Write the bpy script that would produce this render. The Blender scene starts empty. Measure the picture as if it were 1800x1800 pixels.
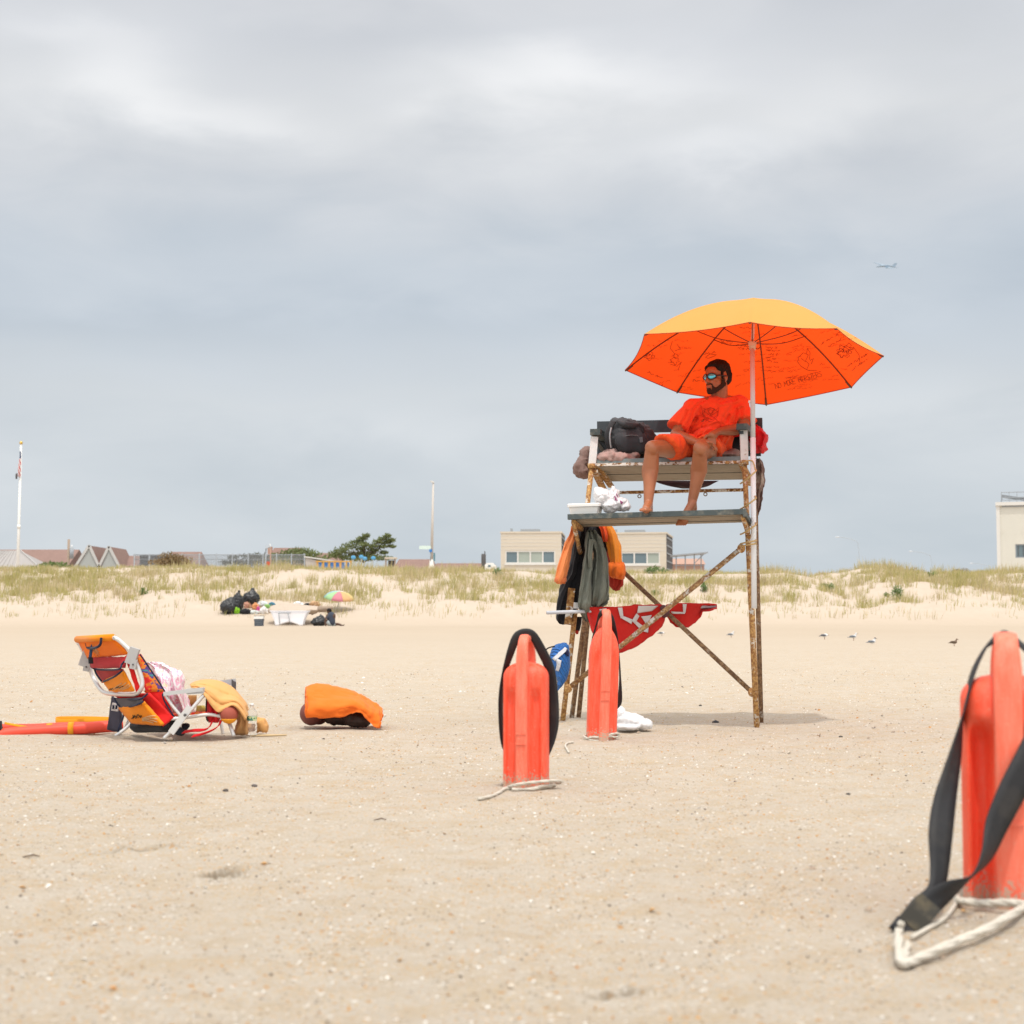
import bpy, bmesh, math, random
from math import sin, cos, pi, radians, sqrt, exp
from mathutils import Vector, Matrix, noise
from mathutils.bvhtree import BVHTree
random.seed(7)
scene = bpy.context.scene
COL = scene.collection
V = Vector

# ------------------------------------------------------------------ camera geometry
FPX, CH = 2760.0, 0.82                    # focal length in photo pixels, camera height
PITCH = math.atan(180.0 / FPX)
CAM = V((0, 0, CH))
FW, UP, RT = V((0, cos(PITCH), sin(PITCH))), V((0, -sin(PITCH), cos(PITCH))), V((1, 0, 0))

def P(px, py, d):
    """World point seen at photo pixel (px, py) at distance d along +Y."""
    r = FW + RT * ((px - 900) / FPX) + UP * ((900 - py) / FPX)
    return CAM + r * (d / r.y)

def ray_dir(px, py):
    return (FW + RT * ((px - 900) / FPX) + UP * ((900 - py) / FPX)).normalized()

def lerp(a, b, t): return a + (b - a) * t
def clamp(x, a=0.0, b=1.0): return max(a, min(b, x))
def sstep(a, b, x):
    t = clamp((x - a) / (b - a)); return t * t * (3 - 2 * t)

# ------------------------------------------------------------------ the lie of the land
RIDGE = [(-400, 1003), (0, 1006), (130, 1001), (300, 1001), (420, 1003), (520, 999), (640, 1001), (760, 1004), (900, 1008),
         (1000, 1013), (1100, 1010), (1200, 1008), (1300, 1009), (1360, 1006), (1420, 1016), (1470, 1010), (1530, 1003),
         (1600, 1008), (1680, 1012), (1760, 1007), (1800, 1008), (2200, 1004)]
RIDGE_D = 112.0
def ridge_z(x):
    px = 900 + x * FPX / RIDGE_D
    for (a, ya), (b, yb) in zip(RIDGE, RIDGE[1:]):
        if px <= b or b == RIDGE[-1][0]:
            t = clamp((px - a) / (b - a)); t = t * t * (3 - 2 * t)
            return CH + (1080 - lerp(ya, yb, t)) / FPX * RIDGE_D
    return 4.0

# dents and footprints: x, y, half-length, half-width, angle, depth
DENTS = [(-1.245, 5.50, .125, .034, .05, .062), (-1.39, 5.47, .07, .022, .2, .034), (-.895, 4.98, .085, .034, 1.05, .058),
         (.228, 3.46, .06, .018, .35, .034), (-.2, 6.6, .09, .04, .6, .012), (.9, 6.1, .1, .05, .3, .012),
         (.35, 5.2, .09, .045, 1.2, .010), (-.55, 3.9, .08, .05, .8, .012), (.75, 8.9, .13, .06, .2, .02), (-1.6, 8.7, .14, .05, .4, .02),
         (-.6, 8.1, .12, .06, 1.0, .018), (1.9, 9.4, .12, .06, .1, .02), (.2, 9.6, .12, .07, .3, .018), (-2.4, 7.6, .13, .06, .2, .02)]
def ground(x, y):
    z = 0.0
    if y < 60:
        f = clamp(1.2 - y / 70)
        z += f * .020 * noise.noise(V((x * .45, y * .45, 1.3)))
        z += f * .014 * noise.noise(V((x * 1.3, y * 1.3, 4.1)))
        z += f * .012 * noise.noise(V((x * 3.6, y * 3.1, 7.7)))
        z += f * .0062 * noise.noise(V((x * 9.5, y * 8.5, 2.2)))
        if y < 9:
            z += .0034 * noise.noise(V((x * 26, y * 24, 5.2)))
        for (cx, cy, L, W, a, dp) in DENTS:
            dx, dy = x - cx, y - cy
            if abs(dx) < .5 and abs(dy) < .5:
                p, q = dx * cos(a) + dy * sin(a), -dx * sin(a) + dy * cos(a)
                r = (p / L) ** 2 + (q / W) ** 2
                if r < 6:
                    z += -dp * exp(-r * r * .8) + dp * .35 * exp(-((r - 2.2) ** 2) * 1.2)
        z += .045 * exp(-((x - .35) ** 2 + (y - 11.9) ** 2) / .35)
        z += -.012 * exp(-((x - 1.75) ** 2 + (y - 11.9) ** 2) / .3)
    if y > 48:
        z += .22 * sstep(48, 86, y)
    if y > 82:
        top = ridge_z(x)
        t = clamp((y - 84.5) / (RIDGE_D - 84.5))
        s = .62 * sstep(0, .27, t) * .32 + sstep(.08, 1.0, t) * .80
        s = clamp(s)
        if y > RIDGE_D:
            s = 1 - .55 * sstep(RIDGE_D + 2, RIDGE_D + 26, y)
        z = lerp(z, top, s)
        a = sstep(86, 93, y) * (1 - .5 * sstep(118, 135, y))
        a *= 1 - .45 * sstep(102, 111, y)
        z += a * (.42 * noise.noise(V((x * .21, y * .26, 3.3))) + .2 * noise.noise(V((x * .55, y * .6, 8.3))) + .06 * noise.noise(V((x * 1.9, y * 1.9, 1.1))))
    return z

def G(px, py):
    """World point on the sand seen at photo pixel (px, py)."""
    r = FW + RT * ((px - 900) / FPX) + UP * ((900 - py) / FPX)
    y = max(2.5, CH * FPX / max(py - 1080.0, 6))
    for _ in range(30):
        p = CAM + r * (y / r.y)
        g = ground(p.x, p.y)
        y2 = (CH - g) / (-r.z) * r.y
        y = lerp(y, y2, .7)
    return CAM + r * (y / r.y)

# ------------------------------------------------------------------ mesh builder
class MB:
    def __init__(s): s.v, s.f, s.m = [], [], []
    def add(s, vs, fs, mi=0):
        o = len(s.v); s.v += [V(p) for p in vs]
        s.f += [tuple(i + o for i in f) for f in fs]; s.m += [mi] * len(fs); return s
    def join(s, o, mi=None):
        k = len(s.v); s.v += o.v; s.f += [tuple(i + k for i in f) for f in o.f]; s.m += (o.m if mi is None else [mi] * len(o.f)); return s
    def box(s, c, ax, ay, az, mi=0, faces=None):
        """box from a centre and three half-axis vectors; faces: dict face index -> material"""
        c, ax, ay, az = V(c), V(ax), V(ay), V(az)
        vs = [c + ax * i + ay * j + az * k for i in (-1, 1) for j in (-1, 1) for k in (-1, 1)]
        fs = [(0, 1, 3, 2), (4, 6, 7, 5), (0, 4, 5, 1), (2, 3, 7, 6), (0, 2, 6, 4), (1, 5, 7, 3)]   # -x +x -y +y -z +z
        o = len(s.v); s.v += vs
        for i, f in enumerate(fs):
            s.f.append(tuple(q + o for q in f)); s.m.append((faces or {}).get(i, mi))
        return s
    def abox(s, lo, hi, mi=0):
        lo, hi = V(lo), V(hi); h = (hi - lo) / 2
        return s.box((lo + hi) / 2, (h.x, 0, 0), (0, h.y, 0), (0, 0, h.z), mi)
    def beam(s, a, b, w, h, up=(0, 0, 1), mi=0):
        a, b = V(a), V(b); d = (b - a); u = V(up); x = d.cross(u).normalized(); u = x.cross(d).normalized()
        return s.box((a + b) / 2, d / 2, x * w / 2, u * h / 2, mi)
    def loops(s, rings, mi=0, cap=True, close=True):
        n = len(rings[0]); o = len(s.v)
        for r in rings: s.v += [V(p) for p in r]
        for i in range(len(rings) - 1):
            for j in range(n if close else n - 1):
                k = (j + 1) % n
                s.f.append((o + i * n + j, o + i * n + k, o + (i + 1) * n + k, o + (i + 1) * n + j)); s.m.append(mi)
        if cap and close:
            s.f.append(tuple(o + j for j in reversed(range(n)))); s.m.append(mi)
            s.f.append(tuple(o + (len(rings) - 1) * n + j for j in range(n))); s.m.append(mi)
        return s
    def tube(s, pts, r, n=10, mi=0, cap=True):
        pts = [V(p) for p in pts]; R = r if isinstance(r, (list, tuple)) else [r] * len(pts)
        rings = []; u = None
        for i, p in enumerate(pts):
            t = (pts[min(i + 1, len(pts) - 1)] - pts[max(i - 1, 0)])
            if t.length < 1e-9: t = V((0, 0, 1))
            t.normalize()
            if u is None:
                u = t.cross(V((0, 0, 1)) if abs(t.z) < .9 else V((0, 1, 0))).normalized()
            u = (u - t * u.dot(t))
            if u.length < 1e-6: u = t.orthogonal()
            u.normalize(); w = t.cross(u)
            rings.append([p + (u * cos(2 * pi * k / n) + w * sin(2 * pi * k / n)) * R[i] for k in range(n)])
        return s.loops(rings, mi, cap)
    def ell(s, c, r, axes=None, n=16, m=10, mi=0):
        c = V(c); A = axes or (V((1, 0, 0)), V((0, 1, 0)), V((0, 0, 1)))
        if not isinstance(r, (list, tuple)): r = (r, r, r)
        rings = []
        for i in range(1, m):
            a = pi * i / m
            rings.append([c + A[0] * (r[0] * sin(a) * cos(2 * pi * k / n)) + A[1] * (r[1] * sin(a) * sin(2 * pi * k / n)) - A[2] * (r[2] * cos(a)) for k in range(n)])
        o = len(s.v)
        s.loops(rings, mi, cap=False)
        b = len(s.v); s.v += [c - A[2] * r[2], c + A[2] * r[2]]
        for k in range(n):
            q = (k + 1) % n
            s.f.append((o + q, o + k, b)); s.m.append(mi)
            s.f.append((o + (m - 2) * n + k, o + (m - 2) * n + q, b + 1)); s.m.append(mi)
        return s
    def cap(s, a, b, ra, rb, n=14, mi=0):
        """tapered capsule: two balls and the cone between them"""
        a, b = V(a), V(b); d = b - a; L = d.length
        if L < 1e-6: return s.ell(a, ra, n=n, mi=mi)
        d.normalize(); u = d.orthogonal().normalized(); w = d.cross(u)
        rings = []
        for i in range(1, 5):
            t = -pi / 2 + (pi / 2) * i / 4
            rings.append([a + d * (ra * sin(t)) + (u * cos(2 * pi * k / n) + w * sin(2 * pi * k / n)) * (ra * cos(t)) for k in range(n)])
        for i in range(0, 4):
            t = (pi / 2) * i / 4
            rings.append([b + d * (rb * sin(t)) + (u * cos(2 * pi * k / n) + w * sin(2 * pi * k / n)) * (rb * cos(t)) for k in range(n)])
        return s.loops(rings, mi)
    def chain(s, pts, rs, n=14):
        for i in range(len(pts) - 1): s.cap(pts[i], pts[i + 1], rs[i], rs[i + 1], n)
        return s
    def grid(s, rows, mi=0, close=False):
        return s.loops(rows, mi, cap=False, close=close)
    def sheet(s, rows, th, mi=0):
        """a thin closed slab from a grid of points (thickness th along the normals)"""
        R, C = len(rows), len(rows[0]); rows = [[V(p) for p in r] for r in rows]
        nor = [[None] * C for _ in range(R)]
        for i in range(R):
            for j in range(C):
                a = rows[min(i + 1, R - 1)][j] - rows[max(i - 1, 0)][j]; b = rows[i][min(j + 1, C - 1)] - rows[i][max(j - 1, 0)]
                n = a.cross(b); nor[i][j] = n.normalized() if n.length > 1e-12 else V((0, -1, 0))
        o = len(s.v)
        for sgn in (.5, -.5):
            for i in range(R): s.v += [rows[i][j] + nor[i][j] * (th * sgn) for j in range(C)]
        N = R * C; ix = lambda i, j, k: o + k * N + i * C + j
        for i in range(R - 1):
            for j in range(C - 1):
                s.f.append((ix(i, j, 0), ix(i + 1, j, 0), ix(i + 1, j + 1, 0), ix(i, j + 1, 0)))
                s.f.append((ix(i, j, 1), ix(i, j + 1, 1), ix(i + 1, j + 1, 1), ix(i + 1, j, 1))); s.m += [mi, mi]
        edge = [(0, j) for j in range(C)] + [(i, C - 1) for i in range(1, R)] + [(R - 1, j) for j in range(C - 2, -1, -1)] + [(i, 0) for i in range(R - 2, 0, -1)]
        for a, b in zip(edge, edge[1:] + edge[:1]):
            s.f.append((ix(*a, 0), ix(*b, 0), ix(*b, 1), ix(*a, 1))); s.m.append(mi)
        return s
    def ribbon(s, pts, wid, th=.004, mi=0):
        """flat strap: pts centre line, wid list of half-width vectors"""
        rows = [[V(p) - V(w), V(p) - V(w) * .33, V(p) + V(w) * .33, V(p) + V(w)] for p, w in zip(pts, wid)]
        return s.sheet(rows, th, mi)
    def ripple(s, amp, scale, seed=0, stretch=(1, 1, 1)):
        """push the vertices along their normals with noise: creases"""
        bm = bmesh.new(); vs = [bm.verts.new(p) for p in s.v]
        for f in s.f:
            try: bm.faces.new([vs[i] for i in f])
            except ValueError: pass
        bm.normal_update()
        nv = []
        for i, v in enumerate(vs):
            q = V((v.co.x * stretch[0], v.co.y * stretch[1], v.co.z * stretch[2])) * scale + V((seed * 3.7, seed * 1.3, seed))
            a = noise.noise(q) ; b = 1 - abs(noise.noise(q * 2.1 + V((5, 1, 2)))) * 2
            c = 1 - abs(noise.noise(q * 4.3 + V((1, 7, 3)))) * 2
            nv.append(v.co + v.normal * amp * (a * .6 + b * .75 + c * .32 - .35))
        s.v = nv; bm.free(); return s

def smooth_path(pts, k=6):
    """Catmull-Rom through the points"""
    pts = [V(p) for p in pts]; out = []
    for i in range(len(pts) - 1):
        p0, p1, p2, p3 = pts[max(i - 1, 0)], pts[i], pts[i + 1], pts[min(i + 2, len(pts) - 1)]
        for j in range(k):
            t = j / k
            out.append(.5 * ((2 * p1) + (p2 - p0) * t + (2 * p0 - 5 * p1 + 4 * p2 - p3) * t * t + (3 * p1 - p0 - 3 * p2 + p3) * t ** 3))
    return out + [pts[-1]]
def ppath(pts, k=6): return smooth_path([P(*p) for p in pts], k)

WLOC = {}
def link_mesh(name, mb, mats, parent=None, smooth=True, origin=None, angle=None):
    me = bpy.data.meshes.new(name)
    if parent is not None: o0 = WLOC[parent]
    elif origin is not None: o0 = V(origin)
    else:
        lo = V((min(v.x for v in mb.v), min(v.y for v in mb.v), min(v.z for v in mb.v))); hi = V((max(v.x for v in mb.v), max(v.y for v in mb.v), max(v.z for v in mb.v)))
        o0 = V(((lo.x + hi.x) / 2, (lo.y + hi.y) / 2, lo.z))
    me.from_pydata([tuple(v - o0) for v in mb.v], [], mb.f)
    if not isinstance(mats, (list, tuple)): mats = [mats]
    for m in mats: me.materials.append(m)
    if len(mats) > 1: me.polygons.foreach_set('material_index', mb.m)
    bm = bmesh.new(); bm.from_mesh(me); bmesh.ops.recalc_face_normals(bm, faces=bm.faces); bm.to_mesh(me); bm.free()
    if smooth:
        me.polygons.foreach_set('use_smooth', [True] * len(me.polygons))
        if angle: me.set_sharp_from_angle(angle=radians(angle))
    me.update()
    ob = bpy.data.objects.new(name, me); COL.objects.link(ob)
    if parent is not None: ob.parent = parent; WLOC[ob] = o0
    else: ob.location = o0; WLOC[ob] = o0
    return ob
def tag(o, label, cat, group=None):
    o['label'] = label; o['category'] = cat
    if group: o['group'] = group
    return o
def thing(name, label, cat, loc, group=None):
    o = bpy.data.objects.new(name, None); COL.objects.link(o); o.location = V(loc); o.empty_display_size = .1
    WLOC[o] = V(loc); return tag(o, label, cat, group)
def solo(name, mb, mats, label, cat, group=None, **k):
    return tag(link_mesh(name, mb, mats, None, **k), label, cat, group)
def setting(name, mb, mats, kind='structure', **k):
    o = link_mesh(name, mb, mats, None, **k); o['kind'] = kind; return o
def copy_tree(o, parent=None):
    c = o.copy(); COL.objects.link(c)
    if parent: c.parent = parent
    for ch in [x for x in bpy.data.objects if x.parent == o]: copy_tree(ch, c)
    return c

def fuse(mb, voxel=.008, smooth=3):
    """one continuous skin over overlapping closed shapes"""
    me = bpy.data.meshes.new('tmp'); me.from_pydata([tuple(v) for v in mb.v], [], mb.f)
    bm = bmesh.new(); bm.from_mesh(me); bmesh.ops.recalc_face_normals(bm, faces=bm.faces); bm.to_mesh(me); bm.free()
    ob = bpy.data.objects.new('tmp', me); COL.objects.link(ob)
    r = ob.modifiers.new('r', 'REMESH'); r.mode = 'VOXEL'; r.voxel_size = voxel
    if smooth:
        q = ob.modifiers.new('s', 'SMOOTH'); q.iterations = smooth; q.factor = .5
    dg = bpy.context.evaluated_depsgraph_get(); ev = ob.evaluated_get(dg); em = ev.to_mesh()
    out = MB(); out.add([v.co.copy() for v in em.vertices], [tuple(p.vertices) for p in em.polygons])
    ev.to_mesh_clear(); bpy.data.objects.remove(ob); bpy.data.meshes.remove(me)
    return out
def bvh(mb): return BVHTree.FromPolygons([tuple(v) for v in mb.v], mb.f)
def cast(tree, px, py, off=.003):
    d = ray_dir(px, py); h, n, i, t = tree.ray_cast(CAM, d)
    return None if h is None else h - d * off
def marks(tree, lines, w, off=.003, mb=None, mi=0):
    """flat strokes that follow a surface: lines are pixel polylines"""
    mb = mb or MB()
    for ln in lines:
        pts = []
        for (a, b) in zip(ln, ln[1:]):
            n = max(1, int(math.hypot(b[0] - a[0], b[1] - a[1]) / 3))
            pts += [(lerp(a[0], b[0], i / n), lerp(a[1], b[1], i / n)) for i in range(n)]
        pts.append(ln[-1])
        h = [cast(tree, x, y, off) for x, y in pts]
        run = []
        for p in h + [None]:
            if p is None or (run and (p - run[-1]).length > .25):
                if len(run) > 1: mb.tube(run, w, 5, mi)
                run = [] if p is None else [p]
            else: run.append(p)
    return mb
def patch(tree, poly, off=.003, mb=None, n=8, mi=0, th=.0015):
    """a filled quad (4 pixel corners) lying on a surface"""
    mb = mb or MB(); a, b, c, d = poly; rows = []
    for i in range(n + 1):
        s = i / n; r = []
        for j in range(n + 1):
            t = j / n
            x = lerp(lerp(a[0], b[0], t), lerp(d[0], c[0], t), s); y = lerp(lerp(a[1], b[1], t), lerp(d[1], c[1], t), s)
            h = cast(tree, x, y, off)
            if h is None: return mb
            r.append(h)
        rows.append(r)
    return mb.sheet(rows, th, mi)

def loft(rows, n=28, k=0, amp=0, ph=0, seed=0, k2=0, amp2=0, sq=1.0, capn=True):
    """closed body from pixel rows (py, xl, xr, d, half depth); folds: k waves of amplitude amp (m)"""
    mb = MB(); rings = []
    for i, (py, xl, xr, d, hd) in enumerate(rows):
        ring = []
        for j in range(n):
            a = 2 * pi * j / n; ca, sa = cos(a), sin(a)
            ca = math.copysign(abs(ca) ** sq, ca); sa = math.copysign(abs(sa) ** sq, sa)
            fx = (xl + xr) / 2 + (xr - xl) / 2 * ca
            w = (xr - xl) / FPX * d
            fold = amp * sin(k * ca * 2.2 + ph + i * .09 + seed) * (abs(sa) ** .5) + amp2 * sin(k2 * ca * 2 + 1.7 * ph + i * .35)
            dd = d + hd * sa + (fold if sa < 0 else fold * .8)
            ring.append(P(fx, py, dd))
        rings.append(ring)
    return mb.loops(rings, 0, capn)
def densify(rows, k=4):
    out = []
    for i in range(len(rows) - 1):
        p0, p1, p2, p3 = rows[max(i - 1, 0)], rows[i], rows[i + 1], rows[min(i + 2, len(rows) - 1)]
        for j in range(k):
            t = j / k
            out.append(tuple(.5 * (2 * b + (c - a) * t + (2 * a - 5 * b + 4 * c - d) * t * t + (3 * b - a - 3 * c + d) * t ** 3) for a, b, c, d in zip(p0, p1, p2, p3)))
    return out + [rows[-1]]

# ------------------------------------------------------------------ materials
def lin(c):
    return tuple(((x / 255) / 12.92 if x / 255 <= .04045 else ((x / 255 + .055) / 1.055) ** 2.4) for x in c)
class NT:
    def __init__(s, nt): s.t = nt; s.n = nt.nodes; s.l = nt.links
    def node(s, typ, **k):
        n = s.n.new(typ)
        for a, b in k.items():
            if a == 'ins':
                for i, v in b.items():
                    if hasattr(v, 'is_linked') or isinstance(v, bpy.types.NodeSocket): s.l.new(v, n.inputs[i])
                    else: n.inputs[i].default_value = v
            else: setattr(n, a, b)
        return n
    def math(s, op, a, b=0.0, c=None, clamp=False):
        n = s.n.new('ShaderNodeMath'); n.operation = op; n.use_clamp = clamp
        for i, v in enumerate((a, b) if c is None else (a, b, c)):
            if isinstance(v, bpy.types.NodeSocket): s.l.new(v, n.inputs[i])
            else: n.inputs[i].default_value = v
        return n.outputs[0]
    def mix(s, fac, a, b, blend='MIX'):
        n = s.n.new('ShaderNodeMix'); n.data_type = 'RGBA'; n.blend_type = blend
        for i, v in ((0, fac), (6, a), (7, b)):
            if isinstance(v, bpy.types.NodeSocket): s.l.new(v, n.inputs[i])
            else: n.inputs[i].default_value = (*v, 1) if isinstance(v, tuple) and len(v) == 3 else v
        return n.outputs[2]
    def noise(s, vec, scale, detail=4, rough=.55, dist=0, out=0):
        n = s.node('ShaderNodeTexNoise', ins={'Scale': scale, 'Detail': detail, 'Roughness': rough, 'Distortion': dist})
        if vec is not None: s.l.new(vec, n.inputs['Vector'])
        return n.outputs[out]
    def ramp(s, fac, stops, interp='LINEAR'):
        n = s.n.new('ShaderNodeValToRGB'); e = n.color_ramp.elements; n.color_ramp.interpolation = interp
        while len(e) > 1: e.remove(e[-1])
        for i, (p, c) in enumerate(stops):
            q = e[0] if i == 0 else e.new(p); q.position = p
            q.color = (*c, 1) if len(c) == 3 else c
        s.l.new(fac, n.inputs[0]); return n.outputs[0]
    def coord(s, which='Object', scale=None):
        o = s.n.new('ShaderNodeTexCoord').outputs[which]
        if scale:
            m = s.node('ShaderNodeMapping', ins={'Scale': scale}); s.l.new(o, m.inputs[0]); return m.outputs[0]
        return o
    def bump(s, h, strength=.3, dist=.01, normal=None):
        n = s.node('ShaderNodeBump', ins={'Strength': strength, 'Distance': dist, 'Height': h})
        if normal is not None: s.l.new(normal, n.inputs['Normal'])
        return n.outputs[0]
def new_mat(name):
    m = bpy.data.materials.new(name); m.use_nodes = True
    t = NT(m.node_tree); b = m.node_tree.nodes['Principled BSDF']
    return m, t, b
def put(t, b, key, v):
    if isinstance(v, bpy.types.NodeSocket): t.l.new(v, b.inputs[key])
    else: b.inputs[key].default_value = (*v, 1) if isinstance(v, tuple) and len(v) == 3 else v
def simple(name, c, rough=.7, var=.18, scale=6, metal=0, spec=.3, bump=0, bscale=60, bdist=.004, trans=0, sheen=0, stretch=None, dirt=None, dirt_amt=.5, dscale=5):
    """one colour with mottling, optional fine relief and dirt"""
    m, t, b = new_mat(name); co = t.coord('Object', stretch)
    n = t.noise(co, scale, 5, .6)
    dark = tuple(x * (1 - var) for x in c); light = tuple(min(1, x * (1 + var)) for x in c)
    col = t.mix(n, dark, light)
    if dirt:
        d = t.noise(co, dscale, 6, .65)
        f = t.math('MULTIPLY', t.math('SUBTRACT', d, .5, clamp=True), 5 * dirt_amt, clamp=True)
        col = t.mix(f, col, dirt)
    put(t, b, 'Base Color', col); b.inputs['Roughness'].default_value = rough; b.inputs['Metallic'].default_value = metal
    b.inputs['Specular IOR Level'].default_value = spec
    if sheen: b.inputs['Sheen Weight'].default_value = sheen
    if bump: put(t, b, 'Normal', t.bump(t.noise(co, bscale, 4, .6), bump, bdist))
    if trans:
        out = m.node_tree.nodes['Material Output']; tr = t.node('ShaderNodeBsdfTranslucent'); t.l.new(col, tr.inputs[0])
        mx = t.node('ShaderNodeMixShader', ins={0: trans}); t.l.new(b.outputs[0], mx.inputs[1]); t.l.new(tr.outputs[0], mx.inputs[2]); t.l.new(mx.outputs[0], out.inputs[0])
    return m
def cloth(name, c, var=.12, rough=.9, trans=0.0, weave=700, **k):
    return simple(name, c, rough=rough, var=var, scale=9, spec=.15, bump=.25, bscale=weave if weave < 300 else 260, bdist=.002, trans=trans, sheen=.1, **k)
def rusty(name, paint, amount=.5, scale=14, ochre=(.42, .235, .075), rust=(.17, .07, .025)):
    m, t, b = new_mat(name); co = t.coord('Object')
    n = t.noise(co, scale, 8, .68, .3); n2 = t.noise(co, scale * 3.1, 6, .6); n3 = t.noise(co, scale * .45, 4, .6)
    s = t.math('ADD', t.math('MULTIPLY', n, .55), t.math('ADD', t.math('MULTIPLY', n2, .2), t.math('MULTIPLY', n3, .25)))
    e = .5 + (amount - .5) * .34
    r = t.mix(t.ramp(n2, [(.42, (0, 0, 0)), (.6, (1, 1, 1))]), rust, ochre)
    msk = t.ramp(s, [(e - .018, (1, 1, 1)), (e + .018, (0, 0, 0))])
    col = t.mix(msk, t.mix(n2, tuple(x * .8 for x in paint), paint), r)
    put(t, b, 'Base Color', col); put(t, b, 'Roughness', t.math('ADD', t.math('MULTIPLY', msk, .35), .5))
    b.inputs['Specular IOR Level'].default_value = .3
    put(t, b, 'Normal', t.bump(t.math('ADD', t.math('MULTIPLY', msk, -.5), n2), .5, .003))
    return m
# ================================================================== camera, light, sky
cd = bpy.data.cameras.new('camera'); cam = bpy.data.objects.new('camera', cd); COL.objects.link(cam)
cam.location = CAM; cam.rotation_euler = (pi / 2 + PITCH, 0, 0)
cd.sensor_width = 36; cd.sensor_fit = 'HORIZONTAL'; cd.lens = 36 * FPX / 1800; cd.clip_start = .1; cd.clip_end = 9000
cd.dof.use_dof = True; cd.dof.focus_distance = 14.5; cd.dof.aperture_fstop = 4.0
scene.camera = cam
scene.view_settings.view_transform = 'Standard'; scene.view_settings.look = 'None'
scene.view_settings.exposure = 0.0; scene.view_settings.gamma = 1.0
try: scene.view_settings.use_curve_mapping = False
except Exception: pass
scene.cycles.use_denoising = True
scene.cycles.max_bounces = 8; scene.cycles.transparent_max_bounces = 8
scene.cycles.volume_bounces = 0

SUN_V = V((.05, -.33, 1)).normalized()                # towards the sun: high, behind the camera
sl = bpy.data.lights.new('sun', 'SUN'); sl.energy = 2.1; sl.angle = radians(1.4); sl.color = (1, .955, .885)
sun = bpy.data.objects.new('sun', sl); COL.objects.link(sun); sun.rotation_euler = SUN_V.to_track_quat('Z', 'Y').to_euler(); sun.location = (0, 0, 30)

w = bpy.data.worlds.new('World'); scene.world = w; w.use_nodes = True
t = NT(w.node_tree); t.n.clear()
out = t.node('ShaderNodeOutputWorld')
sky = t.node('ShaderNodeTexSky'); sky.sky_type = 'NISHITA'; sky.sun_disc = False
sky.sun_elevation = math.asin(SUN_V.z); sky.sun_rotation = math.atan2(SUN_V.x, SUN_V.y)
bg1 = t.node('ShaderNodeBackground', ins={'Strength': .1}); t.l.new(sky.outputs[0], bg1.inputs[0])
co = t.coord('Generated')
nrm = t.node('ShaderNodeVectorMath', operation='NORMALIZE'); t.l.new(co, nrm.inputs[0])
sep = t.node('ShaderNodeSeparateXYZ'); t.l.new(nrm.outputs[0], sep.inputs[0])
az = t.math('ARCTAN2', sep.outputs[0], sep.outputs[1]); el = t.math('ARCSINE', sep.outputs[2])
comb = t.node('ShaderNodeCombineXYZ'); t.l.new(az, comb.inputs[0]); t.l.new(el, comb.inputs[1])
mp = t.node('ShaderNodeMapping', ins={'Scale': (3.2, 8.5, 1)}); t.l.new(comb.outputs[0], mp.inputs[0])
wn = t.noise(mp.outputs[0], 1.4, 3, .5, .3); wn2 = t.noise(mp.outputs[0], 1.7, 3, .5, .3, 1)
fb = t.noise(mp.outputs[0], 2.0, 6, .52, .35)
fb3 = t.noise(mp.outputs[0], .9, 4, .5, .2)
u = t.math('ADD', az, t.math('MULTIPLY', t.math('SUBTRACT', wn, .5), .16))
v = t.math('ADD', el, t.math('MULTIPLY', t.math('SUBTRACT', fb, .5), .085))
base = t.ramp(v, [(0, lin((181, 194, 205))), (.07, lin((192, 201, 209))), (.135, lin((197, 204, 210))), (.19, lin((184, 195, 206))), (.225, lin((188, 198, 208))),
                  (.27, lin((199, 204, 210))), (.31, lin((208, 211, 214))), (.36, lin((200, 204, 210))), (.42, lin((206, 208, 212))), (.55, lin((225, 226, 228))), (.8, lin((252, 252, 250))), (1, lin((255, 254, 250)))])
def blob(px, py, sx, sy):
    u0 = math.atan((px - 900) / FPX); v0 = (1080 - py) / FPX
    a = t.math('DIVIDE', t.math('SUBTRACT', u, u0), sx / FPX); b = t.math('DIVIDE', t.math('SUBTRACT', v, v0), sy / FPX)
    r = t.math('ADD', t.math('MULTIPLY', a, a), t.math('MULTIPLY', b, b))
    return t.math('EXPONENT', t.math('MULTIPLY', r, -1.0))
def total(items):
    s = None
    for (k, *g) in items:
        q = t.math('MULTIPLY', blob(*g), k); s = q if s is None else t.math('ADD', s, q)
    return s
hi = total([(.9, 190, 180, 150, 60), (.75, 340, 235, 200, 42), (.55, 60, 105, 150, 40), (1.0, 900, 185, 170, 85), (.7, 1080, 150, 200, 60), (.8, 1240, 290, 150, 42), (.5, 1430, 215, 150, 60), (.6, 1720, 20, 170, 40), (.25, 640, 740, 300, 60), (.2, 1480, 700, 260, 50)])
lo = total([(.75, 650, 90, 190, 60), (.6, 150, 590, 400, 36), (.45, 1000, 570, 400, 30), (.5, 1680, 330, 200, 60), (.4, 600, 420, 420, 50), (.6, 20, 20, 240, 26), (.5, 1500, 60, 120, 50), (.35, 1250, 470, 400, 45)])
tex = t.math('ADD', t.math('MULTIPLY', t.math('SUBTRACT', fb, .5), .20), t.math('MULTIPLY', t.math('SUBTRACT', fb3, .5), .15))
zen = t.math('MULTIPLY', t.math('DIVIDE', t.math('SUBTRACT', el, .44), .5, clamp=True), .80)
gain = t.math('ADD', t.math('ADD', 1.125, tex), t.math('SUBTRACT', t.math('MULTIPLY', hi, .20), t.math('MULTIPLY', lo, .065)))
sat = t.math('MULTIPLY', t.math('SUBTRACT', gain, 1.0), 1.7, clamp=True)
col = t.mix(sat, base, lin((222, 221, 220)))
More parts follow.
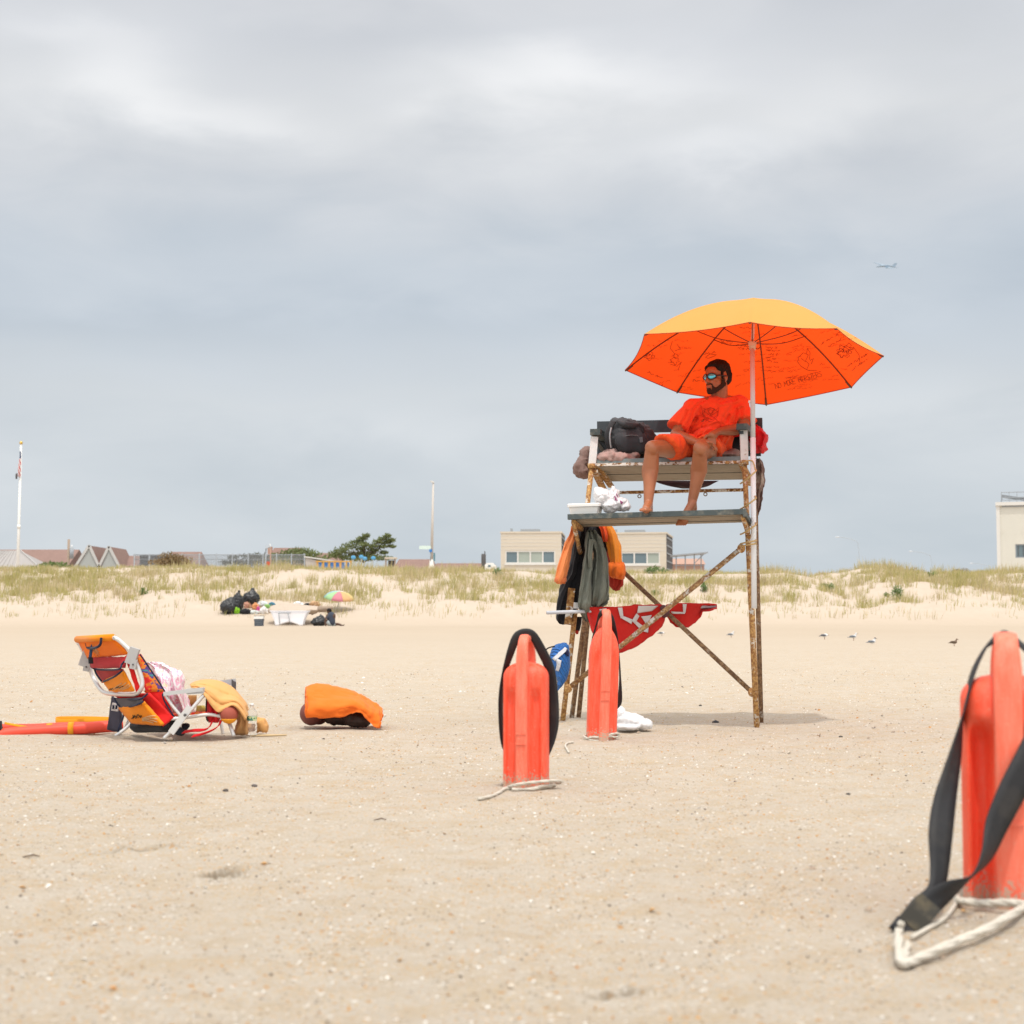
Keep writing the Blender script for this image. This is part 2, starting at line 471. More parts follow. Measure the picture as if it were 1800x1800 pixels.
bright = t.node('ShaderNodeVectorMath', operation='SCALE'); t.l.new(col, bright.inputs[0]); back = t.math('MULTIPLY', t.math('MULTIPLY', sep.outputs[1], -1.6, clamp=True), .75)       # unseen sky on the sun's side, brightened to fill front faces
t.l.new(t.math('ADD', t.math('ADD', gain, zen), back), bright.inputs['Scale'])
bg2 = t.node('ShaderNodeBackground', ins={'Strength': 1.0}); t.l.new(bright.outputs[0], bg2.inputs[0])
mx = t.node('ShaderNodeMixShader', ins={0: .93}); t.l.new(bg1.outputs[0], mx.inputs[1]); t.l.new(bg2.outputs[0], mx.inputs[2]); t.l.new(mx.outputs[0], out.inputs[0])

# ================================================================== sand
def sand_material():
    m, t, b = new_mat('sand'); co = t.coord('Object')
    sp = t.node('ShaderNodeSeparateXYZ'); t.l.new(co, sp.inputs[0])
    far = t.math('DIVIDE', t.math('SUBTRACT', sp.outputs[1], 24.0), 40.0, clamp=True)     # shell hash on the shore, clean blown sand higher up
    big = t.noise(co, .7, 5, .6); mid = t.noise(co, 6, 6, .62); fine = t.noise(co, 55, 5, .7); grain = t.noise(co, 210, 4, .8)
    base = t.mix(big, (.462, .397, .322), (.545, .480, .402))
    base = t.mix(t.math('MULTIPLY', t.ramp(mid, [(.46, (0, 0, 0)), (.66, (1, 1, 1))]), .5), base, (.45, .335, .21))
    base = t.mix(t.math('MULTIPLY', t.math('SUBTRACT', fine, .45, clamp=True), 1.3, clamp=True), base, (.33, .265, .19))
    # grains: pale, orange and dark bits
    for sc, lo_, hi_, c, th in ((110, 0, 1, (.66, .60, .53), .26), (92, 0, 1, (.56, .32, .12), .36), (78, 0, 1, (.17, .13, .095), .16), (125, 0, 1, (.50, .36, .19), .42), (50, 0, 1, (.74, .71, .66), .06), (42, 0, 1, (.46, .24, .08), .07)):
        vo = t.node('ShaderNodeTexVoronoi', ins={'Scale': sc}); t.l.new(co, vo.inputs['Vector'])
        sr = t.node('ShaderNodeSeparateColor'); t.l.new(vo.outputs['Color'], sr.inputs[0])
        pick = t.math('LESS_THAN', sr.outputs[0], th)
        near = t.math('LESS_THAN', vo.outputs['Distance'], .37)
        patchy = t.ramp(t.noise(co, 2.3 + sc * .01, 3, .6), [(.40, (.12, .12, .12)), (.60, (1, 1, 1))])
        f = t.math('MULTIPLY', t.math('MULTIPLY', pick, near), t.math('MULTIPLY', patchy, t.math('SUBTRACT', 1, far)))
        base = t.mix(t.math('MULTIPLY', f, .85), base, c)
    clean = t.mix(t.noise(co, .11, 4, .6), (.43, .35, .266), (.475, .392, .305))
    base = t.mix(far, base, clean)
    pale = t.math('DIVIDE', t.math('SUBTRACT', sp.outputs[1], 84.0), 7.0, clamp=True)
    base = t.mix(pale, base, t.mix(t.noise(co, .9, 6, .7), (.45, .365, .285), (.555, .465, .38)))
    for (cx, cy, L, W_, ang, dp) in (DENTS[0], DENTS[2], DENTS[3]):      # shade of the hollows painted as darker sand in three deep prints
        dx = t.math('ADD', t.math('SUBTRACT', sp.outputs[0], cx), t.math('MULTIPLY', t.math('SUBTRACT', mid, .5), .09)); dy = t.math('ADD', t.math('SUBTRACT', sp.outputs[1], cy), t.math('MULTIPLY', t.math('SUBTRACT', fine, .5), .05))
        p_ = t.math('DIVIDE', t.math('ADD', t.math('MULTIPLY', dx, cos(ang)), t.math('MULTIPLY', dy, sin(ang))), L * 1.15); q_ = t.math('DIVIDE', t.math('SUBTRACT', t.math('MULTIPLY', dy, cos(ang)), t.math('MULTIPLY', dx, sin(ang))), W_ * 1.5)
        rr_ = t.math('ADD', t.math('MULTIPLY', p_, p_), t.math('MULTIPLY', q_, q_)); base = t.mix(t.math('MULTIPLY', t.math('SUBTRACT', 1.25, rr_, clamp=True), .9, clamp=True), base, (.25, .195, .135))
    put(t, b, 'Base Color', base); b.inputs['Roughness'].default_value = .95; b.inputs['Specular IOR Level'].default_value = .1
    h = t.math('ADD', t.math('MULTIPLY', grain, .45), t.math('ADD', t.math('MULTIPLY', fine, .9), t.math('MULTIPLY', mid, 1.8)))
    put(t, b, 'Normal', t.bump(h, .8, .014))
    return m
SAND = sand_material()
def sand_strip(name, y0, y1, n, cols, half, label=None):
    mb = MB(); rows = []
    for i in range(n + 1):
        y = y0 * (y1 / y0) ** (i / n); hw = half(y)
        rows.append([V((hw * (2 * j / cols - 1), y, ground(hw * (2 * j / cols - 1), y))) for j in range(cols + 1)])
    mb.grid(rows); return setting(name, mb, SAND, origin=(0, 0, 0))
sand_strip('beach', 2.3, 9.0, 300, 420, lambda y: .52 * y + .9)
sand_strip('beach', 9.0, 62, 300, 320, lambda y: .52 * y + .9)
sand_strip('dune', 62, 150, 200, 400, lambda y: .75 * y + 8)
g = MB(); g.grid([[V((x, y, -.35 if y < 150 else 1.55)) for x in (-4000, -300, -60, 0, 60, 300, 4000)] for y in (-3000, -200, 0, 40, 149, 156, 200, 400, 1500, 6500)])
setting('ground', g, SAND, origin=(0, 0, 0), smooth=False)

# ================================================================== shell bits on the sand (uncountable)
def shell_material():
    m, t, b = new_mat('shell'); a = t.node('ShaderNodeAttribute', attribute_name='tint')
    put(t, b, 'Base Color', a.outputs[0]); b.inputs['Roughness'].default_value = .6; return m
def scatter_shells():
    R = random.Random(11); mb = MB(); tint = []
    for k in range(21000):
        y = 2.9 * (24 / 2.9) ** (R.random() ** .8); x = R.uniform(-1, 1) * (.40 * y + .3)
        if noise.noise(V((x * .9, y * .5, 9))) + R.random() * .9 < .2: continue
        s = R.choice((.002, .0025, .003, .0038, .005)) * (1 + y * .05)
        if R.random() < .010: s *= 2.3
        c = R.choices([(.74, .71, .66), (.60, .52, .42), (.50, .27, .09), (.42, .20, .06), (.12, .09, .07), (.34, .26, .19)], [22, 14, 18, 7, 9, 14])[0]
        z = ground(x, y); a = R.uniform(0, pi); n = 5; o = len(mb.v); el = R.uniform(.5, 1)
        tl = V((R.uniform(-.5, .5), R.uniform(-.5, .5), 1)).normalized(); e1 = tl.orthogonal().normalized(); e2 = tl.cross(e1)
        ctr = V((x, y, z + s * .35))
        ring = [ctr + (e1 * cos(a + 2 * pi * i / n) + e2 * sin(a + 2 * pi * i / n) * el) * s * R.uniform(.75, 1.2) for i in range(n)]
        mb.v += ring + [ctr + tl * s * .55]
        for i in range(n): mb.f.append((o + i, o + (i + 1) % n, o + n)); mb.m.append(0)
        tint += [c] * (n + 1)
    ob = setting('shell_fragments', mb, shell_material(), 'stuff', origin=(0, 0, 0), smooth=False)
    at = ob.data.color_attributes.new('tint', 'FLOAT_COLOR', 'POINT')
    for i, c in enumerate(tint): at.data[i].color = (*c, 1)
scatter_shells()

# ================================================================== dune grass (uncountable)
def grass_material():
    m, t, b = new_mat('dune_grass'); a = t.node('ShaderNodeAttribute', attribute_name='tint')
    put(t, b, 'Base Color', a.outputs[0]); b.inputs['Roughness'].default_value = .7; b.inputs['Specular IOR Level'].default_value = .2
    tr = t.node('ShaderNodeBsdfTranslucent'); t.l.new(a.outputs[0], tr.inputs[0])
    mx = t.node('ShaderNodeMixShader', ins={0: .35}); t.l.new(b.outputs[0], mx.inputs[1]); t.l.new(tr.outputs[0], mx.inputs[2])
    t.l.new(mx.outputs[0], m.node_tree.nodes['Material Output'].inputs[0]); return m
def blades(mb, tint, R, base, n, spread, h, wdt, cols, lean=.3):
    for k in range(n):
        a, r = R.uniform(0, 2 * pi), spread * sqrt(R.random())
        x, y = base[0] + r * cos(a), base[1] + r * sin(a)
        z = ground(x, y) - .03; hh = h * R.uniform(.55, 1.15)
        d = V((cos(a) * lean * R.random() + R.gauss(.05, .12), sin(a) * lean * R.random(), 1)).normalized()
        sd = V((R.uniform(-.4, .4) + .9, R.uniform(-.5, .5), 0)).normalized() * wdt
        p0 = V((x, y, z)); p1 = p0 + d * hh * .55; p2 = p0 + d * hh + V((d.x, d.y, -.25)) * hh * .28 * R.random()
        o = len(mb.v); mb.v += [p0 - sd, p0 + sd, p1 + sd * .8, p1 - sd * .8, p2]
        mb.f += [(o, o + 1, o + 2, o + 3), (o + 3, o + 2, o + 4)]; mb.m += [0, 0]
        c = R.choice(cols); f = R.uniform(.8, 1.2); tint += [tuple(q * f for q in c)] * 5
def dune_grass():
    R = random.Random(5); mb = MB(); tint = []
    green = [(.43, .38, .14), (.36, .35, .125), (.48, .41, .18), (.52, .45, .25)]; tan = [(.56, .47, .28), (.60, .51, .34), (.50, .41, .24), (.46, .40, .18)]
    for k in range(18500):
        y = R.uniform(88, 122); x = R.uniform(-.52, .52) * y
        px = 900 + x / y * FPX
        dens = noise.noise(V((x * .16, y * .22, 2.5))) + .55 * noise.noise(V((x * .5, y * .5, 6.5)))
        edge = sstep(89, 100, y)
        if R.random() > clamp(.20 + .30 * edge + dens * .85 * edge): continue
        g_ = noise.noise(V((x * .3, y * .4, 12)))
        cols = green if g_ + R.uniform(-.3, .3) > -.08 else tan
        h = R.uniform(.35, .85) * lerp(.8, 1.1, edge)
        h *= 1 - .5 * sstep(104, 108, y)
        n = R.choice((8, 12, 16, 22)) if edge > .4 else R.choice((3, 4, 6))
        blades(mb, tint, R, (x, y), n, R.uniform(.18, .55), h, .012, cols)
    for px, n in ((1360, 34), (1395, 30), (1330, 20), (1545, 44), (1560, 40), (1530, 26), (1575, 22), (1655, 24), (1640, 20), (1760, 40), (1785, 40), (480, 22), (500, 26), (640, 26), (820, 30), (850, 28), (800, 24), (700, 20), (980, 20), (330, 18)):
        for q in range(n // 2):
            x = (px + R.uniform(-26, 26) - 900) / FPX * RIDGE_D; y = RIDGE_D + R.uniform(-2.5, 1.5)
            blades(mb, tint, R, (x, y), 12, .35, R.uniform(.4, .95), .012, green + tan)
    ob = setting('dune_grass', mb, grass_material(), 'stuff', origin=(0, 100, 0))
    at = ob.data.color_attributes.new('tint', 'FLOAT_COLOR', 'POINT')
    for i, c in enumerate(tint): at.data[i].color = (*c, 1)
dune_grass()
# ================================================================== materials of the distance
M_cream = simple('cream_panel', (.60, .53, .43), .8, .07, .9, stretch=(.15, 1, 6), dirt=(.45, .38, .30), dirt_amt=.25, dscale=1.4)
M_cream2 = simple('pale_wall', (.62, .60, .53), .8, .05, .6, dirt=(.48, .45, .38), dirt_amt=.25, dscale=1.2)
M_trim = simple('light_trim', (.66, .64, .60), .6, .05)
M_grey = simple('grey_steel', (.30, .32, .34), .5, .1)
M_dark = simple('dark_panel', (.10, .095, .095), .8, .15)
M_glass = simple('window_glass', (.13, .18, .20), .12, .25, .4, spec=.6)
M_glass2 = simple('bright_glass', (.34, .38, .33), .2, .2, .4, spec=.5)
M_broof = simple('brown_shingle', (.235, .150, .125), .9, .16, 1.2, bump=.4, bscale=9, bdist=.05, dirt=(.30, .20, .17), dirt_amt=.4)
M_groof = simple('standing_seam', (.33, .305, .29), .55, .08, 1)
M_gable = simple('gable_siding', (.37, .385, .37), .8, .06, 1.5)
M_white = simple('white_paint', (.78, .77, .74), .5, .05)
M_blue = simple('blue_paint', (.05, .19, .50), .5, .12)
M_orange = simple('orange_timber', (.60, .34, .10), .7, .15)
M_wood = simple('weathered_wood', (.33, .25, .19), .85, .2)
M_red = simple('red_paint', (.62, .05, .03), .5, .1)
M_trim2 = simple('bargeboard_paint', (.50, .49, .47), .6, .05)
M_terra = simple('terracotta', (.42, .26, .20), .9, .1)
M_bark = simple('bark', (.12, .085, .06), .95, .3, 8)
M_bag = simple('black_plastic', (.018, .019, .021), .32, .2, 3, spec=.5, bump=.5, bscale=7, bdist=.05)

def face_box(px0, px1, top, bot, d, deep):
    a, b = P(px0, top, d), P(px1, top, d); z0 = P(px0, bot, d).z
    return MB().abox((a.x, d, z0), (b.x, d + deep, a.z))
def Z(py, d): return P(900, py, d).z
def X(px, d): return P(px, 1000, d).x

# ------------------------------------------------------------------ two raised beach pavilions
def pavilion(label, x0, x1, top, wx0, wx1, wt, wb, panes, d, side, lit):
    a, b = X(x0, d), X(x1, d); zt, zb = Z(top, d), 1.2
    r = thing('beach_pavilion', label, 'building', (a if lit == (3,) else b, d, zb), 'cream pavilions behind the dune'); r.rotation_euler[2] = -.17 if lit == (3,) else -.07
    fl, fr, ft, fb_ = X(wx0, d), X(wx1, d), Z(wt, d), Z(wb, d)
    m = MB()                                                     # front wall round the window opening, side and back walls
    m.abox((a, d, zb), (fl, d + .25, zt)); m.abox((fr, d, zb), (b, d + .25, zt)); m.abox((fl, d, ft), (fr, d + .25, zt)); m.abox((fl, d, zb), (fr, d + .25, fb_))
    m.abox((a, d + .25, zb), (a + .25, d + 9, zt)); m.abox((a + .25, d + 8.75, zb), (b - .25, d + 9, zt))
    wl = link_mesh('wall', m, M_cream, r, smooth=False)
    for k in range(5):
        zz = lerp(ft + .12, zt - .25, k / 4); link_mesh('cladding_joint', MB().abox((a - .004, d - .015, zz), (b + .004, d - .003, zz + .03)), M_trim, wl, smooth=False)
    link_mesh('side_wall', MB().abox((b - .25, d + .25, zb), (b, d + 9, zt - .02)), M_dark, r, smooth=False)
    for k in range(6):
        zz = lerp(zb + 3.2, zt - .4, k / 5); link_mesh('louvre', MB().abox((b + .003, d + .5, zz), (b + .06, d + 8.6, zz + .12)), M_grey, r, smooth=False)
    link_mesh('roof', MB().abox((a - .06, d - .06, zt), (b + .06, d + 9.06, zt + .16)), M_cream, r, smooth=False)
    link_mesh('roof_vent', MB().abox((lerp(a, b, .3), d + 2, zt + .16), (lerp(a, b, .62), d + 3.4, zt + .5)).abox((lerp(a, b, .12), d + 3, zt + .16), (lerp(a, b, .16), d + 3.2, zt + .62)), M_grey, r, smooth=False)
    f = MB(); q = .11
    f.abox((fl, d + .02, fb_), (fl + q, d + .2, ft)); f.abox((fr - q, d + .02, fb_), (fr, d + .2, ft)); f.abox((fl + q, d + .02, ft - q), (fr - q, d + .2, ft)); f.abox((fl + q, d + .02, fb_), (fr - q, d + .2, fb_ + q * 1.3))
    for k in range(1, panes):
        xx = lerp(fl, fr, k / panes); f.abox((xx - .07, d + .03, fb_ + q * 1.3), (xx + .07, d + .19, ft - q))
    win = link_mesh('window', f, M_trim, r, smooth=False)
    for k in range(panes):
        xa, xb = lerp(fl, fr, k / panes) + .07, lerp(fl, fr, (k + 1) / panes) - .07
        link_mesh('pane', MB().abox((xa, d + .1, fb_ + q), (xb, d + .13, ft - q)), M_glass2 if k in lit else M_glass, win, smooth=False)
    link_mesh('sill', MB().abox((fl - .1, d - .1, fb_ - .12), (fr + .1, d - .003, fb_ - .01)), M_trim, win, smooth=False)
pavilion('cream flat roofed pavilion with four windows, standing clear of the lifeguard chair', 880, 987, 937, 888, 976, 968, 991, 4, 150, 0, (1, 2))
pavilion('cream flat roofed pavilion partly hidden by clothes hung on the chair', 1062, 1171, 939, 1070, 1160, 971, 993, 4, 152, 0, (3,))

# ------------------------------------------------------------------ white building with the roof terrace
def white_building():
    d = 148; a, b = X(1757, d), X(2010, d); zt, zb = Z(889, d), 1.2
    r = thing('terrace_building', 'pale tall building with a railed roof terrace, at the edge of the photo', 'building', (a, d, zb)); r.rotation_euler[2] = -.315
    wl, wr, wt, wb = X(1784, d), X(1830, d), Z(957, d), Z(981, d)
    m = MB(); m.abox((a, d, zb), (wl, d + .3, zt)); m.abox((wr, d, zb), (b, d + .3, zt)); m.abox((wl, d, wt), (wr, d + .3, zt)); m.abox((wl, d, zb), (wr, d + .3, wb))
    m.abox((a, d + .3, zb), (a + .3, d + 12, zt)); link_mesh('wall', m, M_cream2, r, smooth=False)
    link_mesh('cornice', MB().abox((a - .25, d - .25, zt), (b, d + 12, zt + .32)), M_trim, r, smooth=False)
    link_mesh('shadow_band', MB().abox((a + .35, d - .06, zt - .14), (b, d - .003, zt - .02)), M_grey, r, smooth=False)
    link_mesh('downpipe', MB().abox((a - .2, d - .12, zb), (a + .12, d - .004, zt - .01)), M_trim, r, smooth=False)
    w_ = link_mesh('window', MB().abox((wl, d + .05, wb), (wr, d + .2, wb + .1)).abox((wl, d + .05, wt - .1), (wr, d + .2, wt)).abox((wl, d + .05, wb + .1), (wl + .1, d + .2, wt - .1)), M_grey, r, smooth=False)
    link_mesh('pane', MB().abox((wl + .1, d + .1, wb + .1), (wr, d + .13, wt - .1)), M_glass, w_, smooth=False)
    for k in range(5): link_mesh('bar', MB().abox((wl + .25 + k * .45, d + .02, wb + .1), (wl + .30 + k * .45, d + .06, wt - .1)), M_dark, w_, smooth=False)
    rx0 = X(1762, d); zr = Z(866, d); m = MB()
    for k in range(14): m.abox((rx0 + k * .7, d + .3, zt + .32), (rx0 + .05 + k * .7, d + .35, zr))
    for zz in (zr, zt + .75, zt + .5): m.abox((rx0, d + .28, zz), (b, d + .37, zz + .06))
    link_mesh('railing', m, M_grey, r, smooth=False)
    link_mesh('stair_rail', MB().beam((rx0, d + .6, zt + .95), (rx0 + 3.6, d + .6, zt + .32), .12, .3).beam((rx0, d + .6, zt + .4), (rx0 + .1, d + .6, zt + .95), .1, .1), M_grey, r, smooth=False)
white_building()

# ------------------------------------------------------------------ brown roofed house with the two gables
def gabled_house():
    d = 165; r = thing('gabled_house', 'long brown shingled house with two pale pointed gables', 'house', (X(120, d), d, 1.2))
    x0, x1 = X(-120, d), X(236, d); zr, ze = Z(966, d + 5), Z(1000, d)
    rf = MB(); rf.loops([[V((x, d, ze)), V((x, d + 5, zr)), V((x, d + 10, ze))] for x in (x0, X(116, d))]); link_mesh('roof', rf, M_broof, r, smooth=False)
    rf = MB(); zr2 = Z(977, d + 5); rf.loops([[V((x, d + .4, ze)), V((x, d + 5, zr2)), V((x, d + 9, ze))] for x in (X(200, d), x1)]); link_mesh('roof', rf, M_broof, r, smooth=False)
    link_mesh('wall', MB().abox((x0 + .2, d + .5, 1.2), (x1 - .2, d + 9, ze - .01)), M_gable, r, smooth=False)
    for (pl, pa, pr, ya, yb) in ((131, 157.5, 177, 959, 1003), (174, 192, 213, 961, 1003)):
        za, zb_ = Z(ya, d - 2), Z(yb, d - 2); a, c, b = X(pl, d - 2), X(pa, d - 2), X(pr, d - 2); dd = d - 2
        rr = MB(); rr.loops([[V((a, y, zb_)), V((c, y, za)), V((b, y, zb_))] for y in (dd, dd + 7)]); g_ = link_mesh('gable_roof', rr, M_broof, r, smooth=False)
        gb = MB(); gb.loops([[V((a + .1, y, 1.2)), V((a + .1, y, zb_ - .1)), V((c, y, za - .22)), V((b - .1, y, zb_ - .1)), V((b - .1, y, 1.2))] for y in (dd - .25, dd - .02)]); link_mesh('gable_wall', gb, M_gable, r, smooth=False)
        bb = MB(); bb.beam((a - .15, dd - .32, zb_ - .1), (c, dd - .32, za + .02), .12, .26).beam((c, dd - .32, za + .02), (b + .15, dd - .32, zb_ - .1), .12, .26); link_mesh('bargeboard', bb, M_trim2, g_, smooth=False)
gabled_house()
M_seam = simple('roof_seam', (.42, .40, .385), .55, .05)
def hip_roof_hut():
    d = 138; r = thing('hip_roofed_shelter', 'low shelter with a grey standing seam hip roof, below the flagpole', 'shelter', (X(0, d), d, 1.2))
    zt, zb = Z(968, d + 3), Z(999, d); xa, xb, xc, xd = X(-90, d), X(70, d), X(-30, d), X(16, d)
    m = MB(); m.add([(xa, d, zb), (xb, d, zb), (xb, d + 6, zb), (xa, d + 6, zb), (xc, d + 3, zt), (xd, d + 3, zt)], [(0, 1, 5, 4), (1, 2, 5), (2, 3, 4, 5), (3, 0, 4), (0, 3, 2, 1)])
    rf = link_mesh('roof', m, M_groof, r, smooth=False); s = MB()
    for k in range(12):
        f = k / 12; x = lerp(xa, xd, f) + 1; s.beam((x, d - .02, zb + .03), (lerp(xc, xd, f), d + 3, zt + .03), .05, .06)
    s.beam((xb, d, zb + .04), (xd, d + 3, zt + .04), .1, .1); link_mesh('seam', s, M_seam, rf, smooth=False)
    link_mesh('wall', MB().abox((xa + .6, d + .6, 1.2), (xb - .6, d + 5.4, zb - .005)), M_gable, r, smooth=False)
    link_mesh('fascia', MB().abox((xa, d - .1, zb - .25), (xb, d - .003, zb)), M_white, r, smooth=False)
hip_roof_hut()
def roof_house(label, x0, x1, top, bot, d, gable=False):
    r = thing('brown_roofed_house', label, 'house', (X((x0 + x1) / 2, d), d, 1.2)); a, b = X(x0, d), X(x1, d); zt, zb = Z(top, d + 3), Z(bot, d); i = (b - a) * .12
    m = MB(); m.add([(a, d, zb), (b, d, zb), (b, d + 6, zb), (a, d + 6, zb), (a + i, d + 3, zt), (b - i, d + 3, zt)], [(0, 1, 5, 4), (1, 2, 5), (2, 3, 4, 5), (3, 0, 4), (0, 3, 2, 1)])
    link_mesh('roof', m, M_broof, r, smooth=False); link_mesh('wall', MB().abox((a + .3, d + .3, 1.2), (b - .3, d + 5.7, zb - .01)), M_gable, r, smooth=False)
    if gable: link_mesh('chimney', MB().abox((a + .1, d + 1, zb), (a + .55, d + 1.6, zt + .05)), M_terra, r, smooth=False)
roof_house('brown roofed house behind the chain link fence and bush', 284, 352, 970, 1000, 158)
roof_house('brown roofed house showing above the low dark trees', 466, 530, 963, 1000, 170, True)
roof_house('brown roofed house almost hidden beside the spreading pine', 545, 600, 972, 1000, 172)
roof_house('long low brown roof next to the tall lamp post', 688, 768, 983, 1004, 150)
roof_house('low slate coloured roof line between lamp post and black tank', 750, 880, 990, 1006, 185)
def terracotta_hut():
    d = 165; r = thing('terracotta_hut', 'small terracotta building under the slanted steel canopy', 'building', (X(1215, d), d, 1.2))
    link_mesh('wall', face_box(1180, 1238, 992, 1040, d, 5), M_terra, r, smooth=False)
    m = MB(); a, b = X(1178, d), X(1240, d); z0, z1 = Z(992, d), Z(982, d + 2.5); m.loops([[V((x, d - .2, z0 + .004)), V((x, d + 2.5, z1)), V((x, d + 5.2, z0 + .004))] for x in (a, b)]); link_mesh('roof', m, M_terra, r, smooth=False)
terracotta_hut()
def canopy():
    d = 146; r = thing('steel_canopy', 'slanted grey steel canopy on thin posts beside a pavilion', 'canopy', (X(1215, d), d, 1.2))
    a, b = X(1186, d), X(1245, d); zl, zr = Z(976, d), Z(971, d); link_mesh('canopy_roof', MB().beam((a, d + 2, zl), (b, d + 2, zr), 4, .12), M_grey, r, smooth=False)
    for px in (1190, 1206, 1222, 1234):
        x = X(px, d); link_mesh('post', MB().abox((x - .05, d + .6, 1.2), (x + .05, d + .7, lerp(zl, zr, (px - 1186) / 59) - .06)), M_grey, r, smooth=False)
    link_mesh('brace', MB().beam((X(1222, d), d + .66, Z(990, d)), (b - .3, d + .66, zr - .1), .07, .07), M_grey, r, smooth=False)
    link_mesh('rail', MB().abox((a, d + .5, Z(994, d)), (X(1240, d), d + .58, Z(993, d))), M_grey, r, smooth=False)
canopy()
def box_on_dune():
    d = 118; r = thing('wooden_crate', 'small brown wooden box half sunk behind the dune crest', 'box', P(1457, 1016, d))
    link_mesh('side', face_box(1447, 1468, 1009, 1024, d, 1.0), M_wood, r, smooth=False)
    a = P(1446, 1008.2, d); b = P(1469, 1008.2, d); link_mesh('lid', MB().abox((a.x, d - .04, a.z), (b.x, d + 1.04, a.z + .05)), M_terra, r, smooth=False)
box_on_dune()

# ------------------------------------------------------------------ fence, shed, posts, poles
def chain_fence():
    d = 140; r = thing('chain_link_fence', 'tall chain link fence with dark windscreen panels at one end', 'fence', (X(360, d), d, 1.2))
    for px in (236, 262, 288, 320, 350, 380, 408, 436, 462, 486, 512, 535):
        x = X(px, d); link_mesh('post', MB().tube([(x, d, 1.2), (x, d, Z(973, d))], .05, 6), M_grey, r)
    a, b = X(234, d), X(537, d)
    for py in (975, 983): link_mesh('rail', MB().tube([(a, d, Z(py, d)), (b, d, Z(py, d))], .035, 6), M_grey, r)
    m = MB(); zt, zb = Z(975, d), 1.3
    for k in range(150):
        x = lerp(a, b, k / 150)
        for s in (-1, 1):
            e = clamp(x + s * 2.2, a, b); f = abs(e - x) / 2.2; m.beam((x, d - .02, zt), (e, d - .02, lerp(zt, zb, f)), .02, .02)
    link_mesh('wire_mesh', m, M_grey, r, smooth=False)
    for p0, p1 in ((246, 261), (264, 287)): link_mesh('windscreen', face_box(p0, p1, 976, 1030, d + .1, .04), M_dark, r, smooth=False)
chain_fence()
def utility_pole():
    d = 150; x = X(120, d); r = thing('utility_pole', 'weathered wooden utility pole carrying a grey transformer can', 'pole', (x, d, 1.2))
    link_mesh('pole', MB().tube([(x, d, 1.2), (x, d, Z(948, d))], [.16, .12], 8), M_wood, r)
    tx = X(126, d); link_mesh('transformer', MB().tube([(tx, d - .1, Z(982, d)), (tx, d - .1, Z(963, d))], .2, 12), M_grey, r)
    link_mesh('insulator', MB().tube([(tx, d - .1, Z(963, d) + .004), (tx, d - .1, Z(958, d))], .05, 8), M_white, r)
utility_pole()
def flagpole():
    d = 132; a, b = P(30.5, 1000, d), P(34.8, 781, d); b.x = a.x + .1; a.z = 1.2
    r = thing('flagpole', 'tall white flagpole with a gold ball on top', 'flagpole', a)
    link_mesh('pole', MB().tube([a, b], [.15, .085], 12), M_white, r); link_mesh('finial', MB().ell(b + V((0, 0, .12)), .15), simple('gilt', (.65, .45, .12), .3, .1, metal=.8), r)
    c = a.lerp(b, (875 / 1000 - .0) * 0 + .49); link_mesh('collar', MB().tube([c, c + V((0, 0, .3))], .15, 10), M_white, r)
    m, t, bs = new_mat('stripe_flag'); co = t.coord('Object'); sp = t.node('ShaderNodeSeparateXYZ'); t.l.new(co, sp.inputs[0])
    st = t.math('GREATER_THAN', t.math('SINE', t.math('MULTIPLY', t.math('ADD', sp.outputs[0], t.math('MULTIPLY', sp.outputs[2], .35)), 34)), 0)
    cl = t.mix(st, (.55, .08, .09), (.72, .68, .66)); put(t, bs, 'Base Color', t.mix(t.math('GREATER_THAN', sp.outputs[2], 1.55), cl, (.05, .07, .16)))
    bs.inputs['Roughness'].default_value = .9
    fl = loft(densify([(793, 34.6, 36.6, d - .1, .03), (802, 34.6, 37, d - .1, .08), (812, 33.2, 37, d - .12, .14), (820, 32, 36.5, d - .14, .16), (830, 31.4, 36.6, d - .14, .15), (838, 31.8, 35.8, d - .14, .08)], 3), 20, 3, .05)
    tag(link_mesh('flag', fl, m), 'limp striped flag with dark blue canton hanging on the flagpole', 'flag')
    f2 = loft(densify([(832, 27.8, 30.6, d - .1, .03), (837, 27, 31, d - .1, .1), (842, 27.6, 30.2, d - .1, .05)], 3), 16, 2, .03); tag(link_mesh('flag', f2, M_dark), 'small black flag hanging below the striped one', 'flag')
flagpole()
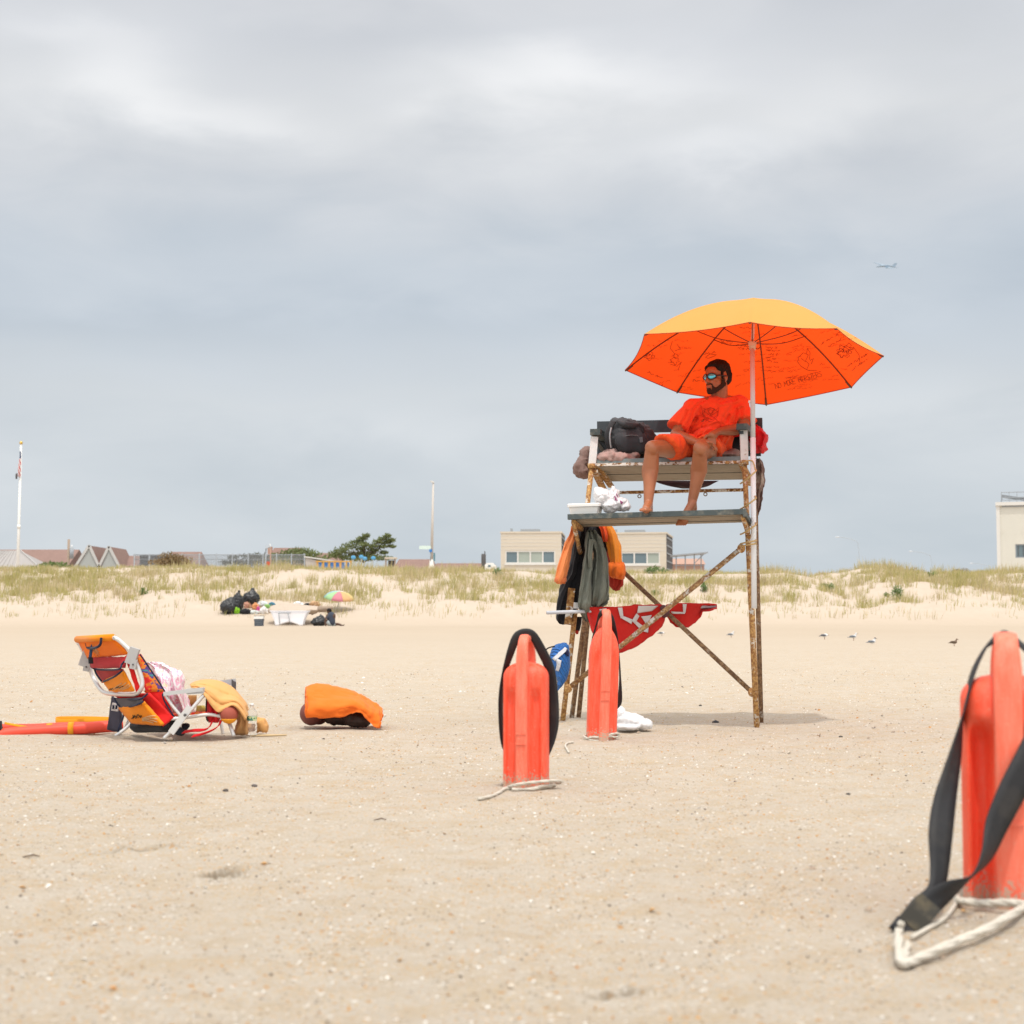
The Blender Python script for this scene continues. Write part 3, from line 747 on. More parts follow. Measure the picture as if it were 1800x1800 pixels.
def lamp_post():
    d = 128; a = P(758.5, 1006, d); b = P(762, 848, d); b.x = a.x + .12
    r = thing('lamp_post', 'tall pale lamp post on a flared concrete base with signs', 'lamp post', a)
    link_mesh('pole', MB().tube([a + V((0, 0, .8)), b], [.125, .075], 10), simple('pale_pole', (.55, .50, .45), .6, .08), r)
    link_mesh('base', MB().tube([a - V((0, 0, .6)), a + V((0, 0, .1)), a + V((0, 0, 1.05))], [.32, .26, .13], 12), M_trim, r)
    link_mesh('lamp_head', MB().beam(b + V((.05, 0, .0)), b + V((-.22, -.05, .1)), .2, .1).beam(b + V((.08, 0, -.04)), b + V((.08, 0, .1)), .12, .12), M_trim, r, smooth=False)
    c = P(759, 962.5, d)
    link_mesh('street_sign', MB().abox((X(737, d), c.y - .16, Z(965.5, d)), (X(757.5, d), c.y - .13, Z(959.5, d))), simple('sign_mint', (.62, .74, .68), .5, .05), r, smooth=False)
    link_mesh('sign_plate', MB().abox((X(754.5, d), c.y - .2, Z(970.5, d)), (X(759.8, d), c.y - .17, Z(965.8, d))), M_blue, r, smooth=False)
    link_mesh('banner', MB().abox((X(762, d), c.y - .05, Z(986, d)), (X(764.4, d), c.y + .4, Z(972, d))), simple('teal_banner', (.10, .22, .26), .7), r, smooth=False)
    p = X(757.2, d); link_mesh('bracket', MB().tube([(p, c.y - .1, Z(986, d)), (p, c.y - .1, Z(968, d))], .05, 6), M_grey, r)
lamp_post()
def solar_post():
    d = 124; x = X(467, d); r = thing('solar_post', 'thin post carrying a tilted solar panel near the fence', 'post', (x, d, 2))
    link_mesh('post', MB().tube([(x, d, 2), (x, d, Z(964, d))], .05, 8), M_grey, r)
    c = V((X(470, d), d, Z(961, d))); link_mesh('solar_panel', MB().box(c, (.17, 0, .07), (-.03, .16, .12), (-.005, -.01, .016)), M_grey, r, smooth=False)
    link_mesh('bracket', MB().tube([(X(474, d), d + .1, Z(966, d)), (X(474, d), d + .1, Z(956, d))], .03, 6), M_white, r)
    x2 = X(473.6, d); r2 = thing('rescue_post', 'orange post beside the solar panel carrying a red box', 'post', (x2, d + .5, 2))
    link_mesh('post', MB().tube([(x2, d + .5, 2), (x2, d + .5, Z(966, d))], .05, 8), M_terra, r2)
    link_mesh('box', MB().abox((X(465.5, d), d + .2, Z(1001, d)), (X(473, d), d + .44, Z(988.5, d))), M_red, r2, smooth=False)
    link_mesh('cap', MB().ell((X(469.2, d), d + .32, Z(988.5, d)), (.17, .13, .08)), M_red, r2)
solar_post()
def shed():
    d = 122; r = thing('shed', 'grey shed with a sloping roof next to the blue panels', 'shed', (X(545, d), d, 1.8))
    a, b = X(537, d), X(556, d); m = MB(); m.loops([[V((a, y, 1.8)), V((b, y, 1.8)), V((b, y, Z(985, d))), V((a, y, Z(980, d)))] for y in (d, d + 3)]); link_mesh('wall', m, simple('shed_grey', (.50, .45, .41), .8, .08), r, smooth=False)
    link_mesh('roof', MB().beam((a - .1, d + 1.5, Z(980, d) + .06), (X(584, d), d + 1.5, Z(987, d) + .06), 3.2, .1), M_trim, r, smooth=False)
    r = thing('panel_fence', 'orange timber fence filled with bright blue panels', 'fence', (X(590, d), d, 1.8)); px = [558, 568.5, 579, 589, 599, 609, 617]
    for p in px: x = X(p, d - .5); link_mesh('post', MB().abox((x - .07, d - .57, 1.8), (x + .07, d - .43, Z(986, d))), M_orange, r, smooth=False)
    link_mesh('rail', MB().abox((X(556, d), d - .6, Z(988.5, d)), (X(618.5, d), d - .58, Z(986.5, d))), M_orange, r, smooth=False)
    for p, q in zip(px, px[1:]): link_mesh('panel', MB().abox((X(p, d) + .09, d - .52, 1.8), (X(q, d) - .09, d - .48, Z(989, d))), M_blue, r, smooth=False)
shed()
def spray_posts():
    for i, (px, py) in enumerate(((621, 982), (635, 981), (641, 984), (656, 983))):
        d = 134 + i; x = X(px, d); r = thing('spray_post', ['thin playground post topped by a blue disc, closest to the blue panels', 'thin playground post with blue disc, second from the panels', 'shortest of the playground posts with a blue disc', 'thin playground post with blue disc, nearest the small pergola'][i], 'spray post', (x, d, 2), 'playground posts with blue discs')
        z = Z(py, d); link_mesh('post', MB().tube([(x, d, 2), (x, d, z)], .04, 6), M_grey, r); link_mesh('disc', MB().ell((x, d, z + .1), (.21, .07, .17)), simple('sky_blue', (.10, .33, .56), .5), r)
spray_posts()
def pergola():
    d = 130; r = thing('pergola', 'small flat topped timber pergola right of the pine', 'pergola', (X(686, d), d, 2)); a, b = X(678, d), X(694, d); z = Z(982, d)
    link_mesh('pergola_roof', MB().abox((a - .1, d, z), (b + .1, d + 1.5, z + .12)), M_cream, r, smooth=False)
    for x in (a, b): link_mesh('post', MB().abox((x - .06, d + .1, 2), (x + .06, d + .22, z)), M_wood, r, smooth=False)
    link_mesh('back_panel', MB().abox((a + .1, d + 1.2, 2), (b - .1, d + 1.25, z - .1)), M_dark, r, smooth=False)
pergola()
def tank():
    d = 150; r = thing('water_tank', 'black upright tank with a short pipe, left of the first pavilion', 'tank', (X(850, d), d, 1.6))
    x = X(850, d); link_mesh('tank_body', MB().tube([(x, d, 1.6), (x, d, Z(988, d)), (x, d, Z(975, d)), (x, d, Z(973.5, d))], [.2, .22, .22, .15], 14), M_dark, r); link_mesh('pipe', MB().tube([(x + .12, d, Z(974, d)), (x + .12, d, Z(969, d))], .05, 6), M_dark, r)
    d = 145; r = thing('parked_van', 'white vehicle whose roof just clears the dune beside the tank', 'van', (X(862, d), d, 1.6)); a, b = X(852, d), X(872, d)
    m = MB(); m.loops([[V((a, y, 1.7)), V((a, y, Z(993, d))), V((a + .2, y, Z(989.5, d))), V((b - .3, y, Z(989.5, d))), V((b, y, Z(994, d))), V((b, y, 1.7))] for y in (d, d + 1.8)]); link_mesh('body', m, M_white, r, smooth=False)
    link_mesh('windscreen', MB().box((b - .06, d + .9, Z(993, d)), (.012, 0, .012), (0, .7, 0), (-.1, 0, .16)), M_glass, r, smooth=False); link_mesh('side_window', MB().abox((a + .3, d - .012, Z(997, d)), (b - .5, d - .002, Z(993, d))), M_glass, r, smooth=False)
    for s in (.35, .85): 
        wx = lerp(a, b, s); link_mesh('wheel', MB().tube([(wx, d - .03, 1.75), (wx, d + .2, 1.75)], .3, 14), M_dark, r)
tank()
def road_light(label, px, py, d, side=-1):
    x = X(px, d); r = thing('road_light', label, 'street light', (x, d, 1)); z = Z(py, d); hx = x + side * 34 / FPX * d
    pts = smooth_path([(x, d, 1), (x, d, z - 2.2), (x + side * 1.0, d, z - .5), (hx, d, z)], 6); mm = simple('faded_pole', (.40, .44, .47), .6, .03)
    link_mesh('pole', MB().tube(pts, .045, 6), mm, r); link_mesh('lamp_head', MB().ell((hx - .3, d, z), (.42, .2, .09)), simple('faded_head', (.58, .61, .64), .5, .03), r)
road_light('slender curved street light, closest to the lifeguard chair', 1510, 944, 270)
road_light('slender street light with bright head, between the two others', 1638, 969, 300)
road_light('low slender street light nearest the terrace building', 1744, 990, 330)

# ------------------------------------------------------------------ trees and shrubs
def leaf_mat(name, c):
    m, t, b = new_mat(name); co = t.coord('Object'); n = t.noise(co, 1.3, 4, .6); n2 = t.noise(co, 11, 3, .6)
    col = t.mix(n, tuple(x * .6 for x in c), tuple(min(1, x * 1.5) for x in c)); col = t.mix(t.math('MULTIPLY', n2, .5), col, tuple(x * 1.2 for x in (c[0] * 1.3, c[1], c[2])))
    put(t, b, 'Base Color', col); b.inputs['Roughness'].default_value = .7
    tr = t.node('ShaderNodeBsdfTranslucent'); t.l.new(col, tr.inputs[0]); mx = t.node('ShaderNodeMixShader', ins={0: .3}); t.l.new(b.outputs[0], mx.inputs[1]); t.l.new(tr.outputs[0], mx.inputs[2]); t.l.new(mx.outputs[0], m.node_tree.nodes['Material Output'].inputs[0])
    return m
L_pine = leaf_mat('pine_green', (.13, .165, .06)); L_dark = leaf_mat('dark_green', (.075, .085, .055)); L_green = leaf_mat('fresh_green', (.11, .17, .05)); L_rust = leaf_mat('rusty_green', (.19, .14, .065)); L_fore = leaf_mat('herb_green', (.12, .20, .06))
def leaves(mb, R, c, rad, n, s, up=.3):
    for k in range(n):
        q = V((R.gauss(0, .5), R.gauss(0, .5), R.gauss(0, .5)))
        if q.length > 1.1: q *= 1.1 / q.length
        p = V(c) + V((q.x * rad[0], q.y * rad[1], q.z * rad[2])); a = V((R.uniform(-1, 1), R.uniform(-1, 1), R.uniform(-.2, 1) + up)).normalized(); b = a.orthogonal().normalized()
        l = s * R.uniform(.6, 1.4); o = len(mb.v); mb.v += [p - b * l * .28, p + b * l * .28, p + a * l]; mb.f.append((o, o + 1, o + 2)); mb.m.append(0)
def plant(name, label, cat, clumps, d, mat, size=.2, dens=260, trunk=None, seed=1, group=None, depth=1.0, ground_z=None, part='crown'):
    """clumps: (px, py, half width px, half height px)"""
    R = random.Random(seed); k = d / FPX; mb = MB(); c0 = P(clumps[0][0], clumps[0][1], d)
    zb = ground_z if ground_z is not None else min(Z(c[1] + c[3], d) for c in clumps)
    bx = X(trunk[0], d) if trunk else c0.x
    r = thing(name, label, cat, (bx, d, zb), group); tr = MB(); tz = Z(trunk[1], d) if trunk else lerp(zb, c0.z, .5)
    tr.tube(smooth_path([(bx, d, zb), (bx + .06, d, lerp(zb, tz, .5)), (bx, d, tz)], 4), [max(.03, .13 * (1 - i / 12)) if trunk else .02 for i in range(9)], 8)
    for (px, py, hw, hh) in clumps:
        c = P(px, py, d); c.y += R.uniform(-.6, .6) * depth; leaves(mb, R, c, (hw * k * 1.25, max(.3, hw * k * 1.0) * depth, hh * k * 1.25), int(dens * max(.3, hw * hh / 120)), size)
        tr.tube([(bx, d, lerp(zb, tz, .75)), (lerp(bx, c.x, .6), lerp(d, c.y, .6), lerp(tz, c.z, .45)), tuple(c)], [.055 if trunk else .015, .035 if trunk else .012, .012], 6)
    link_mesh(part, mb, mat, r, smooth=False); link_mesh('trunk' if trunk else 'stem', tr, M_bark, r)
    return r
plant('pine_tree', 'spreading wind shaped pine tree, tallest tree behind the dune', 'tree',
      [(644, 943, 6, 2.5), (636, 948, 9, 3), (626, 954, 11, 3.2), (614, 960, 11, 3.4), (604, 967, 12, 3.6), (594, 973, 12, 3.4), (584, 978, 9, 3), (641, 958, 8, 3), (634, 965, 11, 3.4), (654, 961, 8, 3), (664, 953, 8, 3), (672, 948, 6, 2.6), (681, 943, 5, 3), (688, 950, 6, 2.4), (680, 954, 8, 2.6), (688, 961, 5, 2), (672, 961, 8, 2.6), (658, 968, 10, 3), (642, 974, 13, 3.4), (622, 974, 12, 3.4), (606, 980, 16, 4), (632, 983, 18, 4), (658, 981, 18, 4), (676, 982, 13, 3), (674, 972, 6, 2)], 145, L_pine, .22, 420, (640, 962), 3, ground_z=1.3)
plant('low_tree', 'low grey green trees tangled behind the chain link fence', 'tree', [(410, 981, 8, 3), (432, 978, 14, 3), (452, 980, 14, 5), (420, 990, 16, 4), (440, 990, 22, 5), (466, 985, 14, 6), (395, 990, 10, 4), (480, 990, 14, 6)], 148, L_dark, .26, 230, (440, 985), 4, ground_z=1.3)
plant('low_tree', 'bushy mid green tree left of the grey shed', 'tree', [(512, 973, 18, 5), (530, 971, 18, 5), (548, 975, 14, 4), (500, 982, 16, 6), (525, 983, 26, 7), (562, 985, 14, 5), (485, 978, 10, 4)], 142, L_pine, .26, 260, (525, 980), 5, ground_z=1.3)
plant('hedge_shrub', 'dark green hedge along the crest before the gabled house', 'shrub', [(70, 998, 12, 4), (86, 995, 12, 5), (102, 996, 12, 5), (118, 998, 9, 4), (52, 1001, 12, 3)], 121, L_green, .2, 330, None, 6)
plant('rusty_bush', 'rust and green bush in front of the chain link fence', 'shrub', [(300, 980, 16, 6), (312, 987, 18, 8), (288, 990, 18, 6), (305, 996, 22, 5), (325, 990, 8, 6)], 126, L_rust, .2, 300, None, 7)
plant('crest_shrub', 'small fresh green shrub on the crest before the dark windscreens', 'shrub', [(235, 1001, 10, 3), (228, 1001, 6, 2)], 118, L_fore, .16, 260, None, 8)
plant('crest_shrub', 'dark round shrub on the crest near the terrace building', 'shrub', [(1690, 1007, 11, 6), (1680, 1006, 7, 4)], 120, L_rust, .16, 420, None, 9)
plant('crest_shrub', 'small brown shrub on the crest between two grass clumps', 'shrub', [(1605, 1004, 6, 4)], 119, L_rust, .14, 420, None, 10)
H = [(250, 1042, 6, 6, 'single dark green herb low on the dune below the gables'), (1576, 1043, 7, 9, 'tallest dark green herb on the bare dune slope'), (1561, 1047, 3, 3, 'tiny green herb beside the tallest one on the slope'), (1146, 1003, 11, 6, 'bright green herb clump below the second pavilion'), (1165, 1004, 7, 4, 'loose green herb between pavilion and canopy'), (1245, 1018, 9, 5, 'green herb touching the upper diagonal brace'), (1238, 1034, 5, 8, 'upright green herb under the upper diagonal brace'), (875, 1006, 6, 5, 'green herb at the corner of the first pavilion'), (1455, 1032, 9, 5, 'low green herb under the dip in the crest'), (1152, 1043, 6, 3, 'small green herb just above the red flag'), (1640, 1010, 8, 4, 'bright green herb left of the dark round shrub')]
for i, (px, py, hw, hh, lb) in enumerate(H):
    p = None
    for s in range(400):
        d = 88 + s * .1; q = P(px, py + hh, d)
        if q.z <= ground(q.x, d): p = d; break
    p = p or 112
    plant('dune_herb', lb, 'plant', [(px, py, hw, hh)], p, L_fore, .15, 420, None, 20 + i, 'green herbs on the dune', depth=.7, part='foliage')

# ------------------------------------------------------------------ the camp at the foot of the dune
def on_slope(px, py, d0=83):
    for s in range(500):
        d = d0 + s * .05; q = P(px, py, d)
        if q.z <= ground(q.x, d): return d
    return d0
def trash_bag(label, px, base, hw, top, seed, squat=1, d=None):
    d = d or on_slope(px, base); k = d / FPX; mb = MB(); b = P(px, base, d); h = (base - top) * k; w_ = hw * k
    mb.ell(b + V((0, 0, h * .40)), (w_, w_ * .85, h * .42), n=22, m=14).ell(b + V((w_ * .1, 0, h * .62)), (w_ * .6, w_ * .55, h * .3)); mb.cap(b + V((w_ * .12, 0, h * .8)), b + V((w_ * .2, 0, h * .97)), w_ * .17, w_ * .1)
    mb = fuse(mb, .05, 1).ripple(.10 * squat, 3.0, seed)
    r = thing('trash_bag', label, 'trash bag', b, 'full black trash bags'); link_mesh('bag', mb, M_bag, r)
    link_mesh('knot', MB().ell(b + V((w_ * .2, 0, h * .97)), (w_ * .24, w_ * .12, h * .09)).ell(b + V((w_ * .12, 0, h * .9)), (w_ * .13, w_ * .13, h * .05)), M_bag, r)
trash_bag('full black trash bag lying widest at the end of the row', 403, 1078, 16, 1051, 1); trash_bag('upright narrow black trash bag between two fatter ones', 418, 1072, 9.5, 1039, 2, .8); trash_bag('tallest full black trash bag above the pink cushions', 441, 1067, 14.5, 1035, 3)
trash_bag('flat slumped black trash bag beside the sitting person', 561, 1100, 13.5, 1083, 4, d=83)
def lump(name, label, cat, px, base, hw, top, col, seed=1, d=None, group=None, rough=.8, amp=.06, sq=1):
    d = d or on_slope(px, base); k = d / FPX; b = P(px, base, d); h = (base - top) * k; w_ = hw * k; mb = MB()
    mb.ell(b + V((-w_ * .3, 0, h * .42)), (w_ * .68, w_ * .6, h * .46)).ell(b + V((w_ * .35, .05, h * .38)), (w_ * .64, w_ * .5, h * .5)).ell(b + V((0, -.05, h * .6)), (w_ * .5, w_ * .4, h * .4))
    mb = fuse(mb, max(.025, w_ * .09), 1).ripple(amp, 5, seed)
    return solo(name, mb, cloth(name + '_cloth', col, .15), label, cat, group)
lump('tote_bag', 'lime green bag leaning on the widest trash bag', 'bag', 415, 1079, 6, 1067, (.22, .46, .03), 1)
lump('duffel_bag', 'black bag lying before the pink cushions', 'bag', 431, 1079, 9, 1070, (.025, .025, .03), 2)
lump('cushion', 'pink and brown cushion leaning on the tallest trash bag', 'cushion', 435, 1069, 6.5, 1058, (.62, .33, .24), 3)
lump('cushion', 'orange cushion right of the pink one in the camp heap', 'cushion', 449, 1072, 6, 1060, (.72, .33, .15), 4)
lump('folded_towel', 'white folded towel on top of the camp heap', 'towel', 461, 1066, 9, 1056.5, (.72, .74, .76), 5)
lump('plastic_bag', 'white plastic bag sitting next to the cooler', 'bag', 464, 1079, 7, 1067, (.76, .72, .70), 6)
lump('toy_bag', 'magenta bag squeezed between the orange cushion and white bag', 'bag', 454, 1074, 3.5, 1066, (.60, .10, .30), 7)
lump('folded_towel', 'green folded towel next to the white one', 'towel', 470, 1069, 4.5, 1062, (.25, .46, .14), 8)
lump('storage_crate', 'pale grey crate between black bag and white bag', 'crate', 447, 1079, 8, 1073, (.55, .58, .56), 9)
lump('swim_bag', 'teal blue bag lying alone right of the camp heap', 'bag', 478, 1065, 5, 1058.5, (.08, .22, .32), 10)
lump('folded_towel', 'white crumpled towel behind the beige tarp', 'towel', 524, 1066, 9, 1058, (.75, .75, .76), 11)
lump('swim_bag', 'black little bag behind the beige tarp', 'bag', 540, 1066, 5.5, 1060, (.02, .025, .03), 12)
lump('driftwood', 'tan driftwood lump behind the camp table', 'driftwood', 553, 1066, 9, 1057, (.52, .33, .19), 13, amp=.1)
def tarp():
    d = 86; rows = []
    mb = loft(densify([(1061, 494, 512, d + 1, .2), (1064, 480, 545, d + .8, .7), (1068, 474, 566, d + .4, 1.0), (1073, 470, 566, d, 1.1), (1077, 476, 560, d, .9), (1079, 490, 552, d, .5)], 3), 40, 3, .05); mb.ripple(.09, 2.2, 3, (1, 1, 3))
    solo('tarp', mb, cloth('tarp_beige', (.47, .38, .30), .2), 'beige tarp heaped in a long mound behind the white table', 'tarp')
    mb = MB().cap(P(562, 1070, d - .4), P(582, 1069, d - .6), .13, .1).cap(P(566, 1072, d - .4), P(577, 1072, d - .5), .12, .1); solo('log', fuse(mb, .04, 1).ripple(.04, 4, 2), M_wood, 'dark brown log at the end of the beige tarp', 'log')
tarp()
def camp_table():
    d = 83; a, b = P(475, 1075, d), P(541, 1075, d); zt, zb = a.z, P(500, 1100, d).z
    r = thing('folding_table', 'folding table under a stretched white cover', 'table', ((a.x + b.x) / 2, d, zb))
    mb = MB(); rows = []                                          # stretch cover: straight top, waisted sides, arched hem
    def ring(t):
        z = lerp(zt, zb, t); i = .28 * sin(pi * min(1, t * .9)) ; return [V((a.x + i, d, z)), V((b.x - i, d, z)), V((b.x - i, d + .75, z)), V((a.x + i, d + .75, z))]
    pts = []; n = 24; mm = MB(); rr = []
    for q in range(9):
        t = q / 8; row = []
        for j in range(n + 1):
            s = j / n; arch = max(0, 1 - abs(s - .5) / .36); hem = zb + .20 * (arch ** .6); z = lerp(zt, hem, t); i = .26 * sin(pi * .5 * t)
            row.append(V((lerp(a.x + i, b.x - i, s), d + .04 * sin(t * 2), z)))
        rr.append(row)
    mm.sheet(rr, .012); m2 = MB()
    for sx, x in ((1, a.x), (-1, b.x)):
        m2.sheet([[V((x + sx * .26 * sin(pi * .5 * q / 8), d + .01 + .74 * j / 6, lerp(zt, zb + .12 * (1 - abs(j / 3 - 1)), q / 8))) for j in range(7)] for q in range(9)], .012)
    M_tab = cloth('table_white', (.88, .87, .90), .03)
    cv = link_mesh('cover', mm, M_tab, r); link_mesh('side_panel', m2, M_tab, cv)
    link_mesh('table_top', MB().abox((a.x - .03, d - .03, zt + .004), (b.x + .03, d + .78, zt + .05)), M_tab, r, smooth=False)
    for k, (p0, p1) in enumerate((((490, 1078), (492, 1099)), ((506, 1078), (511, 1099)))):
        q0, q1 = P(*p0, d - .05), P(*p1, d - .05); link_mesh('leg', MB().tube([q0, q0.lerp(q1, .5), q1], .018, 8), M_grey, r)
    link_mesh('leg_bar', MB().tube([P(489, 1077.5, d - .05), P(511, 1077.5, d - .05)], .018, 8), M_grey, r)
camp_table()
def cooler():
    d = 82; a, b = P(446.5, 1083.5, d), P(462.5, 1100, d); r = thing('cooler', 'dark blue cooler box with white lid, in front of the camp heap', 'cooler', ((a.x + b.x) / 2, d, b.z)); z = lerp(b.z, a.z, .72)
    M_navy = simple('cooler_navy', (.06, .075, .10), .5, .1)
    link_mesh('body', MB().abox((a.x + .02, d, b.z - .03), (b.x - .02, d + .34, z)), M_navy, r, smooth=False)
    for k in range(3): link_mesh('rib', MB().abox((a.x + .05, d - .015, lerp(b.z, z, .2 + .25 * k)), (b.x - .05, d - .003, lerp(b.z, z, .3 + .25 * k))), simple('cooler_grey', (.16, .18, .20), .5), r, smooth=False)
    link_mesh('lid', MB().abox((a.x, d - .02, z + .003), (b.x, d + .36, a.z)), M_white, r, smooth=False)
    link_mesh('handle', MB().tube([(a.x - .015, d + .17, z - .1), (a.x - .02, d + .17, a.z + .03), (b.x + .02, d + .17, a.z + .03), (b.x + .015, d + .17, z - .1)], .014, 8), M_navy, r)
cooler()
def camp_umbrella():
    d = 90; c = P(597, 1039.5, d); k = d / FPX; ax = V((-.10, .30, 1)).normalized(); e1 = ax.cross(V((0, 1, 0))).normalized(); e2 = ax.cross(e1)
    r = thing('beach_umbrella', 'small rainbow panelled beach umbrella leaning at the foot of the dune', 'umbrella', P(597, 1068, d))
    ax = V((.12, -.22, 1)).normalized(); e1 = ax.cross(V((0, 1, 0))).normalized(); e2 = ax.cross(e1); R_ = 27.5 * k; cols = [(.66, .08, .15), (.74, .36, .03), (.74, .50, .05), (.72, .68, .66), (.2, .45, .62), (.72, .72, .7), (.20, .50, .62), (.30, .62, .20)]
    for i in range(8):
        rows = []
        for q in range(5):
            t = q / 4; rad = R_ * sin(t * 1.15) / sin(1.15); dz = -.40 * R_ * 1.9 * (1 - cos(t * 1.15)) 
            rows.append([c + ax * dz + (e1 * cos((i + s / 3) * pi / 4 + 1.18) + e2 * sin((i + s / 3) * pi / 4 + 1.18)) * rad * (1 - .04 * sin(pi * s / 3)) for s in range(4)])
        link_mesh('canopy_panel', MB().sheet(rows, .01), cloth('umbrella_panel', tuple(.72 * q + .20 for q in cols[i]), .05, trans=.25), r)
    link_mesh('pole', MB().tube([c + ax * .08, c - ax * 1.5], .02, 8), M_white, r)
camp_umbrella()
# ================================================================== the lifeguard chair
M_rustsun = rusty('sunlit_rust_and_white', (.66, .62, .55), .66, 18, (.56, .34, .125), (.27, .125, .05))  # rusty paint, with the sunlight on the front legs put into its colours
M_rustshade = rusty('shaded_rust', (.48, .44, .38), .72, 16, (.30, .19, .10), (.15, .085, .05))  # the same rusty paint darkened, shade on the rear frame put into its colours
M_post = rusty('white_post', (.74, .73, .71), .24, 10)
M_painted = simple('slate_paint', (.058, .074, .074), .6, .3, 10, dirt=(.34, .30, .23), dirt_amt=.42, dscale=16, bump=.3, bscale=40)
M_seatpaint = simple('seat_paint', (.15, .185, .19), .6, .2, 10, dirt=(.45, .38, .28), dirt_amt=.3, dscale=14, bump=.3)
M_backpaint = simple('back_paint', (.045, .055, .062), .55, .3, 7, dirt=(.16, .17, .17), dirt_amt=.3, dscale=9)
M_raw = simple('raw_board', (.345, .305, .245), .9, .3, 7, stretch=(1.2, 9, 9), bump=.4, bscale=20, dirt=(.17, .12, .08), dirt_amt=.35, dscale=9)
ch = thing('lifeguard_chair', 'tall rusty pipe lifeguard chair with slatted seat and footrest on the sand', 'lifeguard chair', (1.0, 11.8, 0))
U3 = lambda a, b: (V(b) - V(a)).normalized()
DN = V((0, 0, .1))
FRf, FRa = P(1331, 1279, 11.43), P(1307, 757, 11.62)
FLf, FLa = P(987, 1262, 11.80), P(1045, 768, 11.97)
def tube_part(name, a, b, r, m, parent=ch, n=12): return link_mesh(name, MB().tube([a, V(a).lerp(V(b), .5), b], r, n), m, parent)
FRs, FLs = P(1308.5, 812, 11.60), P(1040.5, 818, 11.95)
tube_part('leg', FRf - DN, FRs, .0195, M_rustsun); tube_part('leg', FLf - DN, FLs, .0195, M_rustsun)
tube_part('leg', P(1338.5, 1275, 12.02) - DN, P(1324, 742, 12.2), .0185, M_rustshade); tube_part('leg', P(1015, 1260, 12.42) - DN, P(1066, 748, 12.56), .0185, M_rustshade)
tube_part('leg_strut', P(1002, 1261, 12.12) - DN, P(1041, 985, 12.12), .0185, M_rustshade)
tube_part('umbrella_socket', P(1332.5, 1276, 11.6) - DN, P(1322.5, 1071, 11.50), .0175, M_rustsun)
for s, (fx, fy, fd) in ((1, (1306.5, 757, 11.62)), (-1, (1045, 768, 11.97))):
    a, b = (FRs, FRa) if s > 0 else (FLs, FLa)
    link_mesh('arm_post', MB().beam(a + V((0, -.004, 0)), b, .056, .03, (0, 1, 0)), M_post, ch, smooth=False)
    link_mesh('collar', MB().tube([a - V((0, 0, .022)), a + V((0, 0, .012))], .032, 14), M_rustsun, ch)
link_mesh('cross_brace', MB().tube([P(1304, 963, 11.5), P(1152, 1087, 11.62), P(999, 1210, 11.79)], .0185, 12), rusty('brace_rust', (.62, .58, .52), .62, 18, (.46, .29, .13), (.24, .12, .055)), ch)
link_mesh('cross_brace', MB().tube([P(1040, 953, 12.3), P(1322, 1217, 11.6)], .0175, 12), M_rustshade, ch)
for q in ((1303, 964, 11.48), (999, 1210, 11.78), (1322, 1217, 11.48)): link_mesh('brace_joint', MB().ell(P(*q), (.03, .02, .034)), M_rustsun, ch)
pf = MB()
pl = link_mesh('mount_plate', MB().beam(P(1005, 1034, 11.78), P(998, 1098, 11.76), .052, .02, (0, 1, 0)), rusty('plate_rust', (.62, .60, .55), .62, 12), ch, smooth=False)
link_mesh('clamp', MB().beam(P(1008, 1064, 11.76), P(1025, 1066, 11.78), .03, .045), M_post, ch, smooth=False)
# footrest
FTl, FTr = P(997.5, 904, 11.50), P(1312, 894.5, 11.18); uu = U3(FTl, FTr); bk = V((-uu.y, uu.x, 0)).normalized()
vv = (bk * .37 + V((0, 0, -.048))); n_ = uu.cross(vv).normalized()
def boards(parent, name, A, B, vec, n, gap, th, mats, ext=0):
    u = (B - A); L = u.length; u = u.normalized(); w = vec / n; nn = u.cross(vec).normalized()
    for i in range(n):
        c = (A + B) / 2 + w * (i + .5) - nn * th / 2 + nn * random.uniform(-.002, .002)
        h = w * (.5 - gap / w.length / 2)
        mb = MB().box(c, u * (L / 2 + ext), h, nn * (th / 2), 0, {4: 1, 3: 1})
        link_mesh(name, mb, mats, parent, smooth=False)
fr = link_mesh('footrest', MB().box((FTl + FTr) / 2 + vv * .04 - n_ * .018, (FTr - FTl) / 2, vv * .035, n_ * .019), M_painted, ch, smooth=False)
boards(fr, 'slat', FTl + vv * .085 + uu * .01, FTr + vv * .085 - uu * .01, vv * .915, 4, .009, .026, [M_painted, M_raw])
link_mesh('end_batten', MB().box(FTr + vv * .5 - n_ * .035 - uu * .012, vv * .5, uu * .014, n_ * .02), M_painted, fr, smooth=False)
for A, B, o in ((FTl + uu * .035 + vv * .12 - n_ * .05, P(1020, 972, 11.83), 0), (FTr - uu * .03 + vv * .1 - n_ * .05, P(1317, 944, 11.5), 0)):
    link_mesh('footrest_strut', MB().tube([A, A.lerp(B, .5), B], .017, 10), M_rustsun, ch)
    link_mesh('angle_iron', MB().beam(A, A + vv * .8 - n_ * 0, .03, .03), M_rustsun, ch, smooth=False)
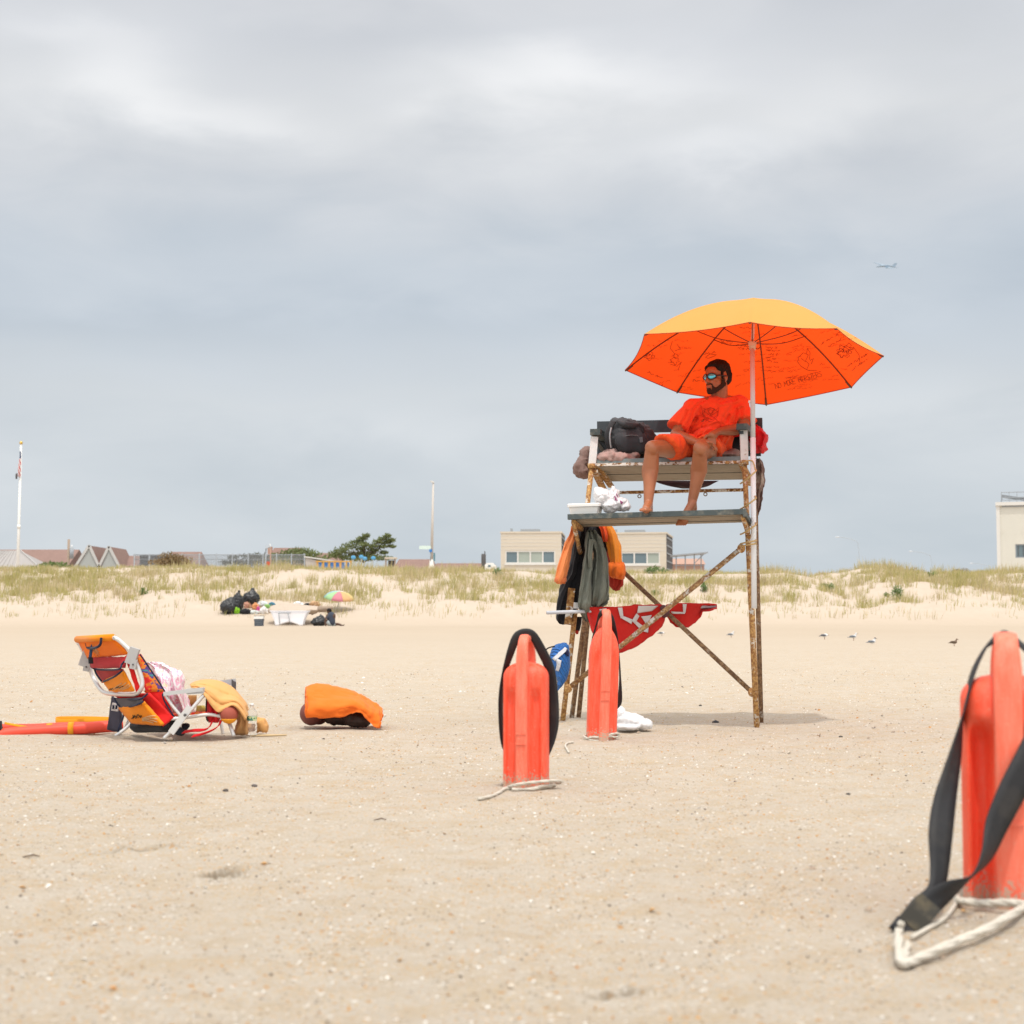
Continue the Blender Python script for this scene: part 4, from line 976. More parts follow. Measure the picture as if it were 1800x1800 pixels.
# seat
STl, STr = P(1049, 807, 11.955), P(1303, 802, 11.61); su = U3(STl, STr); sb = V((-su.y, su.x, 0)).normalized(); sv = sb * .46 + V((0, 0, -.108)); sn = su.cross(sv).normalized()
st = link_mesh('seat', MB().box((STl + STr) / 2 + sv * .11 - sn * .017, (STr - STl) / 2, sv * .11, sn * .0165, 0), M_seatpaint, ch, smooth=False)
boards(st, 'slat', STl + sv * .24, STr + sv * .24, sv * .76, 2, .012, .03, [M_painted, M_raw])
link_mesh('slat', MB().box((STl + STr) / 2 + sv * .125 - sn * .049, (STr - STl) / 2, sv * .095, sn * .011), M_raw, st, smooth=False)
link_mesh('seat_angle', MB().box((STl + STr) / 2 + sv * .008 - sn * .045, (STr - STl) / 2 + su * .02, sv * .012, sn * .011), rusty('angle_rust', (.70, .66, .60), .5, 22), ch, smooth=False)
for A in (STl, STr): link_mesh('seat_bracket', MB().beam(A - sn * .05 + sv * .03, A + sv * 1.0 - sn * .07, .045, .02), M_rustsun, ch, smooth=False)
link_mesh('seat_bracket', MB().beam(P(1045, 828, 11.95), P(1061, 861, 12.35), .05, .02), M_rustsun, ch, smooth=False)
link_mesh('rear_rail', MB().tube([P(1062, 866.5, 12.5), P(1306, 861, 12.1)], .0135, 10), rusty('rail_rust', (.66, .62, .55), .55, 16), ch)
for q in ((1124, 870, 12.36), (1240, 866.5, 12.2)):
    c = P(*q); link_mesh('eye_bolt', MB().tube([c + V((.013 * cos(a * pi / 6), 0, .013 * sin(a * pi / 6) - .01)) for a in range(13)], .004, 6), M_rustshade, ch)
# back rest and arms
for (yl, yr, h, dl, nm) in ((741, 734.5, .098, 12.53, 'back_board'), (772, 768, .15, 12.50, 'back_board')):
    A, B = P(1050, yl, dl), P(1340 if yl < 760 else 1337, yr, dl - .36); c = (A + B) / 2; u = (B - A) / 2
    link_mesh(nm, MB().box(c + V((0, 0, -h / 2)), u, V((-u.y, u.x, 0)).normalized() * .012, (0, .03 * h, h / 2)), M_backpaint, ch, smooth=False)
for (p, q) in (((1046, 754, 11.93), (1066, 752, 12.54)), ((1303.5, 744.5, 11.56), (1322, 741, 12.2))):
    a, b = P(*p), P(*q); a.z -= .022; b.z = a.z + .01
    link_mesh('armrest', MB().beam(a, b, .078, .046), M_painted, ch, smooth=False)
    link_mesh('arm_bracket', MB().beam(a + V((0, .03, -.04)), b + V((0, 0, -.13)), .03, .02), M_backpaint, ch, smooth=False)

# ================================================================== the big orange umbrella
UA, UN, UR, UH = V((1.82158, 11.75, 3.1386)), V((.0483, .16988, .98428)).normalized(), .962, .4425
RIM = [(1.5472, 10.7623, 2.8730), (.9658, 11.2115, 2.8240), (.8732, 11.9320, 2.7042), (1.3236, 12.5019, 2.5837), (2.0532, 12.5873, 2.5332), (2.6346, 12.1382, 2.5821), (2.7272, 11.4176, 2.7020), (2.2768, 10.8477, 2.8224)]
RIM = [V(p) for p in RIM]
for i, (px, py) in ((0, (1318, 566)), (1, (1133, 587)), (7, (1471, 577)), (3, (1190, 689)), (4, (1347, 711)), (5, (1497, 680)), (6, (1553, 625)), (2, (1099, 650))): RIM[i] = P(px, py, RIM[i].y)
UC = sum(RIM, V((0, 0, 0))) / 8
UTOP = UC + UN * (UH + .06)
def canopy_point(i, t, s):
    """rib i towards rib i+1 (s), t from the top to the rim"""
    a = t; dz = (UTOP - UC).length * (1 - (.36 * t + .64 * t * t))
    e = RIM[i].lerp(RIM[(i + 1) % 8], s); r = (e - UC)
    k = 4 * s * (1 - s)
    return UC + r * a * (1 - .022 * k * t) + UN * (dz - .012 * k * a)
um = thing('lifeguard_umbrella', 'large orange umbrella covered in handwriting, tied to the lifeguard chair', 'umbrella', P(1326, 1080, 11.37))
cm = MB(); NS, NT_ = 8, 18; rings = []
for q in range(1, NT_ + 1):
    rings.append([canopy_point(i, q / NT_, s / NS) for i in range(8) for s in range(NS)])
cm.loops(rings, 0, cap=False); o = len(cm.v); cm.v.append(UTOP)
for j in range(64): cm.f.append((j, (j + 1) % 64, o)); cm.m.append(0)
UTREE = bvh(cm)
def umbrella_fabric():
    m, t, b = new_mat('umbrella_fabric'); co = t.coord('Object'); n = t.noise(co, 2.5, 4, .6)
    geo = t.node('ShaderNodeNewGeometry'); out = m.node_tree.nodes['Material Output']
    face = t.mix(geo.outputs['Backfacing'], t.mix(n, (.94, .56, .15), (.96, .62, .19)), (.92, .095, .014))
    put(t, b, 'Base Color', face); b.inputs['Roughness'].default_value = .75; b.inputs['Specular IOR Level'].default_value = .15
    weave = t.noise(co, 380, 2, .5); put(t, b, 'Normal', t.bump(weave, .15, .001))
    tr = t.node('ShaderNodeBsdfTranslucent'); tr.inputs[0].default_value = (1.0, .088, .010, 1)
    mx = t.node('ShaderNodeMixShader', ins={0: .52}); t.l.new(b.outputs[0], mx.inputs[1]); t.l.new(tr.outputs[0], mx.inputs[2]); t.l.new(mx.outputs[0], out.inputs[0]); return m
can = link_mesh('canopy', cm, umbrella_fabric(), um)
hem = MB(); hp = [canopy_point(i, 1, s / NS) - UN * .002 for i in range(8) for s in range(NS)]; hem.tube(hp + [hp[0]], .0035, 6); link_mesh('hem', hem, simple('hem_red', (.45, .05, .012), .8), can)
M_rib = simple('rib_steel', (.15, .045, .022), .5, .1); M_ink = simple('marker_ink', (.30, .034, .012), .9, .1)
HUB = P(1322.5, 604, 11.66); PBOT = P(1325.6, 1069, 11.36)
for i in range(8):
    pts = [canopy_point(i, q / 12, 0) - UN * .010 for q in range(0, 13)]
    rb = link_mesh('rib', MB().tube(pts, .0055, 6), M_rib, um)
    tip = canopy_point(i, 1, 0); dr = (tip - canopy_point(i, .93, 0)).normalized()
    link_mesh('rib_tip', MB().tube([tip - dr * .075 - UN * .015, tip - dr * .02 - UN * .013, tip + dr * .002 - UN * .008], [.008, .009, .005], 8), simple('tip_brown', (.13, .07, .045), .6), rb)
    j = canopy_point(i, .50, 0) - UN * .02; mid = HUB.lerp(j, .55) - UN * .030
    link_mesh('strut', MB().tube(smooth_path([HUB, mid, j], 6), .0038, 6), M_rib, rb)
M_alu = simple('aluminium_pole', (.60, .60, .61), .4, .06, 4, metal=.15, dirt=(.45, .44, .42), dirt_amt=.2, dscale=9)
M_alu2 = simple('pale_alu', (.80, .82, .84), .4, .05, 4, metal=.0)
sect = HUB.lerp(PBOT, .365)
link_mesh('pole', MB().tube([HUB - (PBOT - HUB).normalized() * .02, sect], .0178, 16), M_alu, um)
link_mesh('pole', MB().tube([sect, PBOT], .0200, 16), M_alu2, um)
link_mesh('pole', MB().tube([UTOP - UN * .01, HUB], .0125, 12), M_alu, um)
link_mesh('hub', MB().tube([HUB + V((0, 0, .022)), HUB + V((0, 0, .01)), HUB - V((0, 0, .01)), HUB - V((0, 0, .05))], [.026, .034, .030, .022], 16), simple('hub_plastic', (.62, .48, .36), .5), um)
link_mesh('finial', MB().ell(UTOP + UN * .006, (.02, .02, .012)), simple('finial_red', (.62, .10, .03), .5), um)
link_mesh('catch', MB().ell(P(1317.8, 706, 11.6), (.012, .012, .012)), M_white, um)
# writing and drawings in marker on the inside
GL = {'N': [[(0, 1), (0, 0), (.7, 1), (.7, 0)]], 'O': [[(.35, 0), (0, .3), (.05, .8), (.35, 1), (.65, .75), (.65, .25), (.35, 0)]], 'M': [[(0, 1), (.1, 0), (.4, .7), (.7, 0), (.8, 1)]], 'R': [[(0, 1), (0, 0), (.55, .1), (.55, .45), (0, .5), (.6, 1)]],
      'E': [[(.6, 0), (0, 0), (0, 1), (.6, 1)], [(0, .5), (.45, .5)]], 'H': [[(0, 0), (0, 1)], [(.6, 0), (.6, 1)], [(0, .5), (.6, .5)]], 'I': [[(.2, 0), (.2, 1)]], 'P': [[(0, 1), (0, 0), (.55, .1), (.55, .45), (0, .5)]], 'S': [[(.6, .1), (.2, 0), (.05, .3), (.55, .6), (.5, .95), (0, .95)]], 'T': [[(0, 0), (.7, 0)], [(.35, 0), (.35, 1)]]}
def text_lines(s, x, y, h, adv, ang):
    out = []
    for c in s:
        for stq in GL.get(c, []):
            out.append([(x + (p * h * .8) * cos(ang) - (q - 1) * -h * sin(ang) * -1, y + (p * h * .8) * sin(ang) + (q - 1) * h * cos(ang)) for p, q in stq])
        x += adv * cos(ang); y += adv * sin(ang)
    return out
def scrawl(R, x, y, L, ang, h):
    out, cx = [], 0
    while cx < L:
        wl = min(L - cx, R.uniform(6, 16)); pts = []; q = 0
        while q < wl:
            pts.append((x + (cx + q) * cos(ang) + R.uniform(-.4, .4), y + (cx + q) * sin(ang) + R.choice((-h, 0, -h * .6, -h * .2)) + R.uniform(-.4, .4))); q += R.uniform(.9, 1.8)
        if len(pts) > 1: out.append(pts)
        cx += wl + R.uniform(2, 3.5)
    return out
R = random.Random(3); dark, faint = [], []
dark += text_lines('NO MORE HIPSTERS', 1364, 684, 9.5, 5.3, -.27)
for x, y, L, a, h in ((1266, 600, 22, .1, 3.2), (1268, 605, 18, .05, 3), (1294, 608, 24, .1, 3), (1296, 613, 26, .1, 3), (1345, 613, 22, -.05, 3), (1346, 618, 26, -.03, 3), (1350, 624, 18, .0, 3), (1346, 630, 20, .05, 2.6), (1348, 636, 22, .12, 3), (1237, 624, 26, -.18, 3.4), (1444, 606, 40, -.55, 3.2), (1456, 612, 34, -.6, 3), (1490, 645, 40, -.55, 3.2), (1497, 652, 34, -.62, 3), (1218, 671, 22, .03, 4), (1300, 577, 30, .02, 2.5), (1138, 655, 30, .4, 3), (1375, 603, 6, 0, 2.5), (1238, 652, 8, .3, 5)):
    dark += scrawl(R, x, y, L, a, h)
for k in range(90):
    x, y = R.choice((R.uniform(1125, 1235), R.uniform(1290, 1320), R.uniform(1335, 1420), R.uniform(1335, 1480))), R.uniform(585, 690); faint += scrawl(R, x, y, R.uniform(10, 34), R.uniform(-.35, .1), R.uniform(1.6, 3))
def loopy(cx, cy, r, n, wob): return [(cx + r * (1 + wob * sin(k * 2.3)) * cos(2 * pi * k / n), cy + r * (1 + wob * cos(k * 1.7)) * .8 * sin(2 * pi * k / n)) for k in range(n + 1)]
dark += [loopy(1142, 626, 8, 14, .3), loopy(1141, 627, 5, 10, .4), loopy(1139, 624, 3, 8, .4), loopy(1484, 618, 12, 22, .25), loopy(1490, 612, 8, 14, .5), loopy(1481, 622, 7, 12, .6), loopy(1486, 616, 5, 10, .6), loopy(1478, 616, 4, 9, .5), [(1500, 610), (1510, 624), (1512, 640)], [(1258, 625), (1245, 630), (1240, 628), (1248, 622), (1260, 624)], loopy(1186, 634, 7, 16, .4), loopy(1188, 626, 4, 10, .4), [(1178, 640), (1190, 644), (1198, 636), (1192, 650)], [(1190, 605), (1196, 613), (1186, 617)], [(1182, 600), (1178, 612), (1186, 622)]]
dark += [[(1404, 628), (1412, 620), (1421, 624), (1416, 634), (1422, 640), (1418, 650), (1408, 644), (1402, 636), (1404, 628)], [(1418, 622), (1419, 612), (1424, 620), (1423, 632)], [(1408, 644), (1420, 651), (1436, 652)], [(1424, 634), (1430, 630), (1426, 640)], [(1408, 630), (1416, 636)]]
link_mesh('lettering', marks(UTREE, dark, .0019, .004), M_ink, can); link_mesh('lettering', marks(UTREE, faint, .0013, .004), simple('faint_ink', (.50, .052, .012), .9), can)
# lashing between pole and chair
def lashing():
    mb = MB(); M_rope = simple('tan_rope', (.52, .37, .17), .9, .15, 40)
    def wrap(y0, y1, dy=0):
        a, b = P(1305, y0, 11.44), P(1328, y1, 11.42); pts = []
        return [a + V((0, .1, .0)), a, a.lerp(b, .3) - V((0, .09, 0)), a.lerp(b, .7) - V((0, .10, 0)), b - V((0, .03, 0)), b + V((.004, .05, .02))]
    tops = [(848, 828), (893, 876), (938, 922), (955, 951), (960, 956)]
    pts = []
    for y0, y1 in tops: mb.tube(smooth_path(wrap(y0, y1), 5), .006, 8)
    mb.tube(smooth_path([P(1328, 826, 11.46), P(1322, 810, 11.5), P(1308, 812, 11.56)], 5), .005, 8)
    solo('lashing_rope', mb, M_rope, 'thin tan rope lashing the umbrella pole to the chair leg', 'rope')
lashing()
# ================================================================== things on and about the chair
def heap(parts, voxel=.014, amp=.012, sc=9, seed=1, smooth=2):
    """one soft body from pixel ellipsoids (px, py, d, rx px, ry px, depth m)"""
    mb = MB()
    for (px, py, d, rx, ry, rd) in parts: mb.ell(P(px, py, d), (rx * d / FPX, rd, ry * d / FPX), n=18, m=12)
    return fuse(mb, voxel, smooth).ripple(amp, sc, seed)
C_brown = cloth('mauve_fleece', (.215, .135, .115), .22, dirt=(.30, .20, .17), dirt_amt=.5, dscale=4)
C_brown2 = cloth('mauve_blanket', (.40, .265, .235), .16)
C_black = cloth('black_cloth', (.018, .018, .021), .3); C_char = cloth('charcoal_nylon', (.042, .042, .046), .3, rough=.6)
solo('blanket', heap([(1060, 806, 12.05, 14, 9, .14), (1074, 803, 12.05, 18, 12, .15), (1092, 806, 12.02, 16, 9, .14), (1110, 800, 12.05, 16, 10, .14), (1103, 809, 11.98, 18, 5, .08), (1085, 811, 11.97, 20, 5, .07), (1120, 797, 12.15, 12, 10, .1)], .012, .024, 9, 3), C_brown2, 'mauve brown blanket bunched on the seat under the black backpack', 'blanket')
solo('blanket', heap([(1030, 800, 12.2, 10, 12, .1), (1026, 815, 12.15, 12, 12, .11), (1020, 824, 12.12, 10, 14, .1), (1027, 830, 12.1, 9, 11, .09), (1036, 795, 12.25, 10, 8, .1), (1040, 812, 12.2, 8, 14, .08)], .012, .022, 10, 5), C_brown, 'brown fleece rolled over the left arm end of the seat', 'blanket')
solo('blanket', heap([(1180, 803, 11.98, 32, 4.5, .10), (1200, 801, 12.02, 30, 5, .1), (1270, 800, 11.9, 30, 5, .12), (1288, 797, 11.93, 12, 7, .1), (1240, 803, 11.95, 40, 4, .14)], .012, .012, 10, 6), C_brown, 'dark mauve blanket spread flat under the seated man', 'blanket')
hr = loft(densify([(806, 1326, 1335, 12.2, .03), (812, 1325, 1341, 12.2, .05), (824, 1324, 1344, 12.2, .06), (836, 1325, 1344.5, 12.2, .05), (846, 1324, 1345, 12.2, .05), (858, 1323, 1342, 12.18, .05), (872, 1323, 1339.5, 12.18, .05), (885, 1324, 1339.5, 12.18, .045), (897, 1324, 1336.5, 12.18, .04), (908, 1324, 1332, 12.18, .03), (918, 1325, 1330, 12.18, .02), (930, 1326, 1329.5, 12.18, .012)], 4), 36, 3, .022, 1, k2=7, amp2=.008); hr.ripple(.012, 14, 4, (1, 1, .6))
m, t, b = new_mat('brown_lined_cloth'); co = t.coord('Object'); put(t, b, 'Base Color', t.mix(t.math('MULTIPLY', t.ramp(t.noise(co, 6, 3, .5), [(.50, (0, 0, 0)), (.56, (1, 1, 1))]), 1.0), (.15, .095, .08), (.36, .31, .26))); b.inputs['Roughness'].default_value = .9
solo('blanket', hr, m, 'brown and beige blanket hanging down behind the umbrella pole', 'blanket')
solo('hanging_cloth', loft(densify([(845, 1148, 1264, 12.36, .03), (850, 1160, 1254, 12.36, .06), (855, 1178, 1244, 12.36, .06), (859, 1200, 1228, 12.36, .03)], 3), 36, 4, .012), cloth('maroon_cloth', (.055, .03, .035), .2), 'dark maroon cloth sagging below the seat slats', 'cloth')
# red bag, black bag
rb = loft(densify([(746, 1320, 1330, 12.15, .02), (752, 1316, 1339, 12.15, .09), (760, 1314, 1346, 12.15, .12), (768, 1314, 1352.5, 12.15, .13), (780, 1315, 1350, 12.15, .13), (790, 1318, 1348, 12.15, .11), (799, 1331, 1344, 12.15, .04)], 4), 36, 2, .02, .5, k2=5, amp2=.01); rb.ripple(.022, 9, 8)
solo('red_bag', rb, cloth('red_nylon', (.62, .012, .018), .12, rough=.55), 'crumpled bright red bag hanging behind the right arm post', 'bag')
bb = loft(densify([(756, 1274, 1300, 12.2, .06), (770, 1270, 1306, 12.2, .1), (785, 1264, 1306, 12.15, .12), (799, 1258, 1304, 12.12, .1)], 3), 28); solo('black_bag', bb.ripple(.012, 8, 2), C_black, 'plain black bag squeezed between the man and the right arm post', 'bag')
solo('red_strap', MB().ribbon([P(1288, 766, 11.98), P(1296, 765, 11.95), P(1303, 763, 11.93)], [V((0, 0, .012))] * 3, .004), cloth('strap_red', (.62, .012, .018)), 'short red strap showing between forearm and arm post', 'strap')
# backpack
def backpack():
    r = thing('backpack', 'full black backpack lying on the seat beside the man', 'backpack', P(1112, 802, 12.15))
    body = loft(densify([(735, 1080, 1102, 12.2, .05), (739, 1074, 1118, 12.18, .11), (745, 1071, 1135, 12.15, .15), (755, 1069.5, 1147, 12.14, .17), (768, 1069, 1154.5, 12.12, .18), (782, 1070, 1157, 12.12, .18), (795, 1078, 1155, 12.12, .16), (804, 1096, 1148, 12.12, .1)], 4), 44, 3, .012, .6, k2=7, amp2=.006, sq=.8); body.ripple(.022, 9, 4)
    link_mesh('pack', body, C_char, r); T = bvh(body)
    pk = loft(densify([(757, 1092, 1128, 11.985, .012), (764, 1084, 1136, 11.955, .035), (780, 1082, 1138, 11.945, .045), (794, 1090, 1134, 11.955, .04), (800, 1100, 1126, 11.985, .015)], 3), 32, 2, .006, .3, sq=.7); link_mesh('front_pocket', pk.ripple(.012, 11, 9), cloth('pocket_nylon', (.032, .032, .036), .3, rough=.55), r)
    s = ppath([(1078, 741, 12.06), (1072, 751, 12.0), (1068.5, 763, 11.97), (1069, 777, 11.97), (1073, 789, 11.99)], 6); link_mesh('shoulder_strap', MB().ribbon(s, [V((.022, .01, 0))] * len(s), .012), cloth('strap_grey', (.035, .037, .04)), r)
    s = ppath([(1074.5, 752, 11.96), (1072, 764, 11.94), (1072.5, 777, 11.94), (1074, 787, 11.95)], 6); link_mesh('piping', MB().tube(s, .006, 6), simple('pale_piping', (.30, .31, .32), .5), r)
    s = ppath([(1084, 739, 12.02), (1096, 746, 11.98), (1112, 748, 11.98), (1128, 747, 12.02)], 6); link_mesh('lid_fold', MB().tube(s, [.008 + .018 * sin(pi * i / (len(s) - 1)) for i in range(len(s))], 10), C_char, r)
    s = ppath([(1122, 744, 12.0), (1130, 752, 11.96), (1129, 770, 11.93), (1124, 786, 11.92)], 6); link_mesh('webbing', MB().ribbon(s, [V((.009, .002, .002))] * len(s), .004), C_black, r)
    link_mesh('buckle', MB().box(P(1127, 773, 11.90), (.012, 0, .002), (0, .006, 0), (-.002, 0, .02)), simple('buckle_plastic', (.10, .10, .11), .3), r, smooth=False)
    s = ppath([(1092, 768, 11.93), (1108, 765, 11.91), (1126, 767, 11.93)], 5); link_mesh('zipper', MB().tube(s, .004, 6), simple('zip_grey', (.11, .11, .115), .4), r)
backpack()
# clothes hanging at the left of the chair
def garment(name, label, cat, mats, lofts, group='clothes hanging on the chair'):
    r = thing(name, label, cat, P(*lofts[0][1]), group)
    for (part, o, rows, k, amp, ph, rip, mat, sd) in lofts:
        mb = loft(densify(rows, 7), 64, k, amp, ph, sd, k2=int(k * 2.3) + 3, amp2=amp * .28); mb.ripple(rip * 1.1, 8.5, sd + 1, (1, 1, .32)); link_mesh(part, mb, mat, r)
    return r
C_or1 = cloth('faded_orange', (.72, .23, .075), .1); C_or2 = cloth('amber_orange', (.80, .27, .03), .1); C_redor = cloth('red_orange', (.72, .085, .02), .1); C_dred = cloth('brick_red', (.40, .04, .025), .12)
C_olive = cloth('olive_grey', (.165, .175, .145), .18)
garment('orange_jacket', 'faded orange jacket sleeve hanging left of the black jacket', 'jacket', None, [('sleeve', (985, 1000, 11.7), [(924, 1004, 1012, 11.75, .03), (938, 1000.5, 1012, 11.74, .045), (951, 994.5, 1010, 11.73, .055), (966, 988, 1006, 11.72, .06), (990, 981.5, 1002, 11.7, .065), (1012, 976.5, 997.5, 11.7, .06), (1021, 974, 995, 11.7, .055), (1027, 980, 994, 11.7, .03)], 2, .016, .4, .008, C_or1, 1),
    ('cuff', (985, 1025, 11.7), [(1014, 976, 996, 11.7, .06), (1018, 974.5, 996.3, 11.7, .068), (1023, 974.3, 995.5, 11.7, .062)], 1, .004, 0, .001, cloth('cuff_orange', (.62, .17, .06)), 2)])
garment('black_jacket', 'long black jacket hanging behind the left front leg', 'jacket', None, [('body', (1000, 1050, 11.9), [(922, 1012, 1040, 11.9, .03), (935, 1010, 1034, 11.9, .06), (955, 1005, 1030, 11.9, .08), (985, 1001, 1028, 11.9, .08), (1010, 996, 1026, 11.88, .08), (1028, 986, 1024, 11.88, .08), (1045, 981, 1020, 11.88, .08), (1065, 978, 1016, 11.88, .075), (1085, 976.5, 1010, 11.88, .07), (1093, 979, 1007, 11.88, .05), (1097.5, 986, 1000, 11.88, .02)], 2, .02, .9, .012, C_black, 3),
    ('hood', (1050, 935, 12.0), [(919, 1034, 1052, 12.05, .03), (928, 1033, 1060, 12.05, .06), (942, 1036, 1064, 12.05, .07), (960, 1044, 1068, 12.05, .06), (972, 1052, 1066, 12.05, .03)], 2, .012, .2, .01, C_black, 4)])
garment('olive_hoodie', 'olive grey hooded sweatshirt hanging in long folds, in front of the black jacket', 'sweatshirt', None, [('body', (1050, 1000, 11.75), [(931, 1034, 1044, 11.8, .03), (938, 1032, 1051, 11.79, .055), (951, 1036, 1059, 11.78, .075), (972, 1042, 1066, 11.77, .085), (996, 1041, 1068.5, 11.76, .09), (1021, 1039, 1070.5, 11.75, .09), (1040, 1038, 1072, 11.75, .09), (1052, 1038, 1071.5, 11.75, .085), (1062, 1039, 1067, 11.76, .06), (1067, 1042, 1058, 11.78, .03)], 3, .028, .7, .016, C_olive, 5),
    ('sleeve', (1030, 1000, 11.75), [(934, 1031, 1040, 11.76, .03), (951, 1028, 1041, 11.74, .05), (975, 1026, 1043, 11.73, .06), (1000, 1023, 1043, 11.72, .06), (1025, 1020, 1042, 11.71, .065), (1050, 1017, 1041, 11.71, .065), (1064, 1016, 1040, 11.71, .06), (1080, 1020, 1040, 11.8, .04), (1093, 1030, 1038, 11.85, .015)], 2, .02, .1, .012, C_olive, 6),
    ('hood', (1040, 960, 11.7), [(948, 1036, 1046, 11.7, .02), (962, 1034, 1043, 11.68, .03), (985, 1033, 1041, 11.67, .03), (1003, 1036, 1041, 11.68, .015)], 1, .01, 0, .008, cloth('olive_pale', (.19, .20, .165), .15), 7)])
garment('amber_jacket', 'amber orange jacket with rolled cuff hanging on the far side of the hoodie', 'jacket', None, [('sleeve', (1080, 960, 12.0), [(918, 1052, 1068, 12.0, .03), (924, 1053, 1075, 12.0, .05), (932, 1057, 1081, 12.0, .06), (945, 1062, 1087, 12.0, .065), (962, 1067, 1092, 12.0, .065), (980, 1071, 1094, 12.0, .065), (994, 1073, 1095.5, 12.0, .06), (1003, 1074, 1096, 12.0, .05)], 2, .015, .4, .008, C_or2, 8),
    ('lining', (1060, 935, 11.95), [(919, 1046, 1060, 11.98, .03), (930, 1054, 1066, 11.96, .035), (942, 1058, 1069, 11.95, .035), (953, 1062, 1068, 11.95, .015)], 2, .012, .1, .008, C_redor, 9),
    ('cuff', (1085, 1005, 11.97), [(988, 1070, 1097, 11.98, .05), (996, 1068, 1099, 11.96, .07), (1006, 1068.5, 1100, 11.96, .075), (1014, 1072, 1099, 11.97, .06), (1018, 1078, 1097, 11.98, .03)], 3, .012, .8, .012, cloth('cuff_amber', (.80, .17, .025)), 10)])
garment('brick_jacket', 'brick red garment hanging lowest under the amber cuff', 'jacket', None, [('body', (1080, 1025, 12.1), [(940, 1062, 1072, 12.1, .03), (965, 1064, 1076, 12.1, .05), (990, 1067, 1090, 12.1, .06), (1012, 1068, 1097, 12.1, .07), (1026, 1069.5, 1097, 12.1, .06), (1034, 1073, 1092, 12.1, .04), (1038, 1079, 1088, 12.1, .015)], 2, .014, .3, .01, C_dred, 11)])
garment('black_glove', 'small black and red glove dangling below the hoodie', 'glove', None, [('palm', (1016, 1100, 11.9), [(1084, 1013, 1024, 11.92, .025), (1098, 1011.5, 1022, 11.92, .03), (1109, 1010, 1019, 11.92, .025)], 1, .004, 0, .004, C_black, 12), ('trim', (1014, 1112, 11.9), [(1108, 1009.5, 1018.5, 11.92, .026), (1115, 1012, 1016.5, 11.92, .015)], 1, .003, 0, .002, C_dred, 13)])
# red flag on its pole
def beach_flag():
    r = thing('warning_flag', 'red cloth flag with pale shapes hanging from a grey pole across the chair', 'flag', P(1100, 1090, 11.8))
    link_mesh('pole', MB().tube([P(961, 1077, 11.62), P(1035, 1074.5, 11.74), P(1150, 1067, 11.93), P(1258, 1066, 12.05)], .0135, 12), simple('grey_pole', (.52, .53, .56), .4, .06), r)
    C_flag = cloth('flag_red', (.60, .028, .022), .12, trans=.12)
    def lobe(cols, d0, nm, sd):
        xs = []
        for i in range(len(cols) - 1):
            for k in range(5): xs.append(tuple(lerp(a, b, k / 5) for a, b in zip(cols[i], cols[i + 1])))
        xs.append(cols[-1]); rows = []
        for q in range(17):
            t = q / 16; row = []
            for (x, yt, yb) in xs:
                y = lerp(yt, yb, t); f = .035 * sin(x * .11 + t * 2.4 + sd) * t + .02 * sin(x * .05 + t * 5) * t + .03 * sin(pi * t)
                row.append(P(x, y, d0 + (x - 1033) * .0013 - .03 + f))
            rows.append(row)
        mb = MB().sheet(rows, .006); mb.ripple(.006, 12, sd); return link_mesh(nm, mb, C_flag, r), bvh(mb)
    l1, t1 = lobe([(1033, 1068.5, 1080), (1040, 1067.5, 1108), (1055, 1067, 1132), (1072, 1067, 1145), (1088, 1066, 1147.5), (1110, 1064, 1141), (1116, 1062.5, 1138), (1130, 1063.5, 1129), (1150, 1063, 1114), (1162, 1063, 1102), (1168, 1066, 1090), (1171, 1069, 1080)], 11.74, 'cloth', 1)
    l2, t2 = lobe([(1171, 1064, 1080), (1178, 1062, 1094), (1188, 1061, 1101), (1200, 1060.5, 1103), (1210, 1060.5, 1103), (1222, 1061, 1094), (1230, 1061, 1086), (1235, 1061.5, 1075), (1248, 1062, 1073), (1260, 1063, 1070)], 11.76, 'cloth', 2)
    C_pale = cloth('flag_white', (.60, .58, .57), .06); mb = MB()
    for q in ([(1086, 1068), (1094, 1068), (1096, 1084), (1091, 1087)], [(1091, 1086), (1096, 1083), (1112, 1089), (1110, 1097)], [(1110, 1090), (1115, 1089), (1138, 1106), (1127, 1108)], [(1119, 1078), (1124, 1083), (1117, 1095), (1110, 1092)], [(1122, 1065), (1157, 1065), (1146, 1074), (1120, 1078)], [(1127, 1084), (1146, 1081), (1141, 1092), (1135, 1096)], [(1053, 1071), (1066, 1069), (1066, 1073), (1055, 1074)], [(1133, 1105), (1140, 1103), (1139, 1112), (1128, 1109)]): patch(t1, q, .012, mb, 6)
    link_mesh('print', mb, C_pale, l1); mb = MB()
    for q in ([(1200, 1062), (1207, 1062), (1205, 1077), (1201, 1077)], [(1179, 1075), (1204, 1076), (1204, 1079), (1182, 1079)]): patch(t2, q, .012, mb, 6)
    link_mesh('print', mb, C_pale, l2)
    link_mesh('knot', MB().tube(smooth_path([P(1164, 1066, 11.86), P(1170, 1075, 11.84), P(1168, 1084, 11.87)], 5), [.012, .02, .026, .028, .03, .03, .028, .024, .02, .016, .012], 10).ripple(.006, 20, 1), simple('knot_dark', (.11, .05, .055), .9), r)
beach_flag()
